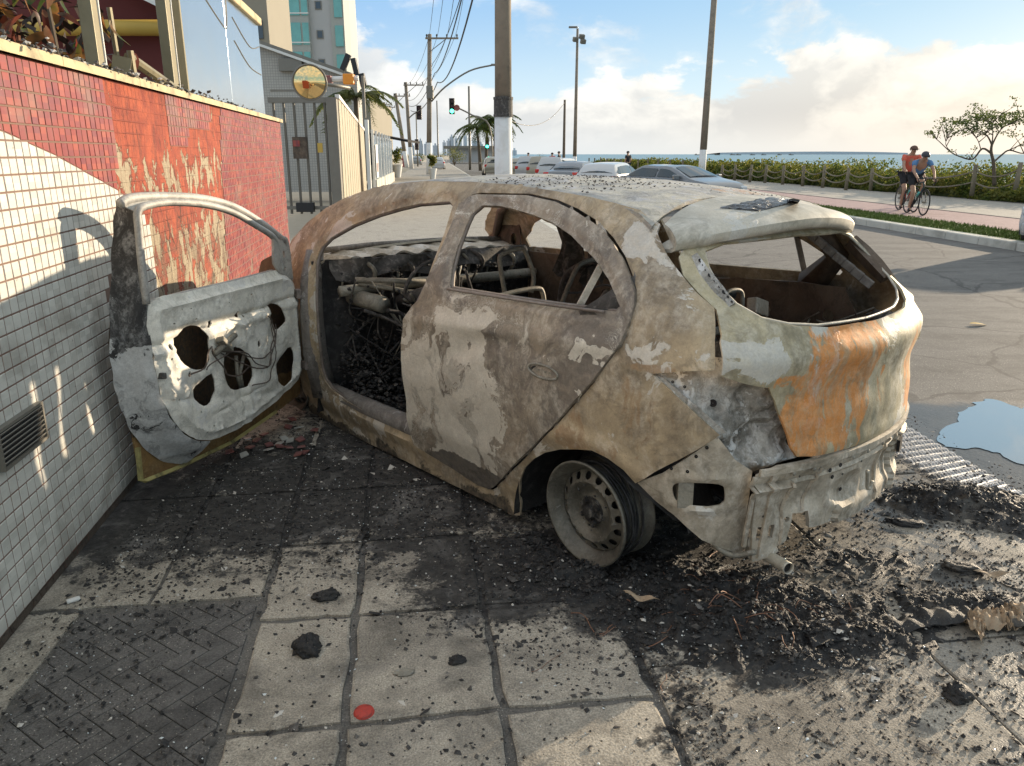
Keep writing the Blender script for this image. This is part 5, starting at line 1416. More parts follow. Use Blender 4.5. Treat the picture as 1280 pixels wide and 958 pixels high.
holes_px = [[(214, 432), (222, 415), (236, 406), (250, 410), (258, 425), (259, 450), (250, 462), (236, 461), (222, 450)],
            [(239, 487), (247, 478), (262, 466), (266, 488), (262, 502), (252, 508), (243, 500)],
            [(277, 455), (281, 440), (292, 433), (303, 440), (314, 462), (311, 478), (298, 487), (286, 486), (279, 474)],
            [(333, 382), (346, 381), (355, 398), (352, 405), (340, 413)],
            [(344, 455), (353, 440), (362, 433), (365, 450), (362, 475), (355, 484), (345, 476)]]
hls = [sm([DP(u, v) for u, v in h], 2) for h in holes_px]
sml = [(258, 405, .016, .020), (294, 393, .014, .018), (320, 430, .014, .020), (233, 468, .012, .014), (208, 434, .012, .013), (284, 425, .008, .008), (302, 426, .007, .007), (240, 399, .006, .006), (310, 368, .006, .006), (323, 465, .007, .008), (254, 540, .006, .006), (231, 410, .006, .006), (275, 502, .007, .006), (300, 502, .005, .008), (222, 500, .006, .006), (358, 372, .008, .008)]
q = random.Random(77)
for k in range(60):
    u, v = q.uniform(200, 365), q.uniform(372, 535)
    pt = np.array([DP(u, v)])
    if not inside(np.array(inn), pt)[0] or segdist(resamp(inn, .04), pt)[0] < .03: continue
    if any(inside(np.array(h), pt)[0] or segdist(np.array(h), pt)[0] < .022 for h in hls): continue
    if any(math.hypot(DP(a_, b_)[0] - pt[0][0], DP(a_, b_)[1] - pt[0][1]) < .04 for a_, b_, _, _ in sml): continue
    sml.append((u, v, q.choice([.0035, .0045, .006]), q.choice([.0035, .0045, .006])))
hls += [arc2(DP(u, v), a_, b_, 8) for u, v, a_, b_ in sml]
def inner_off(a_, z_):
    V = np.stack([a_, z_], 1); e = segdist(resamp(inn, .04), V)
    r = -.018 * np.clip(e / .06, 0, 1)                       # raised field
    r += .012 * np.exp(-((z_ - .74 + .03 * a_) / .010) ** 2) - .010 * np.exp(-((z_ - .70 + .03 * a_) / .012) ** 2)
    for h in hls[:5]:
        d_ = segdist(np.array(h), V); r += .010 * np.exp(-(d_ / .014) ** 2)
    r += .010 * np.exp(-((a_ - .62) / .012) ** 2) * (z_ < .68) - .010 * np.exp(-((a_ - .57) / .015) ** 2) * (z_ < .68)
    r -= .012 * np.exp(-((e - .045) / .010) ** 2)
    r += .010 * np.exp(-((z_ - .30 - .25 * (a_ - .5)) / .02) ** 2)
    r += .006 * fbm(V, 14, 2, 4)
    for (u, v, rr) in ((300, 400, .03), (270, 380, .02), (322, 392, .022), (330, 440, .025), (228, 490, .022), (300, 515, .03), (270, 530, .018), (352, 425, .02), (215, 455, .016), (310, 415, .014), (318, 495, .026)):
        c_ = DP(u, v); r -= .007 * np.exp(-((np.hypot(a_ - c_[0], z_ - c_[1]) - rr) / .006) ** 2)
    for (u0, v0, u1, v1) in ((205, 415, 330, 385), (262, 520, 330, 480), (232, 480, 240, 520), (336, 390, 330, 450)):
        r += .008 * np.exp(-(segdist(np.array([DP(u0, v0), DP(u1, v1)]), V) / .008) ** 2)
    return r
fd = dpanel('front_door', inn, hls, 0, M['dinner'], .008, .013, car, inner_off)
fd['label'] = 'open front door standing against the wall, ash white inside'
# back of the cavity: outer skin, below the belt
oskin = [DP(u, v, .13) for u, v in [(140, 395), (137, 430), (143, 480), (152, 512), (165, 545), (176, 600), (182, 601), (225, 584), (290, 553), (345, 515), (374, 492), (376, 440), (366, 345), (250, 362)]]
V2, F2 = fill2d(oskin, (), .04)
rim = dpanel('outer_skin', oskin, (), .13, M['skin'], .010, .03, fd, amp=.008)
hem = [DW(*DP(u, v, .115), .115) for u, v in [(172, 560), (176, 600), (182, 601), (225, 584), (290, 553), (345, 515)]]
M['hem'] = simple('scorched yellow hem', (.42, .36, .14), .6, var=.25, scale=14, dirt=((.03, .025, .02), .8))
MB().tube(hem, .012, 4).build('skin_hem', M['hem'], rim)
# shut face between inner panel and skin (rear edge), with soot and a ragged white patch
ip_ = [(171, 268), (172, 285), (176, 330), (182, 378), (190, 440), (200, 492), (216, 527), (240, 549), (262, 552)]
op_ = [(146, 252), (142, 285), (139, 345), (137, 430), (143, 482), (153, 515), (170, 548), (200, 575), (232, 580)]
A = catmull([Vector((*DP(u, v, -.0), 0)) for u, v in ip_], 6); Bq = catmull([Vector((*DP(u, v, .12), 0)) for u, v in op_], 6)
n = len(A); k = 8; vs = []
for i in range(n):
    for j in range(k + 1):
        t = j / k; a_ = A[i].lerp(Bq[i], t); vs.append(DW(a_.x, a_.y, .12 * t - .012 * math.sin(PI * min(1, t * 1.6)) + .004 * math.sin(i * 1.3 + j)))
se = MB().add(vs, [(i * (k + 1) + j, (i + 1) * (k + 1) + j, (i + 1) * (k + 1) + j + 1, i * (k + 1) + j + 1) for i in range(n - 1) for j in range(k)])
sf = raw('shut_face', se.v, se.f, M['dedge'], fd, True, .006, 0)
c_ = DW(*DP(176, 462, .06), .045)
MB().lathe([(.001, 0), (.030, 0), (.034, -.008)], 14, Matrix.Translation(c_) @ Matrix.Scale(1.6, 4, (0, 0, 1)) @ (CMI.to_3x3() @ Vector(Dd)).to_track_quat('Z', 'Y').to_matrix().to_4x4()).build('latch_hole', M['dark'], sf)
MB().box(DW(*DP(199, 470), -.012), (.03, .03, .025), Euler((.3, .2, .6))).build('latch', M['char2'], sf, bevel=.003)
# window frame: channel of two ridges
fo = [(182, 380), (176, 330), (172, 285), (171, 266), (180, 258), (210, 253), (255, 256), (290, 266), (320, 283), (341, 297), (348, 312), (352, 338)]
fpts = catmull([Vector((*DP(u, v), 0)) for u, v in fo], 5)
MB().tube([DW(p.x, p.y, -.004) for p in fpts], .016, 7).build('window_frame', M['dframe'], fd, smooth=True)
fo2 = [(150, 255), (165, 248), (205, 246), (255, 249), (292, 259), (326, 279), (349, 297), (357, 305), (360, 345)]
fpts2 = catmull([Vector((*DP(u, v, .03), 0)) for u, v in fo2], 5)
MB().tube([DW(p.x, p.y, .03) for p in fpts2], .020, 7).build('outer_frame', M['dframe'], fd, smooth=True)
LA = catmull([Vector((*DP(u, v, .0), 0)) for u, v in [(171, 266), (180, 258), (210, 253), (255, 256), (290, 266), (320, 283), (341, 297), (346, 302)]], 6)
LB = catmull([Vector((*DP(u, v, .03), 0)) for u, v in [(150, 255), (165, 249), (205, 246), (255, 249), (292, 259), (326, 279), (349, 297), (356, 303)]], 6)
nn_ = len(LA); vs = []
for i in range(nn_):
    for t in (0, .5, 1): a_ = LA[i].lerp(LB[i], t); vs.append(DW(a_.x, a_.y, .03 * t + (.006 if t == .5 else 0)))
raw('frame_web', vs, [(i * 3 + j, (i + 1) * 3 + j, (i + 1) * 3 + j + 1, i * 3 + j + 1) for i in range(nn_ - 1) for j in (0, 1)], M['dframe'], fd, True, .006, 0)
mt = [DP(u, v) for u, v in [(339, 298), (350, 300), (360, 315), (364, 350), (346, 341), (340, 330)]]
dpanel('mirror_base', mt, [arc2(DP(352, 318), .012, .02, 8), arc2(DP(354, 335), .008, .008, 8)], -.008, M['dframe'], .012, .014, fd)
MB().tube([DW(*DP(u, v), .012) for u, v in [(183, 381), (230, 368), (290, 354), (343, 340)]], .013, 6).build('belt_strip', M['dframe'], fd, smooth=True)
# window regulator and looms hanging on the inner panel
MB().box(DW(*DP(272, 430), -.040), (.04, .11, .03), Euler((.7, .2, .9))).build('regulator_motor', M['steel'], fd, bevel=.006)
MB().tube([DW(*DP(258, 442), -.045), DW(*DP(285, 418), -.04)], .014, 8).build('regulator_gear', M['steel'], fd, smooth=True)
for L_, r_ in (([(262, 433), (250, 460), (232, 470)], .004), ([(262, 436), (275, 460), (290, 470), (312, 458)], .004), ([(266, 436), (300, 455), (330, 459), (338, 430), (338, 402)], .0035),
               ([(268, 440), (292, 440), (318, 448), (336, 440), (340, 410), (331, 395)], .0035), ([(255, 462), (275, 445), (300, 440), (322, 456), (336, 452), (341, 405)], .003), ([(312, 482), (332, 475), (340, 450), (337, 400)], .003)):
    MB().tube([DW(p.x, p.y, -.045 + .01 * math.sin(i)) for i, p in enumerate(catmull([Vector((*DP(u, v, -.03), 0)) for u, v in L_], 5))], r_, 5).build('wire', M['wire'], fd)
for L_ in ([(295, 445), (297, 470), (301, 485)], [(306, 440), (300, 465), (303, 484)]):
    MB().tube([DW(*DP(u, v, .03), .03) for u, v in L_], .010, 6).build('window_rail', M['steel'], fd, smooth=True)
# ------------------------------------------------------------------ beyond the wall: gate, houses, tower
def tube_obj(name, pts, r, mat, parent=None, n=8, **kw): return MB().tube(pts, r, n).build(name, mat, parent, smooth=True, **kw)
yG = 19.3
gL = AY(335, 122, yG); gR = AY(412, 122, yG)
M['gbar'] = simple('brown grey bar', (.13, .115, .09), .6)
gate = empty('driveway_gate', (gL.x, yG, 0), 0, 'grey barred driveway gate past the end of the red wall', 'gate')
wG = gR.x - gL.x; hG = gL.z
MB().box((wG / 2, 0, hG - .06), (wG, .10, .12)).build('top_rail', M['iron'], gate)
MB().box((wG / 2, 0, hG + .15), (wG * .9, .05, .05)).build('track', M['iron'], gate)
MB().box((wG / 2, 0, .22), (wG, .08, .08)).build('bottom_rail', M['iron'], gate)
nb = 6
for i in range(nb):
    MB().box(((i + .45) * wG / nb, .0, hG / 2), (.05, .055, hG - .15)).build('bar', M['gbar'], gate)
MB().box((wG + .05, .0, hG / 2), (.24, .2, hG)).build('post', M['iron'], gate)
MB().box((wG * .47, -.06, 1.62), (.34, .04, .5)).build('lock_plate', M['inner'], gate)
MB().box((wG * .42, -.085, 1.72), (.16, .02, .14)).build('sticker', M['tiler'], gate)
MB().box((wG * .80, -.05, 1.62), (.12, .03, .22)).build('notice', M['yellow'], gate)
MB().box((wG * .50, -.12, .24), (.42, .16, .22)).build('motor_box', M['blackp'], gate)
# grey tiled gatehouse
y2 = 32.5
A_ = AY(322, 54, y2); B_2 = AY(446, 98, y2)
r = empty('gatehouse', (A_.x, y2, 0), 0, 'small gatehouse clad in fine grey tiles with a sloping roof edge', 'building')
wv = B_2.x - A_.x
MB().prism([(-4, 0), (wv, 0), (wv, B_2.z), (0, A_.z), (-4, A_.z + 1.4)], 0, -.8, M=Matrix.Rotation(PI / 2, 4, 'X')).build('wall', M['gtile'], r)
ang = math.atan2(A_.z - B_2.z, wv)
MB().box((wv / 2 - .3, .4, (A_.z + B_2.z) / 2 + .16), (wv * 1.13, 1.4, .12), Euler((0, ang, 0))).build('roof_edge', M['iron'], r)
MB().box((wv / 2 - .3, -.25, (A_.z + B_2.z) / 2 + .05), (wv * 1.10, .14, .09), Euler((0, ang, 0))).build('gutter', M['white'], r)
lp = AY(365, 82, y2) - Vector((A_.x, y2, 0))
MB().box((lp.x, -.14, lp.z), (.9, .26, .45)).build('wall_lamp', M['iron'], r)
# beige slatted fence running away
fa = Vector((gR.x + .18, yG, 0)); fb = AY(454, 163, 31.0); fb = Vector((fb.x, fb.y, 0)); h0, h1 = hG, AY(454, 163, 31.0).z
r = empty('slatted_fence', fa, math.atan2((fb - fa).y, (fb - fa).x), 'beige slatted metal fence running away from the gate', 'fence')
Lf = (fb - fa).length; ns = 13
for i in range(ns):
    x_ = (i + .5) * Lf / ns; h = h0 + (h1 - h0) * x_ / Lf
    MB().box((x_, 0, h / 2 - .02), (Lf / ns * .80, .05, h)).build('slat', M['slatb'], r, bevel=.01)
MB().box((Lf / 2, .06, (h0 + h1) / 4), (Lf, .02, (h0 + h1) / 2 - .2)).build('backing', M['iron'], r)
MB().box((Lf / 2, -.0, (h0 + h1) / 2 + .02), (Lf + .1, .10, .09), Euler((0, math.atan2(h0 - h1, Lf), 0))).build('top_rail', M['white'], r)
# shop front past the fence
pw2 = AY(458, 150, 31.6)
r = empty('white_post', (pw2.x, 31.6, 0), 0, 'slim white post at the far end of the slatted fence', 'post')
MB().box((0, 0, pw2.z / 2), (.14, .14, pw2.z)).build('shaft', M['white'], r, bevel=.01)
MB().box((0, 0, .05), (.3, .3, .1)).build('base', M['kerb'], r)
s0 = Vector((fb.x + .2, fb.y + .8, 0)); s1 = s0 + SU * 14
r = empty('glass_frontage', s0, math.atan2(SU.y, SU.x), 'glass panelled frontage with a pale poster beyond the fence', 'shop front')
for i in range(7):
    MB().box((i * 2 + 1, 0, 1.35), (1.9, .03, 1.7)).build('pane', M['paneg'], r)
    MB().box((i * 2, 0, 1.2), (.09, .09, 2.4)).build('mullion', M['white'], r)
MB().box((7, 0, .25), (14, .2, .5)).build('plinth', M['kerb'], r)
MB().box((1.2, -.05, 1.2), (1.1, .02, 1.3)).build('poster', M['white'], r)
MB().box((1.2, -.065, .95), (.6, .01, .35)).build('poster_print', M['pink'], r)
q0 = AY(474, 184, 46); r = empty('awning_house', (q0.x - 1.6, 46, 0), 0, 'low beige house with a dark pitched canopy beyond the shop front', 'building')
MB().box((-.6, 4, 2.2), (3.6, 8, 4.4)).build('wall', M['tan'], r)
MB().box((1.3, 2, 2.55), (4.2, 6, .12), Euler((0, .18, 0))).build('canopy', M['dark'], r)
MB().box((1.5, -.03, 1.6), (1.0, .06, 1.4)).build('window', M['winf'], r)

# apartment tower
yT = 96
t0, t1 = AY(322, 60, yT), AY(423, 60, yT); wT = t1.x - t0.x
tower = empty('apartment_tower', (t0.x, yT, 0), 0, 'tall grey apartment tower with teal glass balconies', 'apartment tower')
MB().box((wT / 2, 6, 24), (wT, 12, 48)).build('wall', M['fac'], tower)
bx = (AY(371, 50, yT).x - t0.x)
MB().box((bx, -.3, 24), (3.3, .6, 47)).build('bay', M['tealframe'], tower)
ex = wT + .1
MB().box((ex, 1.5, 24), (1.5, 3.4, 46)).build('corner_bay', M['tealframe'], tower)
lx = AY(334, 30, yT).x - t0.x
for k in range(14):
    z0 = 2.2 + k * 3.05
    MB().box((bx - .35, -.65, z0 + .2), (2.1, .10, 2.3)).build('balcony_glass', M['teal'], tower)
    MB().box((bx + 1.25, -.62, z0 + .2), (.7, .12, 2.3)).build('balcony_glass', M['teal'], tower)
    MB().box((bx, -.7, z0 - .72), (3.4, .12, .12)).build('balcony_rail', M['white'], tower)
    MB().box((ex + .15, -.3, z0), (.9, .1, 2.2)).build('corner_glass', M['teal'], tower)
    w = MB().box((wT - 2.0, -.04, z0 + .2), (.75, .1, .9)).build('window', M['iron'], tower)
    MB().box((wT - 2.0, -.10, z0 + .2), (.55, .04, .7)).build('pane', M['winf'], w)
    w = MB().box((lx + 1.1, -.04, z0 + .2), (1.2, .1, .9)).build('window', M['iron'], tower)
    for q in (-.28, .28): MB().box((lx + 1.1 + q, -.10, z0 + .2), (.45, .04, .7)).build('pane', M['winf'], w)
    MB().box((lx - .4, -.3, z0 + .2), (1.0, .2, 2.4)).build('side_glass', M['teal'], tower)
MB().box((wT / 2, 6, 48.3), (wT + .6, 12.6, .6)).build('roof', M['tealframe'], tower)
# brown block and eave next to the tower, just above the panel
r = empty('brown_tower', (AY(316, 10, 60).x, 60, 0), 0, 'narrow tan building edge between the panel and the tall tower', 'building')
MB().box((-1.2, 3, 10), (4.4, 6, 20)).build('wall', M['tan'], r)
for k in range(5): MB().box((.2, -.05, 4 + k * 3), (.8, .1, 1.2)).build('window', M['winf'], r)
MB().box((-1.2, 3, 20.2), (4.8, 6.4, .4)).build('roof', M['iron'], r)

# convex traffic mirror, lamps and sensors near the gate
ym = 13.5; c = AY(387, 103, ym)
r = empty('convex_mirror', (c.x, ym, 0), 0, 'round convex traffic mirror on a post by the gate', 'traffic mirror')
Mx = Matrix.Translation((0, 0, c.z)) @ Matrix.Rotation(.16, 4, 'Z') @ Matrix.Rotation(PI / 2 + .05, 4, 'X')
mm, Bm = new_mat('mirror dome'); finish(mm, Bm, (.88, .64, .30), .05, 1)  # amber of the reflected wall is put into the mirror tint
MB().lathe([(.262 * i / 10 + .001, .085 * (1 - (i / 10) ** 2) + .004) for i in range(11)], 40, Mx).build('mirror_face', mm, r, smooth=True)
MB().lathe([(.155, -.03), (.27, -.02), (.285, .0), (.28, .02), (.262, .02), (.255, .0)], 40, Mx).build('rim', M['iron'], r, smooth=True)
MB().lathe([(.001, -.04), (.155, -.03), (.26, -.01)], 32, Mx).build('back_shell', M['yellow'], r, smooth=True)
MB().tube([(.55, .5, c.z - .05), (.3, .3, c.z - .02), (.0, .05, c.z)], .03, 10).build('post', M['iron'], r, smooth=True)
e0 = AY(402, 100, 18.6); e1 = AY(448, 98, 18.6)
r = empty('barrier_arm', (e0.x, 18.6, e0.z), 0, 'white arm with red and orange lamps beside the mirror', 'warning light')
MB().tube([(0, 0, 0), (e1.x - e0.x, 0, e1.z - e0.z)], .06, 8).build('arm', M['white'], r)
MB().box((.14, -.02, 0), (.20, .22, .17)).build('lamp', M['tiler'], r, bevel=.02)
orm = simple('orange lamp', (.80, .28, .02), .4)
MB().box((.62, -.02, .01), (.24, .22, .22)).build('lamp', orm, r, bevel=.02)
MB().box((.9, .15, -.35), (.06, .06, .9)).build('bracket', M['iron'], r)
for (u, v, ra_, lab) in ((432, 78, .45, 'black spotlight tilted up on the gatehouse roof corner'), (444, 84, -.2, 'black two headed spotlight at the gatehouse corner')):
    p = AY(u, v, 31.5); r = empty('spotlight', p, 0, lab, 'spotlight')
    MB().box((0, 0, 0), (.2, .22, .62), Euler((0, ra_, 0))).build('head', M['blackp'], r, bevel=.02)
    MB().tube([(-.05, 0, -.2), (-.12, 0, -.45)], .025, 6).build('stem', M['iron'], r)
    if u > 440: MB().box((.26, 0, -.48), (.24, .22, .5), Euler((0, ra_, 0))).build('head', M['blackp'], r, bevel=.02)

# ------------------------------------------------------------------ poles, wires and lights
def pole(name, u, vt, y, r0, r1, label, cat='utility pole', white=None, arms=(), zbase=0, mat='conc', lean=0, squ=False, group=None):
    t = AY(u, vt, y); H = t.z - zbase
    r = empty(name, (t.x - lean, y, zbase), 0, label, cat, group)
    f = lambda h: Vector((lean * h / H, 0, h))
    rr = lambda h: r0 + (r1 - r0) * h / H
    n = 4 if squ else 14
    wz = white or 0
    if wz: MB().tube([f(0), f(wz)], [r0 * 1.03, rr(wz) * 1.03], n).build('painted_base', M['limew'], r, smooth=not squ)
    MB().tube([f(wz), f(wz + .3 * (H - wz)), f(H)], [rr(wz), rr(wz + .3 * (H - wz)), r1], n).build('shaft', M[mat], r, smooth=not squ)
    for (dz, x0, x1) in arms:
        MB().box((lean + (x0 + x1) / 2, -r1 - .05, H - dz), (x1 - x0, .1, .12)).build('crossarm', M['conc'], r)
        MB().tube([(lean, -r1 - .03, H - dz - .9), (lean + x1 * .6, -r1 - .05, H - dz)], .03, 5).build('brace', M['iron'], r)
        for q in np.linspace(x0 + .1, x1 - .1, 4): MB().lathe([(.001, .24), (.05, .2), (.07, .1), (.04, .06), (.05, 0)], 8, Matrix.Translation((lean + q, -r1 - .05, H - dz + .06))).build('insulator', M['char2'], r)
    return r, H
pm, Hm = pole('utility_pole', 627.5, -380, 14.5, .165, .12, 'thick concrete pole with white base just behind the burnt car', white=2.12)
for zz in (2.13, 2.42): MB().lathe([(.166, zz - .02), (.176, zz - .02), (.176, zz + .02), (.166, zz + .02)], 20).build('band', M['char2'], pm)
MB().lathe([(.165, 2.14), (.168, 2.14), (.167, 2.40), (.164, 2.40)], 20).build('sooty_collar', M['char2'], pm)
pa, Ha = pole('utility_pole', 537, 43, 61, .20, .15, 'leaning utility pole with crossarm nearest the potted plants', white=2.3, arms=((.3, -.3, 2.1),), lean=.35)
tube_obj('lamp_arm', catmull([(.35, 0, Ha - 4.6), (1.4, -.1, Ha - 3.6), (3.2, -.1, Ha - 2.5), (4.9, -.1, Ha - 2.1)], 5), .06, M['iron'], pa)
MB().box((5.2, -.1, Ha - 2.08), (.8, .25, .14)).build('lamp_head', M['iron'], pa, bevel=.03)
MB().box((.3, -.4, Ha - 4.0), (.5, .5, .9)).build('transformer', M['iron'], pa, bevel=.05)
pole('utility_pole', 507, 103, 86, .22, .16, 'second utility pole along the pavement with long crossarm', white=2.2, arms=((.3, -.2, 1.9),), lean=-.3)
pole('utility_pole', 494, 117, 92, .24, .18, 'tilted utility pole with narrow crossarm left of the second pole', white=1.8, arms=((.3, -.2, 1.7),), lean=-1.0)
pole('utility_pole', 480, 128, 120, .22, .16, 'faint far utility pole left of the tilted pole', arms=((.3, -1.2, 1.2),))
pole('utility_pole', 487, 132, 130, .2, .15, 'thin far pole close to the awning house', arms=((.3, -.9, .9),))
pole('light_pole', 722, 36, 66, .17, .09, 'tall floodlight pole left of the grey saloon', 'light pole', white=1.5, zbase=-.2)
fl = AY(722, 36, 66)
r = empty('floodlight', fl, 0, 'floodlight cluster at the top of the tall pole by the sea', 'floodlight')
MB().box((-.35, 0, .1), (.7, .2, .14)).build('head', M['iron'], r, bevel=.03)
for dx, dz in ((.35, -.6), (.45, -.95), (-.15, -.8)): MB().box((dx, -.1, dz), (.42, .3, .34), Euler((.4, 0, .3))).build('head', M['iron'], r, bevel=.04)
pole('wooden_pole', 706, 125, 60, .12, .08, 'short dark wooden pole left of the floodlight pole', 'pole', zbase=-.2, mat='bark')
pole('light_pole', 897, -60, 52, .23, .17, 'thick leaning concrete pole with white base by the shrubs', 'light pole', white=1.85, zbase=-.1, lean=.06)
pole('lamp_post', 546, 126, 95, .10, .07, 'thin lamp post behind the nearest leaning pole', 'lamp post', mat='iron')
pole('lamp_post', 520, 140, 100, .10, .07, 'thin lamp post between two utility poles', 'lamp post', mat='iron')
tp, Ht = pole('lamp_post', 586, 108, 78, .13, .09, 'lamp post behind the green traffic light and palms', 'lamp post', mat='iron')
# traffic lights
green = glow_mat('green signal', (.05, .9, .55), 3)
redoff = simple('unlit lens', (.05, .02, .02), .4)
def signal(u, v, y, s, lab, arm=None, lit=True):
    p = AY(u, v, y); r = empty('traffic_light', p, 0, lab, 'traffic light')
    MB().box((0, 0, 0), (.42 * s, .3 * s, 1.15 * s)).build('housing', M['blackp'], r, bevel=.03)
    for i, m in enumerate((redoff, redoff, green if lit else redoff)):
        MB().lathe([(.001, .0), (.13 * s, .0), (.15 * s, -.03)], 16, Matrix.Translation((0, -.17 * s, (.36 - .36 * i) * s)) @ Matrix.Rotation(PI / 2, 4, 'X')).build('lens', m, r)
        MB().lathe([(.17 * s, -.0), (.17 * s, .12 * s)], 12, Matrix.Translation((0, -.15 * s, (.36 - .36 * i) * s)) @ Matrix.Rotation(PI / 2, 4, 'X')).build('visor', M['blackp'], r)
    if arm: MB().tube(catmull([Vector(q) for q in arm], 4), .06 * s, 6).build('arm', M['iron'], r, smooth=True)
    return r
d = lambda u, v, y, p: AY(u, v, y) - p
p = AY(565, 133, 66); signal(565, 133, 66, 1.05, 'green traffic light on an arm over the street', [(0.1, 0.2, 0), d(572, 135, 66, p), d(590, 144, 66, p), d(612, 158, 66, p), d(616, 215, 66, p)])
MB().lathe([(.001, 0), (.22, 0), (.24, .03)], 14, Matrix.Translation(AY(571, 135, 65.8)) @ Matrix.Rotation(PI / 2, 4, 'X')).build('round_sign', M['tiler'], None, label='small round red sign beside the green traffic light', cat='sign')
p = AY(524, 141, 84); signal(524, 141, 84, 1.2, 'dark traffic light hanging between the far poles', [(-.1, .2, 0), d(518, 142, 84, p), d(511, 148, 84, p)], False)
p = AY(521, 181, 90); signal(521, 181, 90, 1.0, 'low dark traffic light near the red hydrant', None, False)
p = AY(609, 179, 78); signal(609, 179, 78, .9, 'low green traffic light among the palm trunks', [(0, .2, -.5), d(609, 212, 78, p)])
# overhead wires
pA = AY(537, 46, 61)
wires = []
ends = [(-.6, 10.2), (-.3, 10.2), (.3, 10.15), (.7, 10.1)]
p627 = AY(627.5, -380, 14.5)
def wire(a, b_, sag, r, lab):
    pts = [a.lerp(b_, t) - Vector((0, 0, sag * 4 * t * (1 - t))) for t in [i / 18 for i in range(19)]]
    MB().tube(pts, r, 5).build('overhead_wire', M['blackp'], None, label=lab, cat='wire')
zz = pA.z
for i, (dx, sg, rr, zo, lab) in enumerate(((.0, .55, .014, 0, 'thin upper wire leftmost at the near crossarm'), (.6, .6, .014, 0, 'thin upper wire second on the near crossarm'), (1.3, .7, .016, 0, 'thin upper wire third on the near crossarm'),
                                           (1.9, .8, .014, 0, 'thin upper wire at the outer tip of the near crossarm'), (.3, 1.3, .028, -2.6, 'thick black cable sagging below the crossarm wires'), (.5, 1.9, .034, -3.2, 'thickest lowest cable bundle sweeping up to the near pole'), (.2, 1.0, .02, -1.9, 'medium cable above the thick cable bundle'))):
    a = pA + Vector((dx, -.1, .1 + zo)); bb = Vector((p627.x - .5 + i * .25, 14.5, (9.7 if zo == 0 else 7.6 + .3 * i)))
    wire(a, bb, sg, rr, lab)
    b2 = AY(507, 106, 86); b3 = b2 + Vector((dx * .9, 0, zo * .8))
    wire(b3, a, .8, rr, lab.replace('near crossarm', 'crossarm, span going away').replace('sagging below', 'going away below').replace('sweeping up to the near pole', 'going away down the street').replace('above the thick cable bundle', 'going away between far poles'))
wire(AY(706, 128, 60), AY(636, 150, 40), .8, .02, 'wire from the short wooden pole towards the thick pole')

# ------------------------------------------------------------------ palms, trees, shrubs
def frond(mb, c, az_, L, rise, droop, n=9, lw=.34, ll=.5, mi=0, seed=0):
    q = random.Random(seed); D = Vector((math.cos(az_), math.sin(az_), 0))
    pts = [c + D * (L * t * (1 - .18 * t)) + Vector((0, 0, rise * L * t - droop * L * t * t)) for t in [i / n for i in range(n + 1)]]
    mb.tube(pts, [.03 * (1 - i / (n + 1)) * L / 2 + .004 for i in range(n + 1)], 4, mi)
    S = Vector((-D.y, D.x, 0))
    for i in range(1, n + 1):
        for h in (0, .33, .66):
            if i == n and h > 0: continue
            t = (i + h) / n; p = pts[i].lerp(pts[min(n, i + 1)], h)
            w = ll * (1 - abs(t - .45) * 1.1) * L / 2.2
            for sg in (-1, 1):
                tip = p + S * sg * w * .8 + D * w * .45 - Vector((0, 0, w * q.uniform(.25, .75)))
                e = D * .045 * L / 2
                mb.add([p - e, p + e, tip], [(0, 1, 2)], mi)
def palm(x_, y_, H, L, n, lab, lean=0, z0=0, seed=0, trunk_r=.14):
    r = empty('palm_tree', (x_, y_, z0), 0, lab, 'palm tree')
    pts = [Vector((lean * (t ** 1.5), 0, H * t)) for t in [i / 6 for i in range(7)]]
    MB().tube(pts, [trunk_r * (1.25 - .55 * i / 6) for i in range(7)], 8).build('trunk', M['bark'], r, smooth=True)
    q = random.Random(seed); mb = MB()
    for i in range(n):
        frond(mb, pts[-1], i * 2.399 + q.uniform(-.2, .2), L * q.uniform(.8, 1.1), q.uniform(.05, .75), q.uniform(.6, 1.0), seed=seed + i)
    mb.build('crown', M['palm'], r)
    return r
for (u, vt, y, lab, ln) in ((600, 160, 74, 'leftmost palm of the cluster left of the thick pole', -.3), (607, 152, 78, 'middle palm of the cluster left of the thick pole', .2), (618, 150, 72, 'palm closest to the thick pole', .1)):
    t = AY(u, vt, y); palm(t.x, y, t.z, 2.7, 22, lab, ln, seed=int(u))
t = AY(452, 122, 27); palm(t.x - .2, 27, t.z, 1.7, 22, 'palm with dark drooping fronds above the slatted fence', 0, seed=3, trunk_r=.1)

def leafcloud(mb, c, rad, n, size, q, mi=0):
    for _ in range(n):
        v = Vector((q.gauss(0, 1), q.gauss(0, 1), q.gauss(0, 1))); v = v.normalized() * q.random() ** .4
        p = Vector(c) + Vector((v.x * rad[0], v.y * rad[1], v.z * rad[2]))
        a = Vector((q.gauss(0, 1), q.gauss(0, 1), q.gauss(0, .7))).normalized() * size * q.uniform(.6, 1.3)
        b_ = a.cross(Vector((q.gauss(0, 1), q.gauss(0, 1), q.gauss(0, 1)))).normalized() * size * .38
        mb.add([p, p + a * .5 + b_, p + a, p + a * .5 - b_], [(0, 1, 2, 3)], mi)
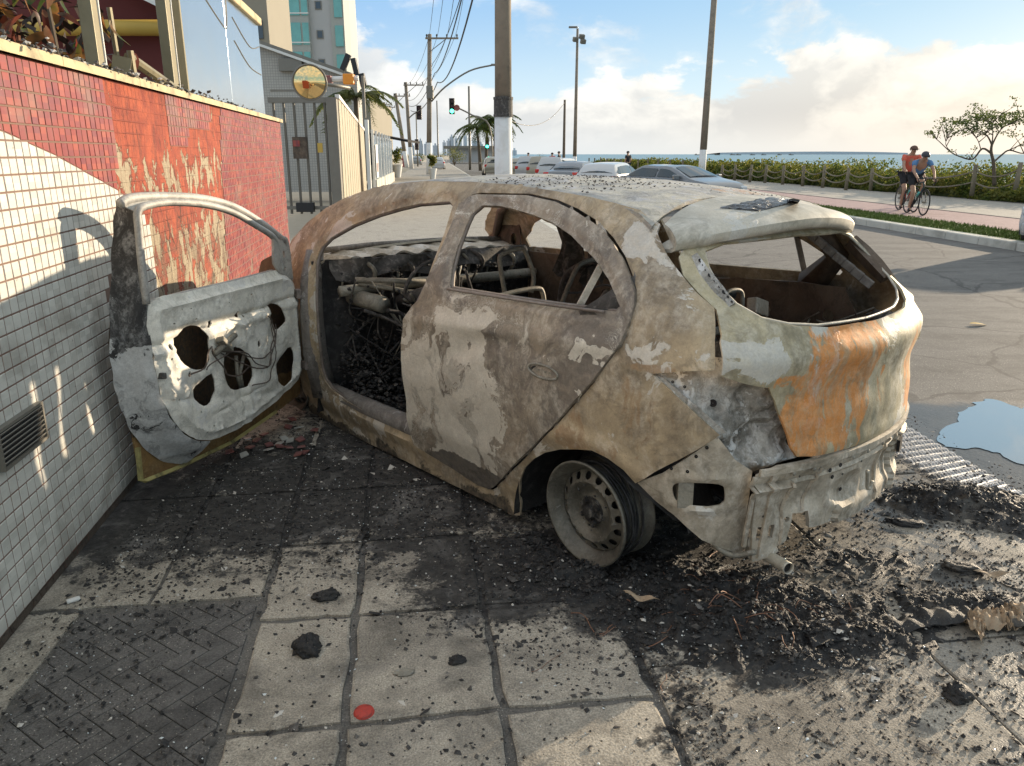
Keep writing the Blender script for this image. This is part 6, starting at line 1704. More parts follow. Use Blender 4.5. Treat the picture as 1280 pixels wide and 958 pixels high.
# long belt of coastal shrubs: real leaves over a lumpy volume
q = random.Random(5); V = []; Fc = []
def belt_h(s, v):
    return 1.0 + .30 * math.sin(s * .7 + v) + .22 * math.sin(s * 1.9 + v * 1.3) + .16 * math.sin(s * 4.3 + 2 * v)
nL = 150000
ss_ = 14 + (np.random.RandomState(1).rand(nL) ** 1.5) * 85
rs = np.random.RandomState(2)
vv = 18.75 + rs.rand(nL) ** 1.6 * 5.0
fr = np.clip((vv - 18.7) / 1.0, 0, 1) ** .5
hh = (.64 + .30 * np.sin(ss_ * .7 + vv) + .22 * np.sin(ss_ * 1.9 + vv * 1.3) + .16 * np.sin(ss_ * 4.3 + 2 * vv) + .12 * np.sin(ss_ * 9 + vv * 5)) * (.55 + .5 * fr) * (1.0 - .25 * np.clip((ss_ - 40) / 60, 0, 1))
zz_ = -.10 + hh * (rs.rand(nL) ** .35)
size = .05 + .0016 * ss_
base = np.outer(ss_, np.array(SU)) + np.outer(vv, np.array(SV)); base[:, 2] = zz_
a = rs.randn(nL, 3) * [1, 1, .8]; a /= np.linalg.norm(a, axis=1)[:, None]
bb = np.cross(a, rs.randn(nL, 3)); bb /= np.linalg.norm(bb, axis=1)[:, None]
size = size[:, None] * (.6 + .8 * rs.rand(nL, 1))
quad = np.stack([base, base + a * size * .5 + bb * size * .4, base + a * size, base + a * size * .5 - bb * size * .4], 1).reshape(-1, 3)
me = bpy.data.meshes.new('coastal_shrubs')
me.from_pydata(quad.tolist(), [], np.arange(nL * 4).reshape(-1, 4).tolist())
tag(link('coastal_shrubs', me, None, [M['leafg']]), 'long belt of yellow green coastal shrubs between promenade and sea', 'shrubs', kind='stuff')
mb = MB()
for i in range(340):
    s_ = 14 + i * .25; mb.box(ST(s_, 20.6, .0), (3.0, .26, .42 + .15 * math.sin(i * .5)), Euler((0, 0, -SA)))
mb.build('shrub_thicket', M['leafd'], label='dark twiggy thicket inside the coastal shrubs', cat='thicket', kind='stuff')
# verge grass blades
nB = 26000; s_ = 8 + rs.rand(nB) ** 1.3 * 40; v_ = 10.6 + rs.rand(nB) * 1.15
base = np.outer(s_, np.array(SU)) + np.outer(v_, np.array(SV)); base[:, 2] = -.036
d3 = rs.randn(nB, 3) * .02; d3[:, 2] = .03 + rs.rand(nB) * .05; w3 = rs.randn(nB, 3) * .02; w3[:, 2] = 0
tri = np.stack([base - w3 * .5, base + w3 * .5, base + d3], 1).reshape(-1, 3)
me = bpy.data.meshes.new('verge_grass'); me.from_pydata(tri.tolist(), [], np.arange(nB * 3).reshape(-1, 3).tolist())
tag(link('verge_grass', me, None, [M['grass']]), 'short green grass blades on the verge behind the far kerb', 'grass', kind='stuff')

# rope fence along the promenade
rf = empty('rope_fence', ST(0, 18.4, -.045), 0, 'post and rope fence along the coastal shrubs', 'fence')
fp = [(1266, 252, 203), (1214, 249, 206), (1125, 243, 210), (1088, 239, 210), (1057, 238, 210), (1028, 235, 208), (1003, 233, 207), (978, 231, 207), (956, 229, 206), (937, 228, 206), (918, 226, 206), (902, 225, 206)]
prev = None
for (u, v, vt) in fp:
    p = G(u, v, -.045); h = AY(u, vt, p.y).z + .045
    lp = p - rf.location
    MB().tube([lp, lp + Vector((rnd.uniform(-.05, .05), 0, h))], [.085, .07], 8).build('post', M['wood'], rf, smooth=True)
    if prev:
        for fz, sg in ((.82, .22), (.5, .2)):
            a_ = prev[0] + Vector((0, 0, prev[1] * fz)); b_3 = lp + Vector((0, 0, h * fz))
            MB().tube([a_.lerp(b_3, t) - Vector((0, 0, sg * 4 * t * (1 - t))) for t in [i / 8 for i in range(9)]], .028, 5).build('rope', M['rope'], rf)
    prev = (lp, h)
for k in range(12):
    p = ST(58 + k * 3.2, 18.3 - k * .02, -.045) - rf.location
    MB().tube([p, p + Vector((0, 0, 1.1))], .08, 6).build('post', M['wood'], rf)

# umbrella shaped tree by the sea
base = G(1240, 236, -.1); base = ST(29.5, 22.3, -.1)
base = Vector((AY(1243, 225, 27.5).x, 27.5, -.1))
tree = empty('sea_tree', base, 0, 'spreading flat topped tree standing among the coastal shrubs', 'tree')
def tp2(u, v, dy=0): return AY(u, v, 27.5 + dy) - base
limbs = [([(1243, 232), (1242, 205), (1239, 190), (1240, 180)], .11, .06), ([(1239, 192), (1228, 186), (1216, 199), (1200, 196), (1188, 190), (1175, 178), (1168, 172)], .06, .015),
         ([(1240, 182), (1234, 170), (1222, 163), (1205, 160)], .05, .012), ([(1240, 182), (1247, 168), (1256, 158), (1275, 150)], .05, .015), ([(1241, 204), (1252, 194), (1262, 188), (1280, 192), (1300, 185)], .06, .02),
         ([(1240, 181), (1241, 165), (1238, 152)], .04, .012), ([(1226, 187), (1222, 175), (1214, 166)], .03, .01), ([(1188, 190), (1182, 180), (1186, 168)], .025, .008)]
mbt = MB(); q = random.Random(11); tips = []
for i, (L_, r0, r1) in enumerate(limbs):
    dy = 0 if i == 0 else q.uniform(-.8, .8)
    pts = [tp2(u, v, dy * k / len(L_)) for k, (u, v) in enumerate(L_)]
    pts = catmull(pts, 4); n = len(pts)
    mbt.tube(pts, [.62 * (r0 + (r1 - r0) * k / (n - 1)) for k in range(n)], 7)
    if i:
        for _ in range(7):
            p = pts[q.randrange(n // 3, n)]; t = p + Vector((q.uniform(-.5, .5), q.uniform(-.8, .8), q.uniform(.1, .7)))
            mbt.tube([p, p.lerp(t, .5) + Vector((0, 0, .05)), t], [.018, .012, .005], 4); tips.append(t)
mbt.build('trunk', M['bark'], tree, smooth=True)
mb = MB()
for (u, v, n) in [(1172, 168, 26), (1180, 160, 60), (1192, 156, 90), (1200, 150, 130), (1212, 152, 110), (1222, 146, 160), (1232, 150, 150), (1236, 143, 130), (1244, 155, 130), (1255, 146, 170), (1266, 152, 170), (1276, 145, 190), (1290, 150, 220), (1205, 166, 40), (1300, 158, 150), (1262, 165, 60), (1225, 162, 50), (1185, 170, 22)]:
    for s_ in range(3):
        c = tp2(u + q.uniform(-5, 5), v + q.uniform(-3, 3), q.uniform(-1.2, 1.2)); leafcloud(mb, c, (.30, .5, .11), n // 3, .075, q)
for t in tips: leafcloud(mb, t, (.18, .18, .08), 18, .07, q)
mb.build('crown', M['leafd'], tree)
# far shrubs and hedges
def bush(u, v0, v1, wpx, y, lab, mat='leafd', n=500, name='bush', z0=0):
    a_ = AY(u, v1, y); b_ = AY(u, v0, y); w = wpx / FPX * y / 2; h = (b_.z - z0) / 2
    r = empty(name, (a_.x, y, z0), 0, lab, name.replace('_', ' '))
    q = random.Random(int(u)); mb = MB(); mt = MB()
    for k in range(6):
        leafcloud(mb, (q.uniform(-.55, .55) * w, q.uniform(-.3, .3) * w, h * q.uniform(.8, 1.3)), (w * .5, w * .5, h * .6), n // 6, max(.05, w * .10), q)
        mt.tube([(0, 0, 0), (q.uniform(-.4, .4) * w, 0, h)], [.05, .02], 4)
    mb.build('crown', M[mat], r); mt.build('trunk', M['bark'], r)
bush(809 - 0, 183, 195, 14, 62, 'small dark bush behind the left parked cars', z0=-.1) if False else None
bush(677, 189, 198, 16, 58, 'round dark tree top behind the parked cars', z0=-.2)
bush(568, 180, 200, 30, 110, 'dark hedge behind the white car far down the street')
bush(540, 186, 200, 12, 120, 'small hedge left of the far white car')
bush(520, 190, 202, 26, 125, 'low bushes left of the leaning pole far away')
bush(552, 184, 198, 10, 130, 'pale young palm like shrub beyond the white car', 'leafg')
bush(483, 165, 205, 18, 60, 'leafy shrub in front of the awning house', 'leafd')
bush(812, 197, 212, 26, 40, 'yellow green shrub behind the grey saloon', 'leafg', z0=-.2)
bush(870, 200, 214, 22, 46, 'shrub clump left of the thick white based pole', 'leafg', z0=-.2)
bush(606, 196, 210, 14, 90, 'low planting under the palm cluster', 'leafg')
# potted plants
for (u, v, y, s, lab) in ((497, 222, 53.4, .66, 'tall white planter with a leafy shrub on the pavement'), (541, 224, 49.7, .5, 'smaller white planter beside the leaning pole')):
    p = G(u, v); r = empty('planter', (p.x, p.y, 0), 0, lab, 'planter')
    MB().lathe([(.001, 0), (.32 * s, 0), (.52 * s, 1.15 * s), (.56 * s, 1.15 * s), (.56 * s, 1.25 * s), (.46 * s, 1.25 * s), (.4 * s, 1.1 * s), (.001, 1.1 * s)], 20).build('pot', M['white'], r, smooth=False)
    q = random.Random(int(u)); mb = MB()
    for k in range(5): leafcloud(mb, (q.uniform(-.15, .15), q.uniform(-.1, .1), (1.35 + .3 * k * s) * (1 if s > .6 else .85) * .8), (.34 * s, .34 * s, .3 * s), 90, .13, q)
    mb.build('foliage', M['leafg'], r)
p = G(503, 209.5); r = empty('hydrant', (AY(506, 205, 95).x, 95, 0), 0, 'red hydrant at the foot of the second utility pole', 'hydrant')
MB().lathe([(.001, 1.5), (.2, 1.45), (.28, 1.2), (.28, .2), (.36, .1), (.36, 0)], 12).build('barrel', M['tiler'], r, smooth=True)
MB().box((0, -.3, .9), (.7, .25, .22)).build('outlet', M['tiler'], r)

# far towers
def far_tower(u0, u1, v, y, mat, lab, g):
    a_ = AY(u0, v, y); b_ = AY(u1, v, y)
    r = empty('far_tower', ((a_.x + b_.x) / 2, y, 0), 0, lab, 'tower', g)
    w = b_.x - a_.x
    MB().box((0, w / 2, a_.z / 2), (w, w, a_.z)).build('wall', M[mat], r)
    MB().box((0, -.3, a_.z / 2), (w * .3, .6, a_.z * .92)).build('bay', M['farb'], r)
    MB().box((0, w / 2, a_.z + 1), (w * .4, w * .4, 2.5)).build('roof', M[mat], r)
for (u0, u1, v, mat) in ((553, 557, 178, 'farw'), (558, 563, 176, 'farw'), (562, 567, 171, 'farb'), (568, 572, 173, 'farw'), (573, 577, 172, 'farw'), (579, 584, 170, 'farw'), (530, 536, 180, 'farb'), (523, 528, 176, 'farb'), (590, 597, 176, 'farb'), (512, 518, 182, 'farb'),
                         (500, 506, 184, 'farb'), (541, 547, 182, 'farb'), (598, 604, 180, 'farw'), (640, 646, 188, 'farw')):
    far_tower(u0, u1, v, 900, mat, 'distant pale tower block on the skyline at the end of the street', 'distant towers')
p = AY(592, 194, 150); r = empty('far_pavilion', (p.x, 150, 0), 0, 'low grey roofed pavilion behind the palms', 'building')
MB().box((0, 3, 1.2), (9, 6, 2.4)).build('wall', M['fac'], r); MB().box((0, 3, 2.7), (11, 8, .5)).build('roof', M['iron'], r)
# islands on the horizon
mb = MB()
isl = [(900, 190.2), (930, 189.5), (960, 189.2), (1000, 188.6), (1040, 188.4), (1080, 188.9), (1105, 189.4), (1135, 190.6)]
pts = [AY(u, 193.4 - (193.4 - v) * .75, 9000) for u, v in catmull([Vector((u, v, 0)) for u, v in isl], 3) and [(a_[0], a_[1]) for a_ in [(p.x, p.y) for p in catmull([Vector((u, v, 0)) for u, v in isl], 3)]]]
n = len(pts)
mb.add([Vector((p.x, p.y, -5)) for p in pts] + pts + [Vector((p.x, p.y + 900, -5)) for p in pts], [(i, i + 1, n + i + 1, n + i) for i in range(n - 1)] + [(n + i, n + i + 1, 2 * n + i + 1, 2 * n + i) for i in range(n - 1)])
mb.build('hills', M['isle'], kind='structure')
for k in range(9):
    u = 866 + k * 15 + rnd.uniform(-5, 5); p = AY(u, 192.2, 2600); r = empty('boat', (p.x, 2600, -1.6), rnd.uniform(-.3, .3), 'tiny dark boat far out on the sea', 'boat', 'tiny boats on the sea')
    MB().prism([(-7, -2), (6, -2), (10, 0), (6, 2), (-7, 2)], 0, 2.2).build('hull', M['iron'], r); MB().box((-2, 0, 3.4), (4, 2.4, 2.6)).build('cabin', M['iron'], r)

# ------------------------------------------------------------------ cars
def carpaint(name, c):
    m, B = new_mat(name); co = B.node('ShaderNodeTexCoord').outputs['Object']
    n = B.noise(co, 2, 5, .6)
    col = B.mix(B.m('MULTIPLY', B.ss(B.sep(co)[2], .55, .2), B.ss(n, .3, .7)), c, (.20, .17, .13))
    return finish(m, B, col, .28, .1, None, extra={'Coat Weight': .6, 'Coat Roughness': .08})
PNT = {'white': carpaint('white car paint', (.52, .52, .51)), 'silver': carpaint('silver car paint', (.17, .18, .19)), 'grey': carpaint('grey car paint', (.25, .28, .30)), 'tan': carpaint('beige car paint', (.38, .34, .26)), 'black': carpaint('dark car paint', (.03, .03, .035))}
M['glass'] = glass_mat('car window', (.015, .025, .025), .05)
M['tail'] = simple('red tail light', (.55, .02, .015), .25)
M['lamp'] = simple('headlamp lens', (.65, .66, .66), .12)
M['tyre'] = simple('tyre rubber', (.02, .02, .02), .85)
M['plate'] = simple('grey plate', (.45, .45, .45), .5)
def roadcar(kind, loc, az_, paint, label, L=4.0, Wd=1.72, H=1.48, group=None):
    """kind hatch or saloon; origin at centre on the ground, +x forward"""
    r = empty('parked_car', loc, PI / 2 - az_, label, 'car', group)
    H -= .09; hw = Wd / 2
    if kind == 'saloon':
        prof = [(-2.15, .45), (-2.2, .75), (-2.12, 1.0), (-1.55, 1.05), (-.95, 1.36), (-.3, H), (.35, H - .02), (1.25, 1.02), (1.95, .90), (2.2, .72), (2.2, .42)]
        gl = [(-1.45, 1.05), (-.92, 1.33), (-.3, H - .045), (.33, H - .06), (1.12, 1.03)]
    elif kind == 'van':
        prof = [(-2.0, .4), (-2.05, .8), (-2.0, 1.1), (-1.85, 1.55), (-1.6, H), (.2, H), (1.0, 1.1), (1.85, .95), (2.05, .75), (2.05, .4)]
        gl = [(-1.92, 1.08), (-1.8, 1.5), (-1.5, H - .07), (.15, H - .07), (.88, 1.08)]
    else:
        prof = [(-1.85, .42), (-1.93, .72), (-1.88, .98), (-1.6, 1.30), (-1.35, H - .03), (-.4, H), (.25, H - .03), (1.1, 1.02), (1.75, .90), (1.95, .72), (1.95, .40)]
        gl = [(-1.78, 1.03), (-1.52, 1.30), (-1.3, H - .075), (-.4, H - .05), (.22, H - .07), (.98, 1.03)]
    k = L / (prof[-1][0] - prof[0][0])
    prof = [(x_ * k, z_) for x_, z_ in prof]; gl = [(x_ * k, z_) for x_, z_ in gl]
    def hwz(z_, x_):
        w = np.interp(z_, [.2, .5, .85, 1.02, H], [hw * .95, hw, hw * .99, hw * .94, hw * .70])
        return w * (1 - .10 * (abs(x_) / (L / 2)) ** 4)
    top = catmull([Vector((x_, 0, z_)) for x_, z_ in prof], 3)
    mb = MB(); n = 10; rowsz = []
    for p in top:
        row = []
        zb = .28
        w = hwz(p.z, p.x)
        for j in range(n + 1):
            t = j / n; yy = -1 + 2 * t
            row.append((p.x, yy * w * .93, p.z - .03 * abs(yy) ** 3))
        rowsz.append(row)
    nt = len(rowsz)
    vs = [v for r_ in rowsz for v in r_]
    fs = [(i * (n + 1) + j, i * (n + 1) + j + 1, (i + 1) * (n + 1) + j + 1, (i + 1) * (n + 1) + j) for i in range(nt - 1) for j in range(n)]
    mb.add(vs, fs)
    for sg in (-1, 1):
        vs = []; lv = 6
        for p in top:
            for j in range(lv + 1):
                t = j / lv; z_ = .28 + (p.z - .03 - .28) * t; arch = max(0, 1 - abs(abs(p.x - 0.02) - L * .31) / .36)
                if z_ < .28 + .40 * math.sqrt(max(0, 1 - (1 - arch) ** 2)) and arch > 0: z_ = .28 + .40 * math.sqrt(max(0, 1 - (1 - arch) ** 2)) * (1 if j == 0 else 1) * (1 - j * .0)
                w = hwz(z_, p.x) if j < lv else hwz(p.z, p.x) * .93
                vs.append((p.x, sg * w, z_))
        fs = [(i * (lv + 1) + j, i * (lv + 1) + j + 1, (i + 1) * (lv + 1) + j + 1, (i + 1) * (lv + 1) + j)[::sg] for i in range(nt - 1) for j in range(lv)]
        mb.add(vs, fs)
    mb.build('body', paint, r, smooth=True)
    # side windows, split by a pillar
    for sg in (-1, 1):
        xs = [gl[0][0] + .12, -.12, -.04, gl[-1][0] - .05]
        for a_, b_ in ((xs[0], xs[1]), (xs[2], xs[3])):
            gz = lambda x_: np.interp(x_, [g[0] for g in gl], [g[1] for g in gl])
            X = np.linspace(a_, b_, 6); vs = [(x_, sg * (hwz(1.02, x_) + .012), 1.02) for x_ in X] + [(x_, sg * (hwz(max(1.03, gz(x_) - .05), x_) + .012), max(1.03, gz(x_) - .05)) for x_ in X]
            MB().add(vs, [(i, i + 1, i + 7, i + 6) for i in range(5)]).build('side_window', M['glass'], r)
        MB().box((gl[-1][0] - .22, sg * (hw + .09), 1.02), (.12, .20, .15), Euler((0, 0, .2 * sg))).build('door_mirror', paint, r, bevel=.03)
    def screen(name, p0, p1, f=.86, mat='glass', out=.018):
        d_ = Vector((p1[0] - p0[0], 0, p1[1] - p0[1])); nrm = Vector((-d_.z, 0, d_.x)).normalized()
        if nrm.z < 0: nrm = -nrm
        vs = []
        for (px_, pz_) in (p0, p1):
            for t in (-1, -.5, 0, .5, 1):
                w = hwz(pz_, px_) * .93 * f
                vs.append((px_ + nrm.x * (out + .02 * (1 - t * t)), t * w, pz_ - .02 * abs(t) ** 3 + nrm.z * (out + .01 * (1 - t * t))))
        MB().add(vs, [(i, i + 1, i + 6, i + 5) for i in range(4)]).build(name, M[mat], r, smooth=True)
    ip = lambda a_, b_, t: (a_[0] + (b_[0] - a_[0]) * t, a_[1] + (b_[1] - a_[1]) * t)
    if kind == 'saloon': screen('rear_window', ip(prof[3], prof[4], .15), ip(prof[4], prof[5], .35)); screen('windscreen', ip(prof[6], prof[7], .1), ip(prof[6], prof[7], .93))
    elif kind == 'van': screen('rear_window', ip(prof[2], prof[3], .05), ip(prof[3], prof[4], .4)); screen('windscreen', ip(prof[5], prof[6], .1), ip(prof[5], prof[6], .93))
    else: screen('rear_window', ip(prof[2], prof[3], .25), ip(prof[3], prof[4], .6)); screen('windscreen', ip(prof[6], prof[7], .08), ip(prof[6], prof[7], .93))
    xb, xf = prof[0][0], prof[-1][0]
    for sg in (-1, 1):
        MB().box((xb - .00, sg * hw * .76, .86), (.14, .26, .20), Euler((0, 0, sg * .3))).build('tail_light', M['tail'], r, bevel=.04)
        MB().box((xf - .10, sg * hw * .70, .70), (.20, .36, .16), Euler((0, 0, -sg * .35))).build('headlight', M['lamp'], r, bevel=.05)
        for xx in (-L * .31 + .02, L * .31 + .02):
            Mw = Matrix.Translation((xx, sg * (hw - .10), .31)) @ Matrix.Rotation(PI / 2, 4, 'X')
            w = MB().lathe([(.19, -.1), (.29, -.1), (.31, -.06), (.31, .06), (.29, .1), (.19, .1)], 24, Mw, closed=True).build('wheel', M['tyre'], r, smooth=True)
            rm = MB().lathe([(.001, -.07 * -sg), (.06, -.06 * -sg), (.17, -.05 * -sg), (.20, -.09 * -sg)], 20, Mw); rm.build('rim', M['plate'], w, smooth=True)
    MB().box((xb - .03, 0, .62), (.02, .42, .13)).build('number_plate', M['plate'], r)
    MB().box((xb + .02, 0, .42), (.12, Wd * .86, .22)).build('rear_bumper', paint, r, bevel=.05)
    MB().box((xf - .04, 0, .40), (.12, Wd * .86, .24)).build('front_bumper', paint, r, bevel=.05)
    return r
ZC = -.22
def at_car(u, y): p = AY(u, 205, y); return (p.x, y, ZC)
D = math.radians
roadcar('saloon', at_car(846, 25.5), D(146), PNT['silver'], 'silver grey saloon facing us behind the burnt roof, right of the white hatchback', L=4.4, H=1.45)
roadcar('hatch', at_car(764, 30), D(22), PNT['white'], 'white hatchback with red tail light left of the silver grey saloon', L=4.1, H=1.50)
roadcar('saloon', at_car(722, 36), D(24), PNT['silver'], 'silver saloon seen from behind left of the white hatchback', L=4.4)
roadcar('van', at_car(703, 43), D(22), PNT['white'], 'white estate car with dark rear window in the middle of the row', L=4.2, H=1.58)
roadcar('van', at_car(686, 50), D(20), PNT['tan'], 'beige car with dark rear window behind the white estate', L=4.1, H=1.6)
roadcar('van', at_car(669, 54), D(18), PNT['white'], 'white pickup like car with wide dark rear window near the thick pole', L=4.1, H=1.62)
roadcar('hatch', at_car(652, 58), D(14), PNT['tan'], 'beige hatchback half hidden by the thick pole', L=4.0, H=1.55)
roadcar('hatch', at_car(617, 62), D(-4), PNT['tan'], 'tan car just left of the thick pole', L=4.0, H=1.6)
roadcar('hatch', at_car(546, 84), D(-6), PNT['white'], 'small white car driving away far down the street', L=4.0, H=1.5)
roadcar('hatch', at_car(520, 118), D(-6), PNT['grey'], 'grey car parked far away left of the leaning pole', L=4.0, H=1.5)
pc = G(1281, 314, -.18); c_ = ST(12.2, 0, -.18)
hd = D(50) + PI; fwd = Vector((math.sin(hd), math.cos(hd), 0)); ctr = pc - fwd * 2.0 + Vector((.36, -.52, 0))
roadcar('hatch', (ctr.x, ctr.y, -.18), hd, PNT['white'], 'white car whose bumper just enters at the right edge', L=4.0)
# ------------------------------------------------------------------ debris on the ground
def over_ground(x_, y_): return 0.0
q = random.Random(99)
# heaps of burnt residue: a rough height field with real lumps
HE = [(.72, 2.28, .34, .20, .060), (.45, 2.45, .34, .16, .045), (.22, 2.50, .20, .09, .05), (.08, 2.72, .16, .08, .04), (.98, 2.16, .36, .11, .042), (1.45, 2.32, .50, .07, .030), (.80, 2.02, .22, .06, .035), (1.95, 3.12, .26, .14, .07), (2.25, 2.93, .28, .10, .05), (.2, 2.66, .22, .12, .035),
      (1.30, 2.60, .28, .12, .020), (-.25, 1.99 + .10, .04, .03, .022), (-.62, 2.62, .14, .06, .014)]
def heap(x_, y_):
    h = np.zeros(len(x_))
    for cx, cy, rx, ry, hh in HE:
        h = np.maximum(h, hh * np.clip(1.25 - np.hypot((x_ - cx) / rx / 1.3, (y_ - cy) / ry / 1.3), 0, 1))
    V = np.stack([x_, y_], 1)
    n1_ = 1 - np.abs(fbm(V, 14, 4, 3)) * 2.0; n2_ = fbm(V, 45, 3, 7)
    return .88 * h * (.35 + .9 * n1_) + np.clip(h * 12, 0, 1) * .012 * n2_ - .010
st = .008
gx, gy = np.meshgrid(np.arange(-.05, 2.65, st), np.arange(1.80, 3.40, st), indexing='ij')
hz = heap(gx.ravel(), gy.ravel()).reshape(gx.shape)
nx_, ny_ = gx.shape
idx = np.arange(nx_ * ny_).reshape(nx_, ny_)
keep = (hz[:-1, :-1] > -.006) | (hz[1:, 1:] > -.006)
F4 = np.stack([idx[:-1, :-1], idx[1:, :-1], idx[1:, 1:], idx[:-1, 1:]], -1)[keep]
V3 = np.stack([gx.ravel(), gy.ravel(), np.maximum(hz.ravel(), -.006)], 1)
me = bpy.data.meshes.new('burnt_heap'); me.from_pydata(V3.tolist(), [], F4.tolist())
bm = bmesh.new(); bm.from_mesh(me); bmesh.ops.delete(bm, geom=[v for v in bm.verts if not v.link_faces], context='VERTS'); bm.to_mesh(me); bm.free()
def heap_mat():
    m, B = new_mat('burnt residue')
    pos = B.node('ShaderNodeNewGeometry').outputs['Position']
    X, Y, Z = B.sep(pos)
    n = B.noise(pos, 30, 7, .7); n2 = B.noise(pos, 5, 5, .6)
    c = B.mix(B.ss(n, .35, .7), (.010, .010, .011), (.038, .035, .032))
    c = B.mix(B.m('MULTIPLY', B.ss(n2, .50, .62), B.ss(X, .9, 1.6)), c, (.085, .075, .062))
    c = B.mix(B.m('MULTIPLY', B.ss(B.voro(pos, 70), .16, .08), .5), c, (.30, .27, .22))
    return finish(m, B, c, B.m('ADD', .30, B.m('MULTIPLY', n, .6)), 0, B.noise(pos, 120, 5, .75), .9, .006)
M['heap'] = heap_mat()
tag(link('burnt_heap', me, None, [M['heap']], True), 'black heap of burnt residue and ash below the rear of the car', 'debris', kind='stuff')
# crumbs
cmats = [M['char'], M['char2'], M['ashw']]
def crumbs(name, n, dens, r0, r1, lab, mats, pm, x0=-1.55, x1=3.2, y0=1.45, y1=5.2, cat='debris', flat=.6):
    P = np.stack([rs.rand(n * 4) * (x1 - x0) + x0, y0 + (rs.rand(n * 4) ** 1.6) * (y1 - y0)], 1)
    d_ = dens(P); k_ = rs.rand(len(P)) < d_; P = P[k_][:n]
    wl = ((P - W0) @ WN > .01) & (P @ np.array([SV.x, SV.y]) < 2.75); P = P[wl]
    hz_ = np.maximum(0, heap(P[:, 0], P[:, 1]) + .006)
    oct_ = np.array([(1, 0, 0), (0, 1, 0), (-1, 0, 0), (0, -1, 0), (0, 0, 1), (0, 0, -1.)])
    N = len(P); s_ = (r0 + (r1 - r0) * rs.rand(N) ** 3)[:, None, None]
    V = oct_[None] * (1 + (rs.rand(N, 6, 1) - .5) * .9) * np.array([1, 1, flat]) * s_ * (1 + (rs.rand(N, 1, 3) - .5) * [1.0, .6, .6])
    a_ = rs.rand(N) * 6.28; ca, sa = np.cos(a_)[:, None], np.sin(a_)[:, None]
    tl = (rs.rand(N) - .5)[:, None] * 1.2
    x_ = V[..., 0] * np.cos(tl) - V[..., 2] * np.sin(tl); z_ = V[..., 0] * np.sin(tl) + V[..., 2] * np.cos(tl); y_ = V[..., 1]
    W_ = np.stack([x_ * ca - y_ * sa + P[:, :1], x_ * sa + y_ * ca + P[:, 1:2], z_ + hz_[:, None] + s_[:, :, 0] * flat * .45], -1).reshape(-1, 3)
    T8 = np.array([(0, 1, 4), (1, 2, 4), (2, 3, 4), (3, 0, 4), (1, 0, 5), (2, 1, 5), (3, 2, 5), (0, 3, 5)])
    F = (T8[None] + (np.arange(N) * 6)[:, None, None]).reshape(-1, 3)
    me = bpy.data.meshes.new(name); me.from_pydata(W_.tolist(), [], F.tolist())
    for m_ in mats: me.materials.append(m_)
    mi = np.repeat(np.searchsorted(np.cumsum(pm), rs.rand(N)), 8); me.polygons.foreach_set('material_index', np.minimum(mi, len(mats) - 1).astype(np.int32))
    o = bpy.data.objects.new(name, me); SC.collection.objects.link(o); return tag(o, lab, cat, kind='stuff')
sp_d = lambda P: np.clip(soot_py(P) * .8 + .06 + .5 * np.clip(fbm(P, 5, 4, 11) - .08, 0, 1) + .14 * (P[:, 0] > .6) * (fbm(P, 3, 4, 14) > .05), 0, 1)
crumbs('charcoal_crumbs', 46000, sp_d, .0015, .0085, 'charcoal crumbs scattered thickly over the pavement round the car', cmats, [.68, .29, .03])
def ash_d(P): return np.clip(.25 + .5 * soot_py(P), 0, 1) * (hnoise(P, 2.5, 8) > -.4)
crumbs('burnt_flakes', 5200, sp_d, .003, .020, 'thin burnt flakes lying flat on the pavement', [M['char'], M['char2'], M['ashw']], [.50, .47, .03], flat=.12)
M['glassbit'] = simple('glass crumbs', (.62, .66, .66), .15, scale=80)
crumbs('glass_crumbs', 3600, ash_d, .0015, .0048, 'small pale glass crumbs sprinkled on the pavement', [M['glassbit'], M['ashw']], [.5, .5], y1=4.4)
def clod_d(P):
    return np.clip(heap(P[:, 0], P[:, 1]) * 30 + .01 + .07 * (P[:, 0] > .7) * (hnoise(P, 3, 5) > -.1), 0, 1)
crumbs('burnt_clods', 11000, clod_d, .002, .013, 'rough burnt clods on and around the black heap', [M['char'], M['char2'], M['heap']], [.5, .12, .38], x0=0, x1=3.0, y0=1.6, y1=3.5)
# wires and fibres out of the heap
mb = MB()
for k in range(70):
    x_, y_ = q.gauss(.72, .24), q.gauss(2.26, .12); z_ = float(max(0, heap(np.array([x_]), np.array([y_]))[0]))
    pts = [Vector((x_, y_, z_))]; a_ = q.uniform(0, 6.28); el_ = q.uniform(.2, 1.2)
    for j in range(4):
        a_ += q.uniform(-.7, .7); el_ -= .45
        pts.append(pts[-1] + Vector((math.cos(a_), math.sin(a_), el_)) * q.uniform(.015, .04))
    mb.tube(catmull([Vector((p.x, p.y, max(.004, p.z))) for p in pts], 3), q.uniform(.0008, .0020), 4)
mb.build('loose_strands', M['wirebr'], label='thin burnt strands curling out of the black heap', cat='wire strands', kind='stuff')
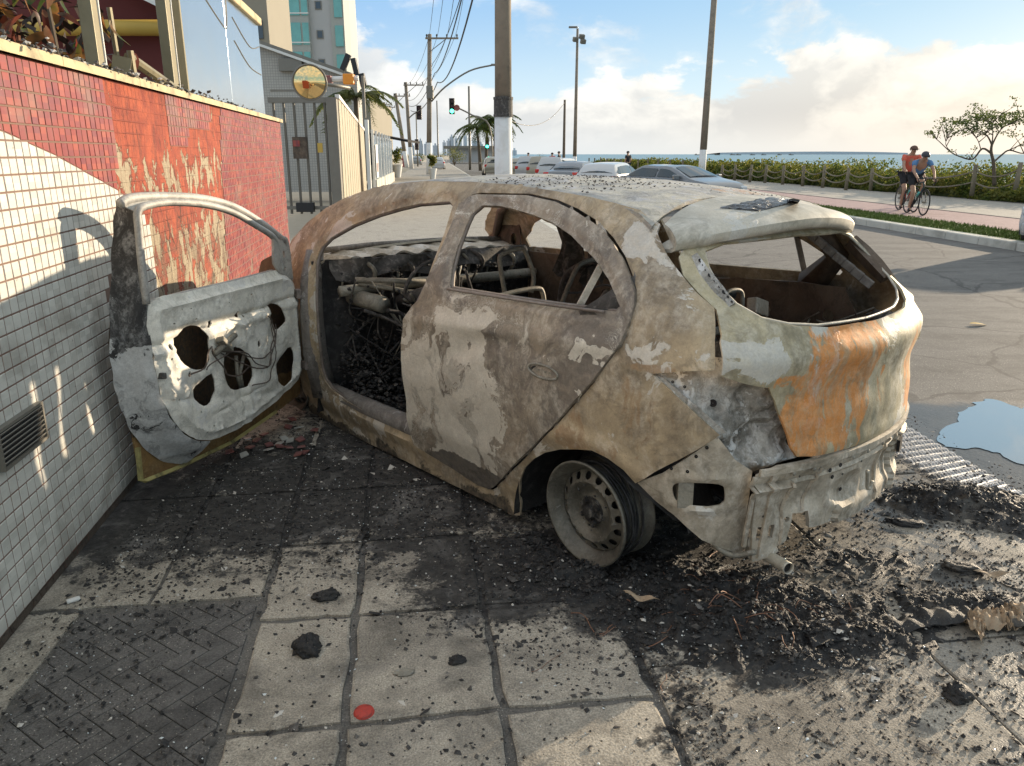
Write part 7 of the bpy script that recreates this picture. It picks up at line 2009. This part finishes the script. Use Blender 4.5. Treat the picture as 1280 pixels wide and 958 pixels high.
# individually visible bits
def bit(name, u, v, fn, lab, cat, rz=0, z=.0):
    p = G(u, v); r = fn(); r.location = (p.x, p.y, z); r.rotation_euler = (0, 0, rz); return tag(r, lab, cat)
def blobmesh(rx, ry, rz_, seed, amp=.35, n=34, m=18):
    n, m = max(n, 34), max(m, 18)
    mb = MB()
    def fn(u, w):
        th = PI * (w * .98 + .01); ph = 2 * PI * u
        v = np.array([[math.sin(th) * math.cos(ph), math.sin(th) * math.sin(ph), math.cos(th)]])
        r = 1 + amp * float(fbm(v, 2.2, 3, seed)[0]) * 1.6 + (.22 * (1 - abs(float(fbm(v, 6, 3, seed + 3)[0])) * 2.5) if amp > .25 else 0)
        return Vector((rx * r * v[0][0], ry * r * v[0][1], rz_ * r * v[0][2]))
    return mb.grid(fn, n, m)
redm = simple('red plastic disc', (.42, .04, .025), .6, scale=60, dirt=((.06, .02, .015), .8))
bit('red_disc', 455, 891, lambda: MB().lathe([(.001, .007), (.024, .008), (.027, .006), (.029, .0)], 24).build('red_disc', redm, smooth=True), 'round red plastic disc lying on the pavement joint', 'disc')
bit('melted_lump', 384, 812, lambda: blobmesh(.036, .045, .026, 4).build('melted_lump', M['heap'], smooth=True), 'black melted lump with a hollow on the slab left of the red disc', 'burnt lump', .5, .008)
bit('melted_lump', 407, 748, lambda: blobmesh(.040, .024, .018, 9).build('melted_lump', M['heap'], smooth=True), 'black oblong lump on the farther slab near the paver corner', 'burnt lump', .3, .008)
bit('melted_lump', 571, 828, lambda: blobmesh(.022, .016, .012, 12).build('melted_lump', M['char'], smooth=True), 'small dark lump in the middle of the sandy slab', 'burnt lump', .3, .006)
bit('melted_lump', 1196, 872, lambda: blobmesh(.036, .030, .024, 15, .32, 24, 14).build('melted_lump', M['heap'], smooth=True), 'rough crumpled clod alone on the right of the pavement', 'burnt lump', .3, .015)
bit('melted_lump', 1200, 712, lambda: blobmesh(.055, .03, .014, 18, .35, 24, 14).build('melted_lump', M['heap'], smooth=True), 'flat burnt flake pile right of the exhaust pipe', 'burnt lump', -.4, .01)
bit('melted_lump', 1133, 655, lambda: blobmesh(.06, .03, .010, 22, .35, 24, 14).build('melted_lump', M['heap'], smooth=True), 'flat burnt patch on the wet slab below the beam end', 'burnt lump', -.3, .008)
bit('metal_plate', 505, 842, lambda: blobmesh(.030, .018, .004, 31, .2).build('metal_plate', M['steel'], smooth=True), 'flat grey oval scrap on the slab above the red disc', 'scrap', .1, .004)
bit('white_fragment', 92, 752, lambda: MB().box((0, 0, .006), (.042, .018, .012)).build('white_fragment', M['white'], bevel=.004), 'white oblong plastic fragment near the foot of the tiled wall', 'fragment', .7)
def curl():
    mb = MB(); mb.grid(lambda u, w: Vector(((u - .5) * .11 + .01 * math.sin(w * 5), (w - .5) * .03 * math.sin(PI * (u * .9 + .05)), .012 + .02 * abs(u - .4) + .006 * math.sin(u * 9))), 10, 3)
    return raw('pale_scrap', mb.v, mb.f, M['limew2'], None, True, .002)
M['limew2'] = simple('pale charred board', (.36, .27, .18), .8, scale=30, dirt=((.05, .035, .025), .8), bs=.6)
bit('pale_scrap', 800, 768, curl, 'pale curled scrap standing out on the black heap', 'scrap', -.5, .05)
bit('pale_scrap', 1240, 722, curl, 'second pale curled scrap on the wet slab to the right', 'scrap', -.2, .0)
def leaf():
    me = leafmesh(.17, .045, .1, .15); me.materials.append(simple('fallen yellow leaf', (.50, .33, .08), .6)); return link('fallen_leaf', me)
bit('fallen_leaf', 1216, 385, leaf, 'fallen yellow leaf on the road near the puddle', 'leaf', .0, -.16)
bit('fallen_leaf', 930, 278, leaf, 'fallen tan leaf on the road seen through the tailgate', 'leaf', .0, -.16)
# red and white wall tile shards under the door
for k in range(34):
    u, v = q.uniform(285, 400), q.uniform(520, 572); p = G(u, v)
    m_ = M['tiler'] if k % 3 else M['tilew']
    o = MB().prism([(-.02, -.018), (.022, -.02), (.02, .016), (-.014, .022)], 0, .006).build('tile_shard', m_, None, label=('broken red wall tile shard lying in the soot under the open door' if k % 3 else 'broken cream wall tile shard lying in the soot under the open door'), cat='tile shard', group=('red tile shards under the open door' if k % 3 else 'cream tile shards under the open door'))
    o.location = (p.x, p.y, .008 + q.random() * .01); o.rotation_euler = (q.uniform(-.3, .3), q.uniform(-.3, .3), q.uniform(0, 6.28))
# long melted trim strip lying to the right
mb = MB()
c1 = [G(u, v, .02) for u, v in ((1010, 800), (1070, 785), (1130, 777), (1190, 770), (1235, 766), (1262, 775), (1300, 776))]
cc = catmull(c1, 6)
def strip(u, w):
    i = u * (len(cc) - 1); k_ = min(len(cc) - 2, int(i)); p = cc[k_].lerp(cc[k_ + 1], i - k_)
    return p + Vector((.0, (w - .5) * .085, .006 + .005 * math.sin(u * 110) * (.3 + w) + .006 * math.sin(u * 37 + w * 5) - .02 * abs(w - .5) + .010 * math.sin(u * 17)))
mb.grid(strip, 160, 10)
raw('melted_strip', mb.v, mb.f, M['heap'], None, True, .004); tag(bpy.data.objects['melted_strip'], 'long ribbed melted strip running right from the black heap', 'melted strip')
q2 = [G(u, v, .02) for u, v in ((1215, 790), (1232, 778), (1250, 770), (1268, 772), (1290, 768))]
mb = MB(); q3 = catmull(q2, 12)
mb.grid(lambda u, w: q3[int(u * 47.9)] + Vector((.01 * math.sin(u * 20), (w - .5) * .10 + .02 * math.sin(u * 9), (.018 * math.sin(PI * w) + .010 * math.sin(u * 37 + w * 9) + .008 * math.sin(u * 71 - w * 13)))), 47, 12)
raw('crumpled_foil', mb.v, mb.f, M['limew2'], None, True, .002); tag(bpy.data.objects['crumpled_foil'], 'crumpled tan charred sheet at the end of the melted strip', 'charred sheet')

# ------------------------------------------------------------------ people
skinm = simple('skin', (.40, .23, .15), .6, scale=20)
def skinned(name, verts, edges, radii, mat, parent, root=0, sub=1):
    me = bpy.data.meshes.new(name); me.from_pydata([tuple(v) for v in verts], edges, [])
    o = link(name, me, parent, [mat])
    m = o.modifiers.new('skin', 'SKIN'); m.use_smooth_shade = True
    for i, r in enumerate(radii):
        sv = me.skin_vertices[0].data[i]; sv.radius = (r, r) if not isinstance(r, tuple) else r
        sv.use_root = (i == root)
    s_ = o.modifiers.new('sub', 'SUBSURF'); s_.levels = sub; s_.render_levels = sub
    return o
def person(loc, rz, pose, shirt, shorts, label, hair, cap=None, glasses=False, group=None):
    """pose: dict of joints, metres; body is one continuous surface, clothes are children"""
    r = empty('person', loc, rz, label, 'person', group)
    J = pose
    names = ['pelvis', 'waist', 'chest', 'neck', 'jaw', 'crown']
    V = [J[n_] for n_ in names]; E = [(0, 1), (1, 2), (2, 3), (3, 4), (4, 5)]; R = [(.115, .15), (.10, .13), (.11, .16), .055, (.070, .08), (.075, .085)]
    for s_ in ('l', 'r'):
        k = len(V); V += [J['sh' + s_], J['el' + s_], J['wr' + s_], J['ha' + s_]]; E += [(2, k), (k, k + 1), (k + 1, k + 2), (k + 2, k + 3)]; R += [.058, .042, .028, .036]
        k = len(V); V += [J['hip' + s_], J['kn' + s_], J['an' + s_], J['to' + s_]]; E += [(0, k), (k, k + 1), (k + 1, k + 2), (k + 2, k + 3)]; R += [.085, .058, .038, .036]
    skinned('body', V, E, R, skinm, r)
    # fingers
    for s_ in ('l', 'r'):
        h = Vector(J['ha' + s_]); w_ = Vector(J['wr' + s_]); d_ = (h - w_).normalized(); sd_ = d_.cross(Vector((0, 0, 1))).normalized()
        mb = MB()
        for f_ in range(5):
            o_ = sd_ * (f_ - 2) * .018; a_ = h + d_ * .02 + o_
            mb.tube([a_, a_ + d_ * (.04 if f_ else .02) + (sd_ * -.03 if f_ == 0 else Vector((0, 0, -.012))), a_ + d_ * (.055 if f_ else .03) + Vector((0, 0, -.035))], [.010, .009, .007], 6)
        mb.build('fingers', skinm, r, smooth=True)
    skinned('shirt', [J['waist'], J['chest'], Vector(J['chest']).lerp(Vector(J['neck']), .55), J['shl'], Vector(J['shl']).lerp(Vector(J['ell']), .55), J['shr'], Vector(J['shr']).lerp(Vector(J['elr']), .55), Vector(J['waist']).lerp(Vector(J['pelvis']), .6)],
            [(0, 1), (1, 2), (1, 3), (3, 4), (1, 5), (5, 6), (0, 7)], [(.125, .155), (.135, .18), .085, .078, .066, .078, .066, (.13, .16)], shirt, r, 1)
    k1 = Vector(J['hipl']).lerp(Vector(J['knl']), .72); k2 = Vector(J['hipr']).lerp(Vector(J['knr']), .72)
    skinned('shorts', [J['pelvis'], J['hipl'], k1, J['hipr'], k2], [(0, 1), (1, 2), (0, 3), (3, 4)], [(.135, .16), .105, .082, .105, .082], shorts, r)
    for s_ in ('l', 'r'):
        a_ = Vector(J['an' + s_]); t_ = Vector(J['to' + s_]); skinned('shoe', [a_ - Vector((0, 0, .03)), a_.lerp(t_, .5) - Vector((0, 0, .01)), t_], [(0, 1), (1, 2)], [.048, .048, .042], M['blackp'], r)
    c = Vector(J['crown']); j_ = Vector(J['jaw']); up = (c - j_).normalized(); fw = Vector(J['face']).normalized(); sd_ = up.cross(fw).normalized()
    fm = MB()
    fc = j_.lerp(c, .45) + fw * .082
    fm.tube([fc + up * .02, fc - up * .015 + fw * .018, fc - up * .02], [.010, .014, .010], 6)
    for e_ in (-1, 1):
        ce = j_.lerp(c, .5) + sd_ * e_ * .088; fm.tube([ce + up * .03, ce + up * .0 - fw * .01, ce - up * .03], [.008, .014, .008], 6)
    fm.build('nose_and_ears', skinm, r, smooth=True)
    em = MB()
    for e_ in (-1, 1): em.tube([j_.lerp(c, .55) + fw * .078 + sd_ * e_ * .030 - fw * .004, j_.lerp(c, .55) + fw * .086 + sd_ * e_ * .030], [.012, .008], 8)
    em.tube([fc - up * .052 + sd_ * .022 - fw * .004, fc - up * .055, fc - up * .052 - sd_ * .022 - fw * .004], .005, 5)
    em.build('eyes_and_mouth', M['dark'], r)
    B_ = Matrix((sd_, fw, up)).transposed().to_4x4(); Mh = Matrix.Translation(j_.lerp(c, .68) - fw * .006) @ B_
    prof = [(.104 * math.cos(t), .085 * math.sin(t)) for t in [i * PI / 2 / 7 for i in range(8)]]
    MB().lathe([(.106, -.025)] + prof[:-1] + [(.001, .085)], 20, Mh).build('helmet' if cap == 'helmet' else ('cap' if cap else 'hair'), hair, r, smooth=True)
    if cap == 'cap': MB().box(j_.lerp(c, .66) + fw * .13, (.14, .10, .012), Matrix((sd_, fw, up)).transposed()).build('cap_peak', hair, r, bevel=.004)
    if glasses: MB().box(j_.lerp(c, .56) + fw * .09, (.13, .025, .035), Matrix((sd_, fw, up)).transposed()).build('sunglasses', M['blackp'], r, bevel=.006)
    return r
def stand(lean=0):
    return dict(pelvis=(0, 0, .95), waist=(0, 0, 1.08), chest=(0, 0, 1.30), neck=(.02, 0, 1.48), jaw=(.03, 0, 1.57), crown=(.03, 0, 1.68), face=(1, 0, 0),
                shl=(0, .19, 1.42), ell=(-.03, .25, 1.15), wrl=(.08, .24, .92), hal=(.10, .24, .86), shr=(0, -.19, 1.42), elr=(-.03, -.25, 1.15), wrr=(.12, -.2, .98), har=(.16, -.18, .94),
                hipl=(0, .10, .90), knl=(.03, .11, .50), anl=(0, .12, .09), tol=(.14, .13, .04), hipr=(0, -.10, .90), knr=(.0, -.11, .50), anr=(-.04, -.12, .09), tor=(.10, -.13, .04))
clo = {k: simple(k + ' cloth', v, .85, scale=10) for k, v in dict(black=(.02, .02, .022), navy=(.03, .04, .08), red=(.62, .12, .07), blue=(.10, .22, .40), pink=(.5, .12, .14), grey=(.2, .2, .2)).items()}
bl = clo['black']
for (u, y, s_, sc, pc, lab, rz) in ((785, 52, 'black', 'black', 1.0, 'person in black standing on the promenade behind the white hatchback', 2.2), (690, 58, 'pink', 'navy', .95, 'person in a pinkish top beside the short wooden pole', 1.0),
                                    (699, 57, 'black', 'navy', 1.0, 'person in dark clothes next to the one in pink', 2.8), (660, 62, 'grey', 'black', .95, 'lone person far left above the parked cars', .5)):
    p = AY(u, 200, y); o = person((p.x, y, -.05), rz, stand(), clo[s_], clo[sc], lab, bl); o.scale = (pc,) * 3
# bicycles and riders
def bicycle(loc, rz, frame_m, label, lean=0):
    r = empty('bicycle', loc, rz, label, 'bicycle')
    WB = .99; R_ = .335
    rub = M['tyre']
    for nm, x_ in (('wheel', 0), ('wheel', WB)):
        w = MB().lathe([(R_ - .012 + .013 * math.cos(a_), .013 * math.sin(a_)) for a_ in [i * PI / 4 for i in range(8)]], 40, Matrix.Translation((x_, 0, R_)) @ Matrix.Rotation(PI / 2, 4, 'X'), closed=True).build('wheel', rub, r, smooth=True)
        MB().lathe([(R_ - .045, -.008), (R_ - .022, -.010), (R_ - .022, .010), (R_ - .045, .008)], 40, Matrix.Translation((x_, 0, R_)) @ Matrix.Rotation(PI / 2, 4, 'X'), closed=True).build('rim', M['blackp'], w)
        mb = MB()
        for k in range(20):
            a_ = k * PI / 10; mb.tube([(x_, .02 * (-1) ** k, R_), (x_ + (R_ - .04) * math.cos(a_), 0, R_ + (R_ - .04) * math.sin(a_))], .0022, 3)
        mb.tube([(x_, -.05, R_), (x_, .05, R_)], .022, 8); mb.build('spokes', M['steel'], w)
    BB = Vector((.41, 0, .27)); ST_ = Vector((.24, 0, .80)); HT = Vector((.80, 0, .83)); HB = Vector((.84, 0, .70)); RA_ = Vector((0, 0, R_)); FA = Vector((WB, 0, R_))
    mb = MB()
    for a_, b_, rr in ((BB, ST_, .016), (ST_ + Vector((.01, 0, -.04)), HT, .016), (BB, HB, .020), (HT, HB, .021), (ST_ + Vector((.01, 0, -.06)), RA_, .009), (BB, RA_, .010)): mb.tube([a_, b_], rr, 8)
    mb.build('frame', frame_m, r, smooth=True)
    mb = MB()
    for s_ in (-1, 1): mb.tube(catmull([HB + Vector((.0, .03 * s_, -.02)), Vector((.90, .045 * s_, .50)), FA + Vector((0, .05 * s_, 0))], 4), .012, 6)
    mb.build('fork', M['blackp'], r, smooth=True)
    mb = MB().tube([HT, HT + Vector((.10, 0, .08))], .014, 6)
    mb.tube([HT + Vector((.10, -.20, .08)), HT + Vector((.10, .20, .08))], .013, 6)
    for s_ in (-1, 1): mb.tube(catmull([HT + Vector((.10, .20 * s_, .08)), HT + Vector((.18, .205 * s_, .07)), HT + Vector((.20, .205 * s_, .0)), HT + Vector((.14, .205 * s_, -.06)), HT + Vector((.08, .205 * s_, -.06))], 4), .015, 6)
    mb.build('handlebar', M['blackp'], r, smooth=True)
    MB().tube([ST_, Vector((.20, 0, .93))], .013, 6).build('seat_post', M['blackp'], r)
    MB().prism([(-.09, -.065), (-.02, -.06), (.17, -.018), (.17, .018), (-.02, .06), (-.09, .065)], .925, .965, M=Matrix.Translation((.20, 0, 0))).build('saddle', M['blackp'], r, bevel=.01)
    MB().lathe([(.10, -.003), (.10, .003), (.001, .003)], 24, Matrix.Translation(BB + Vector((0, -.05, 0))) @ Matrix.Rotation(PI / 2, 4, 'X')).build('chainring', M['blackp'], r)
    mb = MB(); mb.tube([BB + Vector((0, -.07, 0)), BB + Vector((.02, -.08, -.17))], .010, 6); mb.tube([BB + Vector((0, .07, 0)), BB + Vector((-.02, .08, .17))], .010, 6)
    mb.box(BB + Vector((.02, -.12, -.175)), (.09, .07, .02)); mb.box(BB + Vector((-.02, .12, .175)), (.09, .07, .02)); mb.build('cranks', M['blackp'], r)
    MB().tube([BB + Vector((.12, 0, .18)), BB + Vector((.20, 0, .30))], .034, 10).build('bottle', simple('teal bottle', (.10, .42, .38), .4), r, smooth=True)
    return r
def riding():
    return dict(pelvis=(.20, 0, 1.00), waist=(.27, 0, 1.10), chest=(.46, 0, 1.28), neck=(.60, 0, 1.38), jaw=(.68, 0, 1.42), crown=(.70, 0, 1.53), face=(1, 0, -.35),
                shl=(.54, .19, 1.33), ell=(.70, .25, 1.10), wrl=(.88, .21, .94), hal=(.93, .205, .91), shr=(.54, -.19, 1.33), elr=(.70, -.25, 1.10), wrr=(.88, -.21, .94), har=(.93, -.205, .91),
                hipl=(.21, .09, .95), knl=(.56, .11, .78), anl=(.36, .11, .50), tol=(.46, .12, .44), hipr=(.21, -.09, .95), knr=(.49, -.10, .56), anr=(.38, -.11, .16), tor=(.50, -.12, .11))
rw_ = G(1133, 266.5, -.038); fw_ = G(1161, 271.5, -.038)
dirv = (fw_ - rw_); azb = math.atan2(dirv.y, dirv.x)
bicycle(rw_, azb, simple('dark green frame', (.03, .06, .06), .35), 'black road bicycle with drop bars ridden by the rider in blue')
person(rw_, azb, riding(), clo['blue'], clo['black'], 'cyclist in blue shirt and dark helmet bent over drop bars', simple('dark helmet', (.03, .03, .04), .4), 'helmet', True)
r2 = rw_ + Vector((.30, .9, 0)) - (dirv.normalized() * .22)
bicycle(r2, azb, simple('red frame', (.3, .04, .03), .35), 'second bicycle mostly hidden behind the front one')
P2 = riding(); P2.update(chest=(.36, 0, 1.38), neck=(.44, 0, 1.52), jaw=(.49, 0, 1.58), crown=(.50, 0, 1.69), face=(1, 0, -.05), waist=(.25, 0, 1.14), shl=(.41, .19, 1.45), shr=(.41, -.19, 1.45), ell=(.56, .24, 1.2), elr=(.56, -.24, 1.2))
person(r2, azb, P2, clo['red'], clo['black'], 'upright cyclist in orange red shirt and cap behind the blue rider', simple('brown cap', (.12, .06, .04), .7), 'cap', True)
